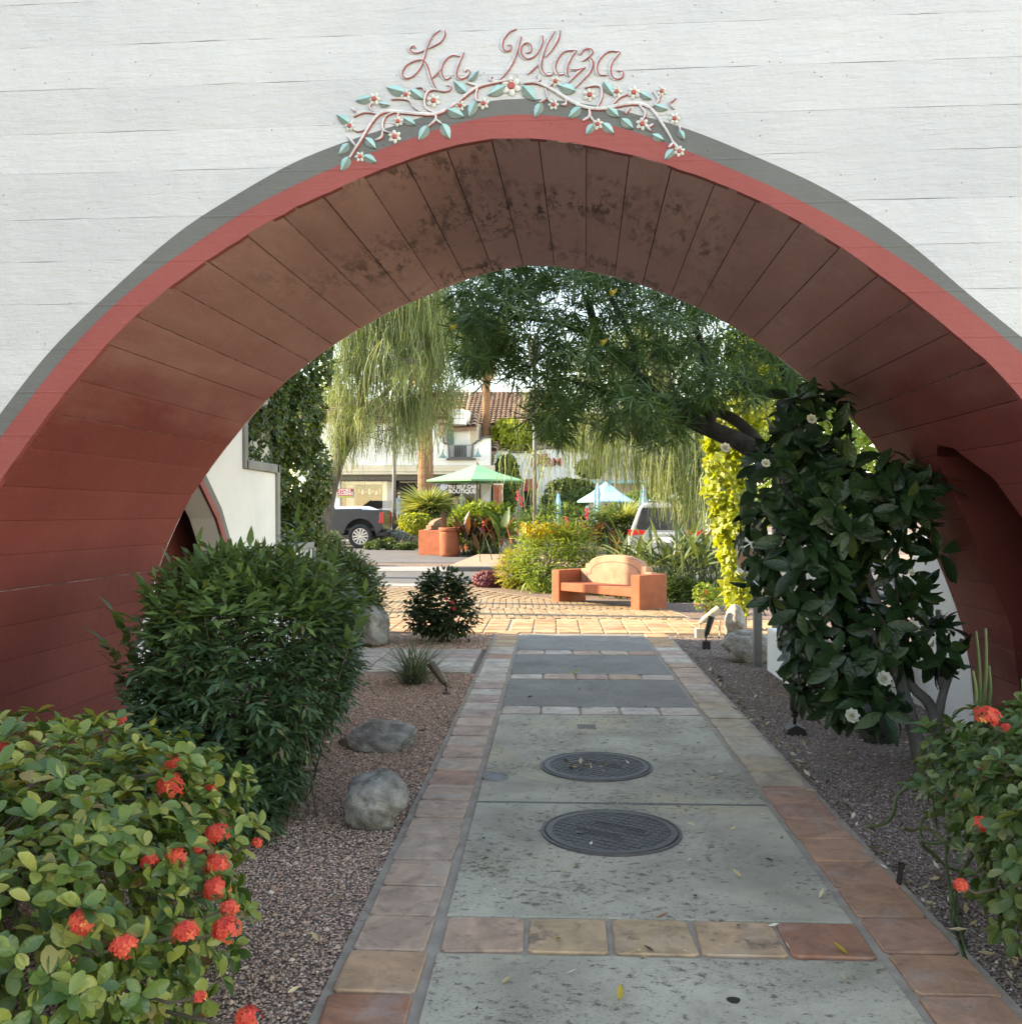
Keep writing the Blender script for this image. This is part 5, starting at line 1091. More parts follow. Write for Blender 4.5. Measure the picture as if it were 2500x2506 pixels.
M['canopy_green'] = plain('canopy_green', (.15, .36, .20), .8); M['canopy_blue'] = plain('canopy_blue', (.22, .48, .56), .8); M['canopy_pale'] = plain('canopy_pale', (.34, .56, .60), .8); M['awning_red'] = plain('awning_red', (.34, .02, .035), .8)
M['pole_brown'] = plain('pole_brown', (.14, .075, .04), .6); M['truck_paint'] = plain('truck_paint', (.022, .025, .034), .3, 0, .4, .25); M['car_silver'] = plain('car_silver', (.40, .42, .45), .3, .3, .5, .5)
M['tyre'] = plain('tyre', (.022, .022, .022), .85); M['rim'] = plain('rim', (.62, .62, .62), .3, .8); M['lamp_red'] = plain('lamp_red', (.55, .02, .03), .2, 0, .6); M['chrome'] = plain('chrome', (.6, .6, .6), .2, .9)
M['car_glass'] = plain('car_glass', (.03, .035, .045), .05, 0, .9); M['urn'] = rough_mat('urn', (.22, .23, .20), (.30, .30, .27), 5, .8)
M['brick_red'] = rough_mat('brick_red', (.34, .13, .08), (.42, .18, .11), 6, .9)

# bench set at an angle on the brick paving
def bench(label, c, rot, s=1.0, group='terracotta coloured garden benches'):
    t = thing('garden_bench', label, 'bench', c, group); T = Matrix.Translation(c) @ Matrix.Rotation(rot, 4, 'Z') @ Matrix.Scale(s, 4)
    Lh = 1.06                                                         # local: x along the bench, -y is the front
    for sx in (-1, 1):
        b = MB(); b.box(sx * Lh - .11, sx * Lh + .11, -.36, .36, 0, .64, T=T); b.build('arm', M['terracotta'], t, bevel=.015)
    b = MB(); b.box(-Lh + .11, Lh - .11, -.33, .30, .24, .40, T=T); b.build('seat', M['terracotta'], t, bevel=.012)
    half = [(.93, .30), (.93, .66), (.80, .66), (.80, .76), (.70, .76)] + [(.70 * math.cos(a), .76 + .19 * math.sin(a)) for a in np.linspace(.15, math.pi / 2, 8)]
    out = half + [(-x, z) for x, z in half[::-1][1:]]
    b = MB(); b.prism(out, .20, .36, T=T); b.build('backrest', M['terracotta_pale'], t, bevel=.012)
    line = [(.76, .41), (.76, .56), (.64, .56), (.64, .64)] + [(.62 * math.cos(a), .65 + .17 * math.sin(a)) for a in np.linspace(.1, math.pi / 2, 9)]
    line = line + [(-x, z) for x, z in line[::-1][1:]]
    b = MB()
    for (x0, z0), (x1, z1) in zip(line, line[1:]): 
        d = unit(np.array([x1 - x0, z1 - z0])); m = np.array([-d[1], d[0]]) * .006
        b.prism([(x0 + m[0], z0 + m[1]), (x1 + m[0], z1 + m[1]), (x1 - m[0], z1 - m[1]), (x0 - m[0], z0 - m[1])], .196, .21, T=T)
    b.build('inset_line', M['groove'], t)
    return t
pl_, pr_ = G(1064, 1137), G(1216, 1153)
d = pr_ - pl_; bc = (pl_ + pr_) / 2; bench('terracotta bench with stepped arched back in front of the flowering border', (bc.x + .08, bc.y + .22, 0.0), math.atan2(d.y, d.x), math.hypot(d.x, d.y) / 2.12)
c = G(818, 1047); bench('terracotta bench seen end-on behind the tall round terracotta bin', (c.x + .50, c.y + 1.1, c.z), R(66), 1.2)
c = G(848, 1050); t = thing('litter_bin', 'tall round terracotta coloured litter bin beside the far bench', 'litter bin', c)
r = 19.5 * .000545 * c.y; h = 55 * .000545 * c.y; b = MB(); b.lathe([(r * .82, 0), (r * .93, .06 * h), (r * .97, .12 * h), (r * .99, .80 * h), (r * 1.0, .86 * h)], c, 28); b.build('body', M['terracotta'], t, True)
b = MB(); b.lathe([(r * 1.0, .865 * h), (r * 1.06, .88 * h), (r * 1.06, .99 * h), (r * .98, h), (r * .9, h), (r * .88, .9 * h)], c, 28); b.build('rim', M['terracotta'], t, True)
c = G(957, 1050); t = thing('stone_urn', 'grey stone urn planted with a loose shrub beside the dark cannas', 'urn', c); w = .000545 * c.y
b = MB(); b.lathe([(8 * w, 0), (11 * w, 4 * w), (14.5 * w, 16 * w), (15 * w, 24 * w), (13 * w, 30 * w), (14.5 * w, 32 * w), (13 * w, 33 * w)], c, 24); b.build('body', M['urn'], t, True)
bush('urn_plant', 'loose olive green plant growing in the stone urn', 'plant', (c.x, c.y, c.z + 30 * w), [(c.x, c.y, c.z + 44 * w, 22 * w, .3, 14 * w), (c.x + 14 * w, c.y, c.z + 38 * w, 16 * w, .25, 12 * w)], M['lf_bright'], .07, .4, 900, 'spray', 5, shell=.3, zmin=.1)

# planted borders: each clump a thing
def px_bush(name, label, cat, xy, blobs, Yd, mat, leaf, width, n, style='rosette', k=4, shell=.55, depth=.5, single=0, power=2.0, shape='oval', group=None, open_=.7):
    bb = [(*at(x, y, Yd + (0.15 * (j % 2))), rx * .000545 * Yd, max(.15, depth * rx * .000545 * Yd), ry * .000545 * Yd) for j, (x, y, rx, ry) in enumerate(blobs)]
    p = at(*xy, Yd); return bush(name, label, cat, (p.x, Yd, gz(Yd)), bb, mat, leaf * 1.2, width, int(n * 1.7), style, k, single, group, shell, power, shape, zmin=gz(Yd) + .02, twigs=12, open_=open_)
px_bush('flowering_shrub', 'bright green shrub topped with yellow flowers left of the near bench', 'shrub', (1040, 1105), [(1040, 1056, 48, 42), (1005, 1075, 30, 30), (1075, 1065, 36, 40), (1050, 1090, 38, 24), (1022, 1022, 22, 24), (1070, 1022, 26, 28), (1095, 1045, 20, 22)], 19.0, M['lf_bright'], .12, .24, 3200, 'spray', 7, depth=.7, shape='lance')
px_bush('yellow_bloom', 'drift of small yellow flowers on top of the bright green shrub', 'flowers', (1020, 1010), [(1015, 1000, 34, 14), (1062, 1003, 24, 11)], 18.9, M['lf_yellow'], .05, .8, 380, 'rosette', 5, depth=.6)
px_bush('golden_shrub', 'rounded golden yellow shrub between the purple clump and the tall flowering shrub', 'shrub', (965, 1108), [(966, 1076, 24, 28), (975, 1056, 20, 14), (985, 1092, 22, 18)], 19.6, M['lf_gold'], .05, .5, 2600, 'spray', 6, depth=.8)
px_bush('groundcover_clump', 'low purplish pink foliage clump at the corner of the brick paving', 'plant', (915, 1108), [(918, 1094, 25, 15), (940, 1098, 18, 12), (1000, 1106, 20, 8)], 19.9, M['lf_purple'], .055, .7, 2200, 'rosette', 4, depth=.8)
def px_blades(name, label, cat, xy, Yd, n, hpx, mat, wid, spread, base=.15, group=None, single=0, wz=None):
    p = at(*xy, Yd); return tuft(name, label, (p.x, Yd, max(gz(Yd), 0) if wz is None else p.z), n, hpx * .000545 * Yd, mat, wid, spread, cat, group, base, single)
px_blades('strap_plant', 'clump of upright sword-like leaves beside the tall thin lamp post', 'plant', (995, 1085), 20.2, 60, 78, M['lf_strap'], .075, .75, .18, 'strap-leaved clumps in the border', 50)
px_blades('strap_plant', 'clump of upright sword-like leaves just behind the bench back', 'plant', (1130, 1080), 18.6, 70, 90, M['lf_strap'], .075, .8, .25, 'strap-leaved clumps in the border', 50)
px_blades('strap_plant', 'dark fan of long stiff leaves behind the right bench arm', 'plant', (1195, 1130), 18.2, 90, 118, M['lf_strap'], .06, 1.0, .3, 'strap-leaved clumps in the border', 60)
def paddles(label, xy, Yd, n, hpx, mat, name='bird_of_paradise', wid=.24, blade=.75, spread=.7, cat='plant', base=.25, group='large-leaved plants in the border'):
    """stalks that each carry one big paddle-shaped leaf"""
    p = at(*xy, Yd); z0 = gz(Yd); t = thing(name, label, cat, (p.x, Yd, z0), group); tp = leaf_tpl(wid, 6, .25, -.25, 'oval', .01); H = hpx * .000545 * Yd
    for k in range(n):
        a = rng.random() * 6.28; s = rng.random() ** .7 * spread; h = H * rng.uniform(.5, 1.0) * (1 - .25 * s); c0 = Vector((p.x + rng.normal(0, base), Yd + rng.normal(0, base * .6), z0))
        e = c0 + Vector((math.cos(a) * s * h * .7, math.sin(a) * s * h * .7, h * (1 - blade * .45))); b = MB(); b.tube([c0, c0.lerp(e, .5) + Vector((0, 0, .06)), e], [.014, .011, .008], 5); b.build('stalk', M['lf_strap'], t, True)
        d = unit(np.array([math.cos(a) * s * 1.1, math.sin(a) * s * 1.1, 1 - .4 * s]) + rng.normal(0, .1, 3)); nn = unit(np.array([-math.cos(a), -math.sin(a), .5]) + rng.normal(0, .35, 3)); nn = unit(nn - d * (nn @ d))
        me = scatter_mesh('leaf', tp, np.array([tuple(e)]), frames(d[None], nn[None]), np.array([H * blade * rng.uniform(.5, .75)]), np.array([rng.random()])); link('leaf', me, mat, t)
    return t
paddles('large grey green paddle-leaved plant spreading behind the bench at right', (1265, 1140), 18.0, 130, 145, M['lf_strap'], base=.55, spread=.95, wid=.11)
paddles('paddle-leaved plant at the foot of the weeping tree trunk', (1330, 1130), 18.4, 60, 125, M['lf_strap'], wid=.14, base=.35, spread=.9)
paddles('large mid green canna with broad upright leaves and red flower spikes', (965, 1045), 29.5, 20, 95, M['lf_green'], 'canna', .34, .8, .7, base=.5)
paddles('dense dark red canna clump right of the round litter bin', (912, 1049), 29.6, 95, 80, M['lf_canna'], 'canna', .26, .7, .6, base=.42)
paddles('bronze canna row behind the yellow flowered shrub', (1060, 1040), 26.0, 80, 84, M['lf_canna'], 'canna', .22, .7, .6, base=.9)
paddles('dark canna row in front of the shop window beside the pickup truck', (748, 1015), 39.5, 70, 60, M['lf_canna'], 'canna', .22, .7, .6, base=1.0)
for k, (x, y, Yd) in enumerate([(976, 935, 29), (983, 946, 29), (1106, 968, 26), (1068, 985, 26), (912, 992, 29)]):
    t = thing('canna_flower', ['tall red canna flower spike left of the lamp post', 'second red canna flower spike beside the tall one', 'coral canna spike near the folded blue parasol', 'coral canna spike above the yellow flowers', 'small red bloom among the dark cannas'][k], 'flower', at(x, y + 20, Yd))
    b = MB(); b.tube([at(x, y + 45, Yd), at(x, y, Yd)], [.015, .01], 5); b.build('stalk', M['lf_strap'], t); flower_heads(t, [(at(x + dx, y + dy, Yd), (0, -1, .4), .8) for dx, dy in ((0, -6), (1.5, 0), (-1.5, 5), (1, 9))], .05, M['petal_red'], 5, .045, 'flower')
px_bush('green_shrub', 'sprawling bright green shrub behind the round litter bin', 'shrub', (905, 1020), [(905, 985, 45, 22), (870, 1000, 22, 18), (940, 985, 30, 20), (925, 1005, 34, 22)], 30.2, M['lf_bright'], .12, .5, 3000, 'spray', 5, depth=.5)
px_bush('lime_shrub', 'rounded lime green shrub in front of the fan palm', 'shrub', (785, 1015), [(788, 988, 26, 18), (770, 985, 14, 14), (800, 1000, 16, 14)], 33.5, M['lf_lime'], .10, .6, 2400, 'rosette', 4, depth=.7)
px_bush('silver_planting', 'strip of silvery low plants along the kerb behind the pickup', 'plant', (740, 1015), [(715, 1006, 18, 9), (745, 1010, 20, 8), (775, 1012, 20, 8)], 35.0, M['lf_silver'], .09, .5, 1800, 'rosette', 4, depth=.6)
px_bush('low_planting', 'low white flowered plants in the road island near the truck wheel', 'plant', (740, 1034), [(712, 1027, 12, 8), (735, 1026, 16, 9), (765, 1030, 22, 5), (697, 1029, 8, 6)], 32.5, M['lf_green'], .08, .5, 1500, 'rosette', 4, depth=.8)
px_bush('round_shrub', 'round grey green shrub in a tub at the foot of the leaning left tree', 'shrub', (622, 1052), [(622, 1030, 18, 20)], 25.5, M['lf_green'], .06, .5, 2000, 'spray', 6, depth=1)
px_bush('dark_shrub', 'dark low shrub under the paddle leaves right of the bench', 'shrub', (1280, 1140), [(1270, 1118, 32, 22), (1310, 1125, 26, 18)], 17.2, M['lf_ivy'], .05, .5, 2400, 'spray', 5, depth=.7)
px_bush('border_planting', 'mixed green and rusty planting beyond the yellow shrub', 'plant', (1090, 1010), [(1060, 985, 40, 20), (1110, 990, 40, 20), (1010, 985, 30, 18), (1150, 1000, 30, 20)], 27.0, M['lf_green'], .10, .4, 2600, 'spray', 5, depth=.5)
# palms
def fan_frond(parent, c, d, r, mat, nb=22, droop=.25, name='frond'):
    """one fan leaf: narrow blades spreading from the end of a stalk"""
    d = unit(np.array(d, float)); u = unit(np.cross(d, [0, 0, 1.0]) + 1e-6); w = np.cross(u, d); P = []; D = []; N = []
    for k in range(nb):
        a = R(-105 + 210 * k / (nb - 1)); dd = d * math.cos(a) + u * math.sin(a); dd[2] -= droop * abs(math.sin(a)) * .4; P.append(c); D.append(unit(dd)); N.append(w)
    me = scatter_mesh(name, leaf_tpl(.085, 4, .3, -droop, 'lance'), np.array(P), frames(np.array(D), np.array(N)), np.full(nb, r) * rng.uniform(.85, 1.05, nb), np.full(nb, rng.random()) * .6 + rng.random(nb) * .4)
    return link(name, me, mat, parent)
def fan_palm(label, base, h, r0, crown, nf, fr, group='fan palms', skirt=0, mat=None, ld=None, petiole=.5):
    t = thing('fan_palm', label, 'palm', base, group); bz = Vector(base); top = bz + Vector((0, 0, h)); b = MB(); n = max(10, int(h / .16)); rs = [r0 * (1.12 - .25 * i / n + (.05 if i % 2 else 0) + rng.normal(0, .015)) for i in range(n + 1)]
    b.tube([bz.lerp(top, i / n) + Vector((rng.normal(0, .006), rng.normal(0, .006), 0)) for i in range(n + 1)], rs, 14); b.build('trunk', M['palm_bark'], t, False)
    pb = MB()
    for k in range(nf):
        a = k * 2.4 + rng.normal(0, .2); el = 1.25 - 1.55 * (k / nf) + rng.normal(0, .1); d = np.array([math.cos(a) * math.cos(el), math.sin(a) * math.cos(el), math.sin(el)])
        e = np.array(top) + d * petiole * crown; pb.tube([top, Vector(e)], [.02, .012], 5); fan_frond(t, e, d + np.array([0, 0, -.25]), fr * rng.uniform(.85, 1.1), mat or M['lf_palm'])
    for k in range(skirt):
        a = k * 2.4; el = -.6 - .75 * rng.random(); d = np.array([math.cos(a) * math.cos(el), math.sin(a) * math.cos(el), math.sin(el)]); c = np.array(top) - np.array([0, 0, rng.random() * crown * .9]); fan_frond(t, c + d * .25, d + np.array([0, 0, -.5]), fr * .9, M['lf_dead'], 18, .4)
    pb.build('leaf_stalk', M['lf_palm'], t); return t
p = at(808, 1010, 36.5); fan_palm('short bushy fan palm in front of the boutique window', (p.x, 36.5, gz(36.5)), 1.1, .34, 1.0, 46, 1.05)
p = at(1172, 1000, 28); fan_palm('short bushy fan palm left of the silver car', (p.x, 28, gz(28)), .75, .26, 1.0, 46, .85)
p = at(803, 960, 38.5); fan_palm('tall thick-trunked palm rising past the left shop window', (p.x, 38.5, .3), at(803, 640, 38.5).z, .29, 1.5, 40, 1.2, skirt=22)
p = at(917, 830, 47.0); fan_palm('tall slender orange-trunked palm in front of the tiled roof', (p.x, 47.0, .05), at(917, 650, 47).z, .20, 1.5, 42, 1.3, skirt=6)
# weeping trees: thin needle strands
def weeping(label, base, limbs, blobs, n, ln, Yd, floor, seed, single=0):
    t = thing('weeping_tree', label, 'tree', base, 'weeping needle-leaved trees')
    stems(t, limbs[:1], 'trunk', M['bark'], 10); stems(t, limbs[1:], 'limb', M['bark'], 7)
    B = np.array([(*at(x, y, Yd + dy), rx * .000545 * Yd, .9, ry * .000545 * Yd) for x, y, rx, ry, dy in blobs]); vol = B[:, 3] * B[:, 5]
    nb = n // 26; idx = rng.choice(len(B), nb, p=vol / vol.sum()); q = rand_dirs(nb) * (rng.random(nb) ** .4)[:, None]; C0 = B[idx, :3] + q * B[idx, 3:6]
    TD = unit(np.stack([rng.normal(0, 1, nb), rng.normal(0, .6, nb), rng.normal(-.2, .35, nb)], 1)) * rng.uniform(.25, .75, nb)[:, None]      # each bunch hangs from one arching twig
    bi = rng.integers(0, nb, n); f_ = rng.random(n); P = C0[bi] + TD[bi] * f_[:, None] + rng.normal(0, .03, (n, 3)); P[:, 2] -= .25 * f_ ** 2 * np.linalg.norm(TD[bi], axis=1)
    L_ = rng.uniform(ln[0], ln[1], nb)[bi] * rng.uniform(.45, 1.1, n); K = 6; fl = floor(P) + np.abs(rng.normal(0, .35, n)); L_ = np.minimum(L_, np.maximum(P[:, 2] - fl, .25))
    tw = MB()
    for k in range(0, nb, 2): tw.tube([C0[k] - TD[k] * .4, C0[k], C0[k] + TD[k]], [.012, .008, .004], 4, cap=False)
    tw.fix = False; tw.build('twig', M['bark'], t)['kind'] = 'stuff'
    a = rng.random(n) * 6.28; sx, sy = np.cos(a) * .28, np.sin(a) * .28; V = []; w = .0085 * rng.uniform(.7, 1.3, n); wx, wy = np.cos(a + 1.3) * w, np.sin(a + 1.3) * w
    ph = rng.random(n) * 6.28
    for k in range(K):
        s = k / (K - 1); out = np.sin(min(1, s * 1.6) * 1.57); wob = .045 * np.sin(ph + s * 6)
        x = P[:, 0] + sx * out * L_ + wob; y = P[:, 1] + sy * out * L_; z = P[:, 2] + .06 * L_ * math.sin(s * 3.1) - L_ * s ** 1.25
        tp = 1 - .6 * s; V.append(np.stack([x - wx * tp, y - wy * tp, z], 1)); V.append(np.stack([x + wx * tp, y + wy * tp, z], 1))
    V = np.stack(V, 1); fq = np.array([(2 * i, 2 * i + 1, 2 * i + 3, 2 * i + 2) for i in range(K - 1)]); Fc = (fq[None] + (np.arange(n) * 2 * K)[:, None, None]).reshape(-1, 4)
    cl = (P[:, 0] * 1.7 + P[:, 2] * 1.3 + np.sin(P[:, 0] * 5 + P[:, 1] * 3)); tint = np.clip(.5 + .3 * np.sin(cl * 2) + rng.normal(0, .18, n), 0, .999)
    me = np_mesh('crown', V.reshape(-1, 3), Fc, np.repeat(tint, K - 1)); o = link('crown', me, M['lf_weep'], t); o['kind'] = 'stuff'; return t
Yl = 22.0
weeping('weeping willow-like tree with a leaning trunk left of the shop', at(600, 1060, Yl), [([at(598, 1065, Yl), at(612, 980, Yl), at(630, 900, Yl), at(662, 800, Yl), at(700, 690, Yl), at(722, 600, Yl), at(740, 520, Yl)], .19, .08), ([at(665, 800, Yl), at(720, 750, Yl - .3), at(770, 690, Yl - .5), at(800, 640, Yl - .6)], .07, .03), ([at(640, 880, Yl), at(690, 800, Yl - .6), at(735, 755, Yl - .9)], .05, .02), ([at(710, 650, Yl), at(780, 590, Yl), at(840, 560, Yl)], .07, .03)],
     [(700, 590, 80, 70, 0), (790, 590, 70, 60, .3), (655, 690, 40, 70, -.3), (730, 680, 80, 60, -.5), (820, 620, 38, 50, .3), (690, 780, 60, 55, -.3), (770, 760, 60, 50, .3), (650, 790, 32, 50, 0), (740, 500, 130, 70, 0), (820, 760, 36, 40, .5), (848, 640, 26, 50, .4), (845, 700, 20, 40, .4)], 9200, (.35, 1.7), Yl,
     lambda P: np.interp(P[:, 0], [at(620, 900, Yl).x, at(700, 900, Yl).x, at(780, 880, Yl).x, at(840, 850, Yl).x, at(860, 790, Yl).x], [1.9, 2.3, 2.5, 3.0, 3.7]), 1)
Yr = 20.0
weeping('weeping willow-like tree with a thick leaning trunk right of the lamp post', at(1390, 1080, Yr), [([at(1392, 1085, Yr), at(1370, 1000, Yr), at(1335, 920, Yr), at(1300, 850, Yr), at(1275, 790, Yr), at(1240, 700, Yr), at(1200, 600, Yr)], .30, .14), ([at(1300, 850, Yr), at(1330, 760, Yr), at(1350, 650, Yr)], .14, .06), ([at(1260, 740, Yr), at(1180, 700, Yr), at(1100, 700, Yr), at(1020, 690, Yr)], .08, .03)],
     [(1060, 720, 70, 40, 0), (1160, 740, 60, 45, .5), (1240, 780, 70, 40, -.6), (1330, 830, 50, 50, -.6), (1300, 880, 50, 40, -.9), (1110, 790, 60, 30, 0), (1215, 850, 60, 30, .4), (1010, 850, 20, 20, -.5), (1370, 900, 30, 60, -.9), (1040, 895, 30, 16, -.6), (1200, 640, 160, 60, 0)], 3600, (.7, 2.9), Yr,
     lambda P: np.interp(P[:, 0], [at(1000, 1000, Yr).x, at(1040, 960, Yr).x, at(1090, 920, Yr).x, at(1200, 950, Yr).x, at(1290, 1040, Yr).x, at(1380, 1080, Yr).x], [1.3, 1.7, 2.1, 1.9, 1.0, .5]), 2)

# poles
def lamp_post(label, x, ytop, ybot, Yd, r, mat):
    p = at(x, ybot, Yd); z1 = at(x, ytop, Yd).z; t = thing('lamp_post', label, 'lamp post', (p.x, Yd, gz(Yd)), 'slender street poles')
    b = MB(); b.tube([(p.x, Yd, gz(Yd)), (p.x, Yd, (z1 + gz(Yd)) / 2), (p.x, Yd, z1)], [r, r * .9, r * .75], 12); b.build('pole', mat, t, True)
    b = MB(); b.lathe([(r * 2.2, 0), (r * 2.2, .1), (r * 1.5, .18), (r * 1.4, .45), (r, .5)], (p.x, Yd, gz(Yd)), 12); b.build('base', mat, t, True)
    b = MB(); b.lathe([(r * .8, 0), (r * 2.6, .12), (r * 3, .4), (r * .6, .55), (.01, .6)], (p.x, Yd, z1), 12); b.build('lantern', mat, t, True)
lamp_post('tall grey brown pole right of the green parasol', 1008, 690, 1058, 19.4, .044, M['grey_post'])
lamp_post('dark pole between the left shop window and the shop door', 744, 800, 985, 39, .085, M['grey_post'])
lamp_post('distant thin pole behind the weeping strands at right', 1160, 760, 930, 40, .06, M['grey_post'])
for px_, py_, lb_ in ((-7.0, 15.5, 'tall post hidden behind the ivy that throws the nearer long shadow over the pavers'), (-7.4, 17.25, 'tall post hidden behind the ivy that throws the farther long shadow over the pavers')):
    t = thing('lamp_post', lb_, 'lamp post', (px_, py_, gz(py_)), 'slender street poles'); b = MB(); b.tube([(px_, py_, gz(py_)), (px_, py_, 5.6)], .125, 12); b.build('pole', M['grey_post'], t, True)
    b = MB(); b.lathe([(.05, 0), (.16, .12), (.18, .4), (.04, .55), (.01, .6)], (px_, py_, 5.55), 12); b.build('lantern', M['grey_post'], t, True)
# parasols
def parasol(label, x, ytop, yrim, xl, xr, Yd, mat, n=8, rot=.2):
    p = at(x, yrim, Yd); q = at(x, ytop, Yd); r = (at(xr, yrim, Yd).x - at(xl, yrim, Yd).x) / 2; cx = (at(xr, yrim, Yd).x + at(xl, yrim, Yd).x) / 2
    t = thing('parasol', label, 'parasol', (cx, Yd, gz(Yd)), 'open parasols'); b = MB(); b.tube([(cx, Yd, gz(Yd)), (cx, Yd, q.z)], .035, 10); b.build('pole', M['pole_brown'], t)
    b = MB(); ring = [(cx + r * math.cos(rot + 2 * math.pi * k / n), Yd + r * math.sin(rot + 2 * math.pi * k / n), p.z + .03) for k in range(n)]
    mid = [(cx + (v[0] - cx) * .5, Yd + (v[1] - Yd) * .5, p.z + (q.z - p.z) * .46) for v in ring]; low = [(v[0], v[1], v[2] - .05) for v in ring]
    b.add([(cx, Yd, q.z)] + mid + ring + low, [(0, 1 + k, 1 + (k + 1) % n) for k in range(n)] + [(1 + k, 1 + n + k, 1 + n + (k + 1) % n, 1 + (k + 1) % n) for k in range(n)] + [(1 + n + k, 1 + 2 * n + k, 1 + 2 * n + (k + 1) % n, 1 + n + (k + 1) % n) for k in range(n)]); b.fix = False; b.build('canopy', mat, t)
    b = MB(); b.lathe([(.06, 0), (.03, .06), (.01, .1)], (cx, Yd, q.z - .02), 8); b.build('finial', M['pole_brown'], t)
    for k in range(n): b = MB(); b.tube([Vector((cx, Yd, p.z + .15)), Vector(mid[k]) - Vector((0, 0, .03))], .012, 5); b.build('rib', M['pole_brown'], t)
parasol('large green parasol standing in front of the boutique', 905, 876, 909, 799, 1001, 31.5, M['canopy_green'], 6, .5)
parasol('pale blue parasol left of the short bushy palm', 1140, 908, 947, 1085, 1200, 36, M['canopy_pale'], 6, .3)
parasol('pale turquoise parasol above the silver car', 1300, 905, 940, 1255, 1350, 34, M['canopy_pale'], 6, .3)
for x, y0, y1, Yd, lb in ((1126, 912, 985, 33, 'folded blue parasol left of the short bushy palm'), (1052, 932, 990, 35, 'folded pale blue parasol behind the yellow flowers'), (1212, 915, 955, 35, 'folded blue parasol above the silver car roof')):
    p = at(x, y1, Yd); q = at(x, y0, Yd); t = thing('folded_parasol', lb, 'parasol', (p.x, Yd, gz(Yd)), 'folded parasols'); h = q.z - p.z
    b = MB(); b.tube([(p.x, Yd, gz(Yd)), (p.x, Yd, q.z + .1)], .03, 8); b.build('pole', M['grey_post'], t)
    b = MB(); nn = 12; prof_ = [(.20, 0), (.17, .25 * h), (.11, .6 * h), (.13, .72 * h), (.05, h)]; vs = []
    for r_, z in prof_:
        for k in range(nn): rr = r_ * (1 if k % 2 else .62); vs.append((p.x + rr * math.cos(6.283 * k / nn), Yd + rr * math.sin(6.283 * k / nn), p.z + z))
    b.add(vs, [(i * nn + k, i * nn + (k + 1) % nn, (i + 1) * nn + (k + 1) % nn, (i + 1) * nn + k) for i in range(4) for k in range(nn)]); b.fix = False; b.build('canopy', M['canopy_blue'], t)
t = thing('gate_pier', 'short terracotta pier with white cap left of the silver car', 'pier', (at(1147, 985, 31).x, 31, gz(31))); b = MB(); fb(b, 1137, 1158, 976, 1020, 31, .5); b.build('shaft', M['brick_red'], t); b = MB(); p = at(1147, 976, 31); b.prism([(p.x - .28, p.z), (p.x + .28, p.z), (p.x + .24, p.z + .08), (p.x, p.z + .22), (p.x - .24, p.z + .08)], 30.95, 31.55); b.build('cap', M['shop_white'], t)

# vehicles
def wheel(parent, c, r, w, side):
    """wheel in the x-z plane; side is the y direction it faces"""
    o = MB(); n = 32; prof_ = [(r * .66, -w / 2), (r * .93, -w / 2), (r, -w * .36), (r, w * .36), (r * .93, w / 2), (r * .66, w / 2)]; vs = []
    for rr, yy in prof_:
        for k in range(n): vs.append((c[0] + rr * math.cos(6.2832 * k / n), c[1] + yy, c[2] + rr * math.sin(6.2832 * k / n)))
    o.add(vs, [(i * n + k, i * n + (k + 1) % n, ((i + 1) % 6) * n + (k + 1) % n, ((i + 1) % 6) * n + k) for i in range(6) for k in range(n)]); ty = o.build('wheel', M['tyre'], parent, True)
    b = MB(); yf_ = c[1] + side * w * .36
    def disc(r0, r1, y0, m): 
        vs = [(c[0] + rr * math.cos(6.2832 * k / n), y0, c[2] + rr * math.sin(6.2832 * k / n)) for rr in (r0, r1) for k in range(n)]; b.add(vs, [(k, (k + 1) % n, n + (k + 1) % n, n + k) for k in range(n)], m)
    disc(r * .60, r * .67, yf_, 0); disc(.001, r * .14, yf_ + side * .012, 0); disc(.001, r * .66, yf_ - side * .06, 1)
    for k in range(6):
        for s in (-.09, .09):
            a = 6.2832 * k / 6 + .26; u = np.array([math.cos(a), math.sin(a)]); v = np.array([-u[1], u[0]]); q = [u * r * .10 + v * r * s * .7 - v * .022, u * r * .10 + v * r * s * .7 + v * .022, u * r * .62 + v * r * s * 1.5 + v * .026, u * r * .62 + v * r * s * 1.5 - v * .026]
            b.add([(c[0] + e[0], yf_ + side * .004, c[2] + e[1]) for e in q] + [(c[0] + e[0], yf_ - side * .04, c[2] + e[1]) for e in q], [(0, 1, 2, 3), (0, 4, 5, 1), (2, 6, 7, 3), (1, 5, 6, 2), (0, 3, 7, 4)], 0)
    b.fix = False; b.build('rim', [M['rim'], M['tyre']], ty)
zt = gz(34); xr_t = at(722, 1000, 34).x; t = thing('pickup_truck', 'dark blue grey pickup truck with its rear towards the palms, parked by the shop', 'pickup truck', (xr_t - 2.6, 35, zt))
wx = at(679, 1012, 34).x; wr = .43; yb0, yb1 = 34.05, 35.95
def side_outline():
    o = [(xr_t - .06, zt + .62), (xr_t, zt + .75), (xr_t - .02, zt + 1.30), (xr_t - .10, zt + 1.36), (xr_t - 2.05, zt + 1.38), (xr_t - 2.05, zt + .50), (wx - .58, zt + .50)]
    return o + [(wx + .55 * math.cos(a), zt + wr + .05 + .56 * math.sin(a)) for a in np.linspace(math.pi - .1, .1, 12)] + [(wx + .60, zt + .52)]
for y0, y1 in ((yb0, yb0 + .10), (yb1 - .10, yb1)):
    b = MB(); b.prism(side_outline(), y0, y1); b.build('bed_side', M['truck_paint'], t, bevel=.03)
b = MB(); b.box(xr_t - 2.05, xr_t - .03, yb0 + .1, yb1 - .1, zt + .62, zt + .72); b.build('bed_floor', M['black_metal'], t)
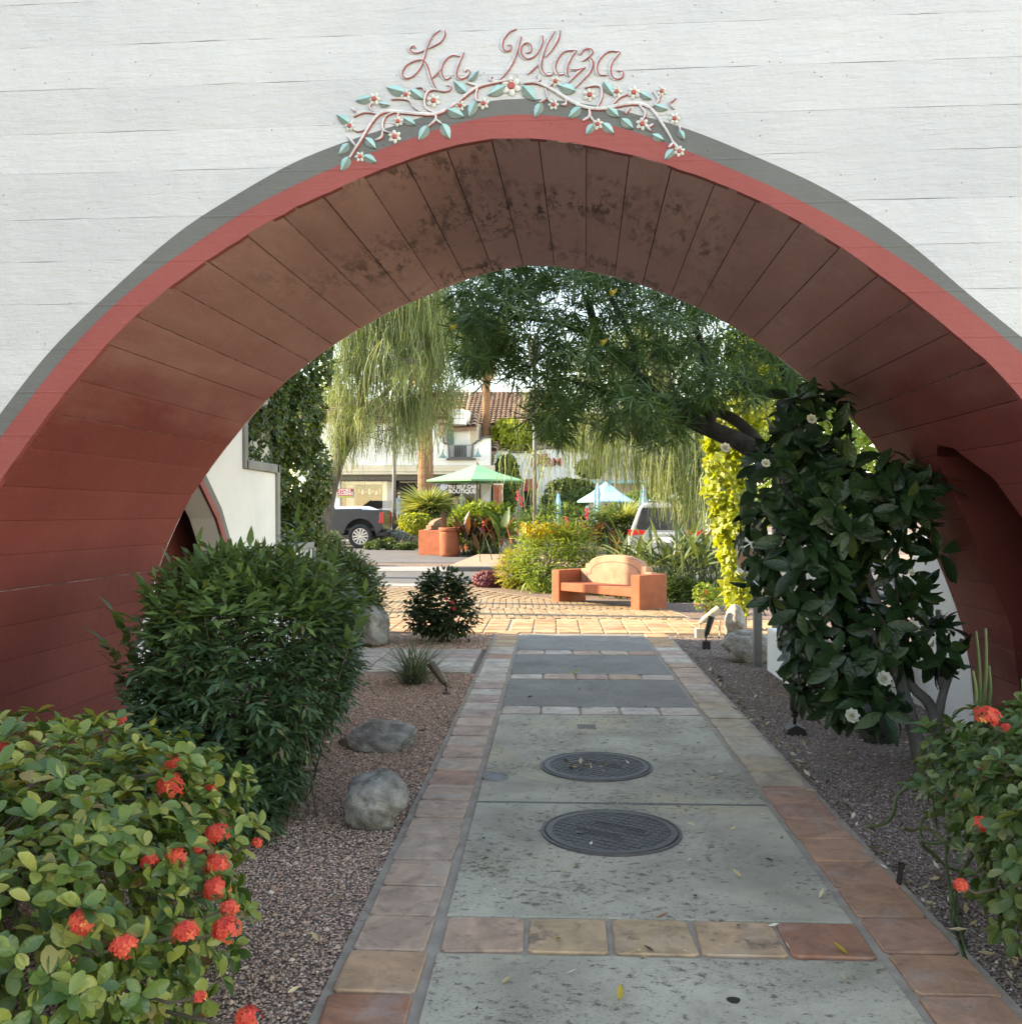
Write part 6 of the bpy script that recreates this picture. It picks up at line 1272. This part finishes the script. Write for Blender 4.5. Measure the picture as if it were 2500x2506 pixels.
b = MB(); b.box(wx - .75, wx + .75, yb0 + .32, yb1 - .32, zt + .45, zt + 1.2); b.build('wheel_housing', M['tyre'], t)
b = MB(); b.box(xr_t - .10, xr_t - .02, yb0 + .12, yb1 - .12, zt + .66, zt + 1.33); b.build('tailgate', M['truck_paint'], t, bevel=.02)
b = MB(); b.box(xr_t - .25, xr_t + .14, yb0 + .02, yb1 - .02, zt + .42, zt + .58); b.build('bumper', M['black_metal'], t, bevel=.03)
for yy in (yb0 - .012, yb1 - .10): b = MB(); b.prism([(xr_t - .14, zt + .90), (xr_t + .015, zt + .88), (xr_t + .015, zt + 1.28), (xr_t - .10, zt + 1.27)], yy, yy + .112); b.build('tail_light', M['lamp_red'], t, bevel=.012)
b = MB(); b.prism([(xr_t - 2.10, zt + .48), (xr_t - 2.10, zt + 1.38), (xr_t - 2.25, zt + 1.92), (xr_t - 3.9, zt + 1.92), (xr_t - 4.7, zt + 1.32), (xr_t - 5.75, zt + 1.22), (xr_t - 5.85, zt + .5)], yb0, yb1); b.build('cab', M['truck_paint'], t, bevel=.06)
b = MB(); b.prism([(xr_t - 2.35, zt + 1.40), (xr_t - 2.42, zt + 1.84), (xr_t - 3.85, zt + 1.84), (xr_t - 4.5, zt + 1.38)], yb0 - .006, yb0 + .01); b.build('window', M['car_glass'], t)
for yy, sd in ((yb0 + .13, -1), (yb1 - .13, 1)):
    wheel(t, (wx, yy, zt + wr), wr, .28, sd); wheel(t, (xr_t - 4.95, yy, zt + wr), wr, .28, sd)
# white car beyond the truck bed
xb = at(660, 965, 38.2).x; t = thing('parked_car', 'white car parked beyond the dark pickup truck', 'car', (xb, 38.6, gz(38))); z = gz(38)
b = MB(); b.prism([(xb - 2.4, z + .35), (xb - 2.3, z + .95), (xb - 1.3, z + 1.05), (xb - .7, z + 1.50), (xb + .6, z + 1.52), (xb + 1.25, z + 1.28), (xb + 1.55, z + .95), (xb + 1.6, z + .4)], 37.7, 39.4); b.build('body', M['sign_white'], t, bevel=.1)
b = MB(); b.prism([(xb - 1.15, z + 1.05), (xb - .68, z + 1.40), (xb + .55, z + 1.42), (xb + 1.1, z + 1.06)], 37.68, 37.70); b.build('window', M['car_glass'], t)
for wx_ in (xb - 1.6, xb + .95): wheel(t, (wx_, 37.8, z + .33), .33, .2, -1)
# silver car seen from behind, half hidden by the border
Yc = 24.0; xl, xr = at(1188, 1000, Yc).x, at(1345, 1000, Yc).x; cxm = (xl + xr) / 2; zc = gz(Yc); hw = .96; t = thing('parked_car', 'silver estate car seen from behind above the paddle-leaved plants', 'car', (cxm, Yc, zc))
T = Matrix.Translation((cxm - .15, Yc, zc)) @ Matrix.Rotation(R(-14), 4, 'Z')
b = MB(); b.prism([(-hw, .3), (-hw - .0, .75), (-hw + .03, .98), (-.72, 1.55), (-.62, 1.68), (.62, 1.68), (.72, 1.55), (hw - .03, .98), (hw, .75), (hw, .3)], 0.25, 4.5, T=T); b.build('body', M['car_silver'], t, bevel=.07)
b = MB(); b.box(-hw + .01, hw - .01, .02, .40, .32, .95, T=T); b.build('tailgate', M['car_silver'], t, bevel=.05)
b = MB(); b.prism([(-.80, 1.0), (-.62, 1.56), (.62, 1.56), (.80, 1.0)], .225, .26, T=T); b.build('rear_window', M['car_glass'], t, bevel=.01)
for sx in (-1, 1): b = MB(); b.prism([(sx * .96, .86), (sx * .50, .90), (sx * .52, .99), (sx * .93, 1.02)], .005, .06, T=T); b.build('tail_light', M['lamp_red'], t)
b = MB(); b.box(-.3, .3, .0, .03, .70, .82, T=T); b.build('number_plate', M['sign_white'], t)
b = MB(); b.prism([(-.70, 1.0), (-.6, 1.5)] + [(-.601, 1.501), (-.701, 1.001)], 1, 1.01, T=T)
for sx in (-1, 1):
    b = MB(); b.add([T @ Vector(v) for v in ((sx * .945, .6, 1.03), (sx * .945, 3.2, 1.03), (sx * .735, 2.9, 1.56), (sx * .735, .9, 1.56))], [(0, 1, 2, 3)]); b.fix = False; b.build('side_window', M['car_glass'], t)
    b = MB(); b.tube([T @ Vector((sx * .55, .6, 1.70)), T @ Vector((sx * .55, 1.0, 1.76)), T @ Vector((sx * .55, 3.0, 1.76)), T @ Vector((sx * .55, 3.4, 1.70))], .02, 6); b.build('roof_rail', M['chrome'], t)
    for yy in (.9, 3.6): b = MB(); b.lathe([(.2, -.1), (.34, -.1), (.35, 0), (.34, .1), (.2, .1)], (0, 0, 0), 20); o = b.build('wheel', M['tyre'], t); o.matrix_basis = T @ Matrix.Translation((sx * .86, yy, .34)) @ Matrix.Rotation(R(90), 4, 'Y')

# ------------------------------------------------------------------ the boutique and its neighbours
YS = 44.0; sh = thing('boutique_building', 'white two storey Spanish style shop with tiled roof and balcony', 'building', (at(790, 1000, YS).x, YS, .05))
b = MB(); P_ = lambda x, y: (at(x, y, YS).x, at(x, y, YS).z)
out = [P_(560, 878), P_(925, 878), P_(925, 827), P_(911, 827), P_(907, 829), P_(905, 833), P_(898, 834), P_(895, 838), P_(891, 839), P_(891, 864), P_(847, 864), P_(846, 838), P_(837, 836), P_(836, 826), P_(826, 826), P_(826, 790), P_(560, 790)]
b.prism(out, YS, YS + .35); b.build('facade', M['shop_white'], sh)
b = MB()
cap = [(836, 825), (837, 836), (846, 838), (848, 864), (890, 864), (892, 838), (897, 836), (900, 832), (906, 831), (909, 827), (913, 825), (926, 825)]
for (x0, y0), (x1, y1) in zip(cap, cap[1:]): p, q = Vector(at(x0, y0, YS - .06)), Vector(at(x1, y1, YS - .06)); b.tube([p, q], .05, 6)
b.build('parapet_cap', M['dark_trim'], sh)
b = MB(); fb(b, 842, 897, 864.5, 868, YS - .25, .3); b.build('balcony_sill', M['dark_trim'], sh)
for x in np.linspace(850, 888, 11): b = MB(); b.tube([at(x, 864, YS + .05), at(x, 840, YS + .05)], .012, 5); b.build('balcony_bar', M['grey_trim'], sh)
b = MB(); b.tube([at(848, 840, YS + .05), at(890, 840, YS + .05)], .022, 6); b.build('balcony_rail', M['grey_trim'], sh)
Yd2 = 45.4; b = MB(); fb(b, 836, 885, 775, 872, Yd2, 2.5); b.build('dormer_wall', M['shop_white'], sh)
b = MB(); p, q = at(885, 872, Yd2), at(899, 800, Yd2); b.prism([(Yd2 + .4, at(890, 872, Yd2).z), (Yd2 + 3, at(890, 872, Yd2).z), (Yd2 + 3, at(890, 790, Yd2).z), (Yd2 + 1.2, at(890, 795, Yd2).z), (Yd2 + .4, at(890, 806, Yd2).z)], p.x, q.x, axis='x'); b.build('dormer_side', M['stucco_warm'], sh)
b = MB(); fb(b, 856, 880, 841, 866, Yd2 - .04, .05); b.build('window', M['dark_inside'], sh)
for x in np.linspace(857, 879, 6): b = MB(); b.box(at(x, 850, Yd2).x - .015, at(x, 850, Yd2).x + .015, Yd2 - .07, Yd2 - .045, at(x, 866, Yd2).z, at(x, 841, Yd2).z); b.build('window_bar', M['grey_trim'], sh)
for x0, x1 in ((844, 849), (850, 856)):
    b = MB(); fb(b, x0, x1, 812, 840, Yd2 - .08, .07); s_ = b.build('shutter', M['teal'], sh)
    for y in np.linspace(814, 838, 7): b = MB(); fb(b, x0 + .8, x1 - .8, y, y + 1.2, Yd2 - .10, .03); b.build('slat', M['teal'], s_)
b = MB(); fb(b, 850, 877, 773, 801, Yd2 - 1.0, .95); ac = b.build('air_conditioner', M['sign_white'], sh, bevel=.03)
for y in (781, 789): b = MB(); fb(b, 851, 876, y, y + 1, Yd2 - 1.02, .03); b.build('panel_line', M['grey_trim'], ac)
def tiled(parent, xl, xr, y_ridge, y_eave, Ye, Yr_, name='roof', cols=None):
    """barrel-tiled slope: half round tile columns, stepped in courses"""
    e0, e1, r0_, r1_ = Vector(at(xl, y_eave, Ye)), Vector(at(xr, y_eave, Ye)), Vector(at(xl, y_ridge, Yr_)), Vector(at(xr, y_ridge, Yr_)); r0_.x, r1_.x = e0.x, e1.x
    n = cols or int((e1.x - e0.x) / .235); up = (r0_ - e0); ln = up.length; m = max(3, int(ln / .36)); nn = Vector((0, -up.z, up.y)).normalized(); V = []; Fq = []
    bs = MB(); bs.add([e0 - nn * .02, e1 - nn * .02, r1_ - nn * .02, r0_ - nn * .02, e0 - nn * .16, e1 - nn * .16, r1_ - nn * .16, r0_ - nn * .16], [(0, 1, 2, 3), (4, 7, 6, 5), (0, 4, 5, 1), (1, 5, 6, 2), (2, 6, 7, 3), (3, 7, 4, 0)]); rf = bs.build(name, M['roof_tile'], parent)
    k = 6
    for i in range(n):
        xm = e0.x + (i + .5) / n * (e1.x - e0.x); w = (e1.x - e0.x) / n * .52
        for j in range(m):
            b0 = len(V)
            for s, f, lift in ((j / m, 1.06, .045), ((j + 1.02) / m, .90, .0)):
                c = Vector((xm + rng.normal(0, .006), e0.y, e0.z)) + up * s
                for q in range(k): a = math.pi * q / (k - 1); V.append(tuple(c + Vector((-math.cos(a) * w * f, 0, 0)) + nn * (math.sin(a) * w * f * .85 + lift)))
            Fq += [(b0 + q, b0 + q + 1, b0 + k + q + 1, b0 + k + q) for q in range(k - 1)]
            V.append(tuple(Vector((xm, e0.y, e0.z)) + up * (j / m) + nn * .02)); ce = len(V) - 1; Fq += [(ce, b0 + q + 1, b0 + q, ce) for q in range(0)]
    me = bpy.data.meshes.new('roof_tile'); me.from_pydata(V, [], Fq); o = link('roof_tile', me, M['roof_tile'], rf, True); o['kind'] = 'stuff'
    return rf
tiled(sh, 870, 1062, 739, 803, 48.0, 53.5); tiled(sh, 790, 872, 739, 800, 49.5, 53.5)
b = MB(); fb(b, 560, 1062, 803, 990, 48.4, 4); b.build('rear_wall', M['stucco_warm'], sh)
tiled(sh, 852, 899, 783, 807, Yd2 - .35, Yd2 + 1.2, 'dormer_roof'); tiled(sh, 560, 848, 757, 792, YS - .2, YS + 3, 'upper_roof')
def barn_lamp(x, y):
    p = Vector(at(x, y, YS - .35)); b = MB(); b.lathe([(.17, 0), (.16, .04), (.10, .10), (.06, .16), (.045, .24), (.01, .26)], p, 16); o = b.build('wall_lamp', M['teal'], sh, True)
    b = MB(); b.tube([p + Vector((0, 0, .25)), p + Vector((0, .05, .36)), p + Vector((0, .34, .34))], .018, 6); b.build('arm', M['teal'], o)
for q in ((835, 864), (901, 862), (938, 865)): barn_lamp(*q)
b = MB(); fb(b, 600, 932, 878, 891, YS - .7, .7); b.build('fascia', M['shop_beige'], sh, bevel=.03)
b = MB(); fb(b, 600, 932, 891, 895.5, YS - .85, .85); b.build('gutter', M['shop_beige'], sh, bevel=.02)
b = MB(); fb(b, 600, 930, 896, 904, YS - .5, .1); b.build('valance', M['dark_trim'], sh)
b = MB()
for x in np.arange(602, 930, 4.2): p, q = at(x, 904, YS - .5), at(x + 4.2, 904, YS - .5); b.prism([(p.x, p.z)] + [(p.x + (q.x - p.x) * (k / 6), p.z - .07 * math.sin(math.pi * k / 6)) for k in range(1, 6)] + [(q.x, q.z)], YS - .49, YS - .42)
o = b.build('scallop', M['dark_trim'], sh); o['kind'] = 'stuff'
b = MB(); fb(b, 600, 930, 896, 990, YS + 2.2, .2); b.build('shop_interior', M['dark_inside'], sh)
b = MB(); fb(b, 556, 600, 878, 990, YS, 4.5); b.build('side_wall', M['shop_white'], sh)
b = MB(); p, q = at(556, 880, YS), at(932, 880, YS); b.box(p.x, q.x, YS + .36, YS + 4.4, p.z - .2, p.z); b.build('ceiling', M['dark_inside'], sh)
b = MB(); fb(b, 930, 934, 880, 990, YS + .42, 4.0); b.build('side_wall', M['shop_white'], sh)
b = MB(); fb(b, 600, 930, 904, 906, YS, .3); fb(b, 600, 642, 905, 972, YS, .3); b.build('shop_frame', M['shop_white'], sh)
for x0, x1, y0, y1 in ((642, 744, 907, 972), (818, 926, 906, 972)):
    b = MB(); fb(b, x0, x1, y1, 990, YS, .3); b.build('stall_riser', M['shop_white'], sh)
    b = MB(); fb(b, x0, x0 + 2, y0, y1, YS - .02, .1); fb(b, x1 - 2, x1, y0, y1, YS - .02, .1); fb(b, x0 + 2, x1 - 2, y0, y0 + 1.6, YS - .02, .1); fb(b, x0 + 2, x1 - 2, y1 - 2, y1, YS - .02, .1); w_ = b.build('window', M['grey_trim'], sh)
M['thin_glass'], nt_, p_ = new_mat('thin_glass'); nt_.nodes.remove(p_); gl1 = nt_.nodes.new('ShaderNodeBsdfGlossy'); gl1.inputs['Roughness'].default_value = .02; tr1 = nt_.nodes.new('ShaderNodeBsdfTransparent'); mx1 = nt_.nodes.new('ShaderNodeMixShader'); mx1.inputs[0].default_value = .07; L(nt_, tr1.outputs[0], mx1.inputs[1]); L(nt_, gl1.outputs[0], mx1.inputs[2]); L(nt_, mx1.outputs[0], nt_.nodes['Material Output'].inputs[0])
for x0, x1, y0, y1 in ((644, 742, 908.6, 970), (820, 924, 907.6, 970)): b = MB(); fb(b, x0, x1, y0, y1, YS + .03, .012); b.build('window_pane', M['thin_glass'], sh)
for x0, x1, y0, y1, mm in ((654, 668, 915, 968, 'stucco'), (668, 672, 914, 968, 'teal'), (722, 742, 909, 968, 'stucco'), (652, 724, 909, 914, 'stucco'), (895, 903, 908, 968, 'teal'), (907, 924, 908, 968, 'stucco')):
    b = MB(); fb(b, x0, x1, y0, y1, YS + 1.0 + (x0 % 7) * .05, .1); b.build('display_panel', M[mm], sh)
for k in range(7): x = 676 + k * 6.5; b = MB(); fb(b, x, x + 3.6, 922 + (k % 3) * 2, 930 + (k % 2) * 3, YS + 1.3, .05); b.build('display_shirt', M['sign_white' if k % 2 else 'card'], sh)
b = MB(); fb(b, 750, 790, 906, 1000, YS + .5, .1); b.build('doorway', M['dark_inside'], sh)
b = MB(); fb(b, 754, 788, 908, 911, YS - .05, .3); b.build('door_lintel', M['grey_trim'], sh)
b = MB(); fb(b, 930, 948, 908, 990, YS + .1, .3); b.build('shop_pilaster', M['shop_white'], sh)
for x0, x1, mm in ((931, 939, 'terracotta'), (940.5, 947, 'brick_red')): b = MB(); fb(b, x0, x1, 915, 965, YS - .02, .12); b.build('door_panel', M[mm], sh)
def text(s, x, y, h, Yp, mat, parent, ext=.006, name='lettering'):
    cu = bpy.data.curves.new(name, 'FONT'); cu.body = s; cu.size = h * 1.38; cu.align_x = 'CENTER'; cu.align_y = 'CENTER'; cu.extrude = ext; cu.offset = .004; cu.materials.append(mat)
    tmp = bpy.data.objects.new(name, cu); COL.objects.link(tmp); dg = bpy.context.evaluated_depsgraph_get(); me = bpy.data.meshes.new_from_object(tmp.evaluated_get(dg)); bpy.data.objects.remove(tmp); bpy.data.curves.remove(cu)
    o = bpy.data.objects.new(name, me); COL.objects.link(o); o.parent = parent; base = WORLD.get(parent.name, Vector((0, 0, 0))); o.matrix_basis = Matrix.Translation(Vector(at(x, y, Yp)) - base) @ Matrix.Rotation(R(90), 4, 'X'); WORLD[o.name] = Vector((0, 0, 0)); return o
text('TRU SELF CARE', 872, 919, .16, YS - .03, M['sign_white'], sh); text('BOUTIQUE', 872, 927.5, .18, YS - .03, M['sign_white'], sh)
b = MB(); c = Vector(at(836, 919.5, YS - .03))
for k in range(8): a = k * math.pi / 4; b.lathe([(.001, 0), (.055, 0), (.055, .01), (.001, .01)], (0, 0, 0), 10) if False else b.prism([(c.x + math.cos(a) * .11 + .05 * math.cos(q), c.z + math.sin(a) * .11 + .05 * math.sin(q)) for q in np.linspace(0, 6.283, 9)[:-1]], c.y - .001 * (k % 2), c.y + .008)
b.prism([(c.x + .09 * math.cos(q), c.z + .09 * math.sin(q)) for q in np.linspace(0, 6.283, 17)[:-1]], c.y - .008, c.y); b.build('flower_emblem', M['lilac'], sh)
sg = thing('closing_sign', 'red window sign reading store closing above a lime strip', 'sign', at(651, 938, YS - .1)); b = MB(); fb(b, 637, 666, 922, 935.5, YS - .08, .03); b.build('board', M['sign_red'], sg); b = MB(); fb(b, 637, 666, 935.6, 939, YS - .08, .03); b.build('strip', M['sign_lime'], sg)
text('STORE', 651, 926, .135, YS - .09, M['sign_white'], sg); text('CLOSING', 651, 931.8, .135, YS - .09, M['sign_white'], sg)
def mannequin(label, x, ytop, ybot, Yp, cloth, hat):
    p, q = Vector(at(x, ybot, Yp)), Vector(at(x, ytop, Yp)); h = q.z - p.z; t = thing('mannequin', label, 'mannequin', p, 'shop window mannequins')
    me = bpy.data.meshes.new('figure'); f = lambda a, z, y=0: (p.x + a * h, Yp + y * h, p.z + z * h)
    vs = [f(0, .53), f(0, .64), f(0, .76), f(0, .83), f(0, .87), f(0, .93), f(.1, .80), f(.13, .66), f(.12, .52, -.03), f(-.1, .80), f(-.13, .66), f(-.12, .52, -.03), f(.05, .48), f(.05, .26), f(.055, .03), f(.05, .01, -.06), f(-.05, .48), f(-.05, .26), f(-.055, .03), f(-.05, .01, -.06)]
    es = [(0, 1), (1, 2), (2, 3), (3, 4), (4, 5), (2, 6), (6, 7), (7, 8), (2, 9), (9, 10), (10, 11), (0, 12), (12, 13), (13, 14), (14, 15), (0, 16), (16, 17), (17, 18), (18, 19)]; rad = [.075, .062, .08, .035, .04, .045, .035, .026, .02, .035, .026, .02, .055, .036, .024, .018, .055, .036, .024, .018]
    me.from_pydata(vs, es, []); o = link('figure', me, M['skin_form'], t); sk = o.modifiers.new('skin', 'SKIN')
    for v, r_ in zip(me.skin_vertices[0].data, rad): v.radius = (r_ * h, r_ * h * .8)
    me.skin_vertices[0].data[0].use_root = True; o.modifiers.new('sub', 'SUBSURF').levels = 1
    b = MB(); b.lathe([(.15 * h, .28 * h), (.11 * h, .45 * h), (.085 * h, .6 * h), (.105 * h, .74 * h), (.115 * h, .8 * h), (.05 * h, .84 * h)], p, 14, cap=False); b.build('dress', cloth, t, True)
    if hat: b = MB(); b.lathe([(.11 * h, .955 * h), (.112 * h, .965 * h), (.06 * h, .97 * h), (.055 * h, 1.02 * h), (.001, 1.03 * h)], p, 14, cap=False); b.build('hat', M['card'], t, True)
mannequin('mannequin in a blue dress and straw hat at the shop door', 753, 930, 986, YS - .1, M['dress_blue'], True)
mannequin('mannequin in a pale green dress behind the boutique window', 870, 927, 984, YS + .7, M['dress_green'], False)
for k, (x0, x1, y0, y1, lb) in enumerate([(853, 864, 941, 962, 'tall cardboard box leaning in the boutique window'), (843, 853, 948, 962, 'lower cardboard box beside the tall one in the boutique window')]):
    b = MB(); fb(b, x0, x1, y0, y1, YS + .5, .4); o = b.build('cardboard_box', M['card'], None, bevel=.01); tag(o, lb, 'box', 'cardboard boxes in the window')
# neighbour with curved parapet and red lettering
nb2 = thing('farm_shop_building', 'white shop with a curved parapet and red FARM lettering', 'building', (at(1010, 1000, 46).x, 46, .05))
Q_ = lambda x, y, Yq=46.0: (at(x, y, Yq).x, at(x, y, Yq).z)
b = MB(); b.prism([Q_(932, 985), Q_(932, 850), Q_(952, 848), Q_(962, 852), Q_(978, 854), Q_(1000, 853), Q_(1014, 848), Q_(1040, 845), Q_(1062, 846), Q_(1075, 852), Q_(1110, 853), Q_(1110, 985)], 46, 46.4); b.build('facade', M['shop_white'], nb2)
tp_ = [(932, 850), (952, 848), (962, 852), (978, 854), (1000, 853), (1014, 848), (1040, 845), (1062, 846), (1075, 852), (1110, 853)]; b = MB()
for a_, c_ in zip(tp_, tp_[1:]): b.tube([at(*a_, 45.95), at(*c_, 45.95)], .05, 6)
b.build('parapet_cap', M['dark_trim'], nb2); text('FARM', 1030, 873, .42, 45.95, M['sign_red'], nb2, .02); text('THE', 1018, 862, .22, 45.95, M['sign_red'], nb2, .02)
b = MB(); b.add([at(985, 905, 46), at(1010, 903, 46), at(1014, 918, 44.6), at(984, 924, 44.6)], [(0, 1, 2, 3)]); b.add([at(984, 924, 44.6), at(1014, 918, 44.6), at(1014, 922, 44.6), at(984, 928, 44.6)], [(0, 1, 2, 3)]); b.fix = False; b.build('awning', M['awning_red'], nb2)
b = MB(); fb(b, 985, 1008, 925, 985, 45.9, .1); b.build('doorway', M['dark_inside'], nb2)
tiled(nb2, 924, 938, 838, 852, 45.2, 46.4, 'porch_roof')
nb3 = thing('beige_building', 'beige low building with tiled roof behind the weeping strands at right', 'building', (at(1200, 1000, 52).x, 52, .05))
b = MB(); fb(b, 1080, 1420, 815, 990, 52, 4); b.build('wall', M['stucco_warm'], nb3); tiled(nb3, 1075, 1425, 780, 815, 51.6, 56)
for x in (1120, 1190, 1260, 1330):
    b = MB(); fb(b, x, x + 26, 850, 885, 51.93, .08); w_ = b.build('window', M['grey_trim'], nb3); b = MB(); fb(b, x + 2, x + 24, 852, 883, 51.90, .05); b.build('pane', M['shop_glass'], w_)
b = MB(); fb(b, 1100, 1400, 905, 912, 50.5, 1.4); b.build('canopy', M['canopy_pale'], nb3)
# trees and hedges behind
def far_tree(label, x, yb, Yd, blobs, mat, n, leaf, name='broadleaf_tree', group='trees among the shops'):
    p = at(x, yb, Yd); bb = [(*at(a, c, Yd + (k % 3 - 1) * .5), rx * .000545 * Yd, rx * .000545 * Yd * .8, ry * .000545 * Yd) for k, (a, c, rx, ry) in enumerate(blobs)]
    t = thing(name, label, 'tree', (p.x, Yd, gz(Yd)), group); P, A = blob_points(bb, n // 4, .45, 2, .4); q = rosettes(P, unit(A + rng.normal(0, .4, A.shape)), 4, .8)
    foliage(t, mat, leaf_tpl(.6, 3), q[0], q[1], q[2], q[3] * leaf, restname='crown'); top = Vector((p.x, Yd, bb[0][2])); b = MB(); b.tube([(p.x, Yd, gz(Yd)), Vector((p.x, Yd, gz(Yd))).lerp(top, .5), top], [.16, .12, .06], 8); b.build('trunk', M['bark'], t, True)
    b = MB()
    for c in bb[1:]: b.tube([Vector((p.x, Yd, gz(Yd))).lerp(top, .6), Vector(c[:3])], [.06, .03], 5)
    if len(bb) > 1: b.build('limb', M['bark'], t, True)
    return t
far_tree('sunlit yellow green tree right of the slender palm', 957, 900, 47.4, [(957, 818, 28, 28), (940, 830, 20, 20), (985, 825, 26, 26)], M['lf_lime'], 3600, .22)
far_tree('sunlit yellow green tree behind the curved parapet', 1085, 900, 48.5, [(1085, 825, 40, 24), (1050, 828, 30, 20), (1125, 828, 30, 22)], M['lf_lime'], 4200, .22)
far_tree('bright tree behind the far end of the weeping strands', 1320, 950, 40, [(1310, 850, 60, 50), (1370, 830, 50, 60), (1260, 900, 40, 40)], M['lf_bright'], 5200, .2)
far_tree('dense tall tree closing the view behind the right vine', 1480, 1000, 26, [(1460, 780, 70, 80), (1530, 820, 80, 90), (1480, 920, 70, 80), (1600, 900, 90, 120), (1420, 660, 60, 60)], M['lf_bright'], 9000, .17)
far_tree('green tree behind the leaning weeping tree at left', 600, 1000, 47.2, [(620, 760, 50, 40), (575, 800, 60, 50)], M['lf_bright'], 4000, .22)
px_bush('trimmed_hedge', 'dark green clipped column hedge between the boutique and the farm shop', 'hedge', (955, 985), [(955, 885, 18, 25), (955, 930, 18, 40), (962, 905, 16, 30)], 44.6, M['lf_ivy'], .14, .6, 3600, 'rosette', 4, depth=.8, power=2.6)
px_bush('trimmed_hedge', 'long dark hedge behind the folded parasols', 'hedge', (1090, 985), [(1075, 930, 45, 25), (1060, 955, 40, 25), (1110, 885, 25, 16)], 43.0, M['lf_ivy'], .14, .6, 3600, 'rosette', 4, depth=.4, power=2.6)
px_bush('street_hedge', 'green planting behind the silver car', 'hedge', (1260, 985), [(1200, 960, 50, 30), (1280, 955, 60, 40), (1350, 960, 50, 40)], 38.0, M['lf_bright'], .14, .6, 3200, 'rosette', 4, depth=.4)
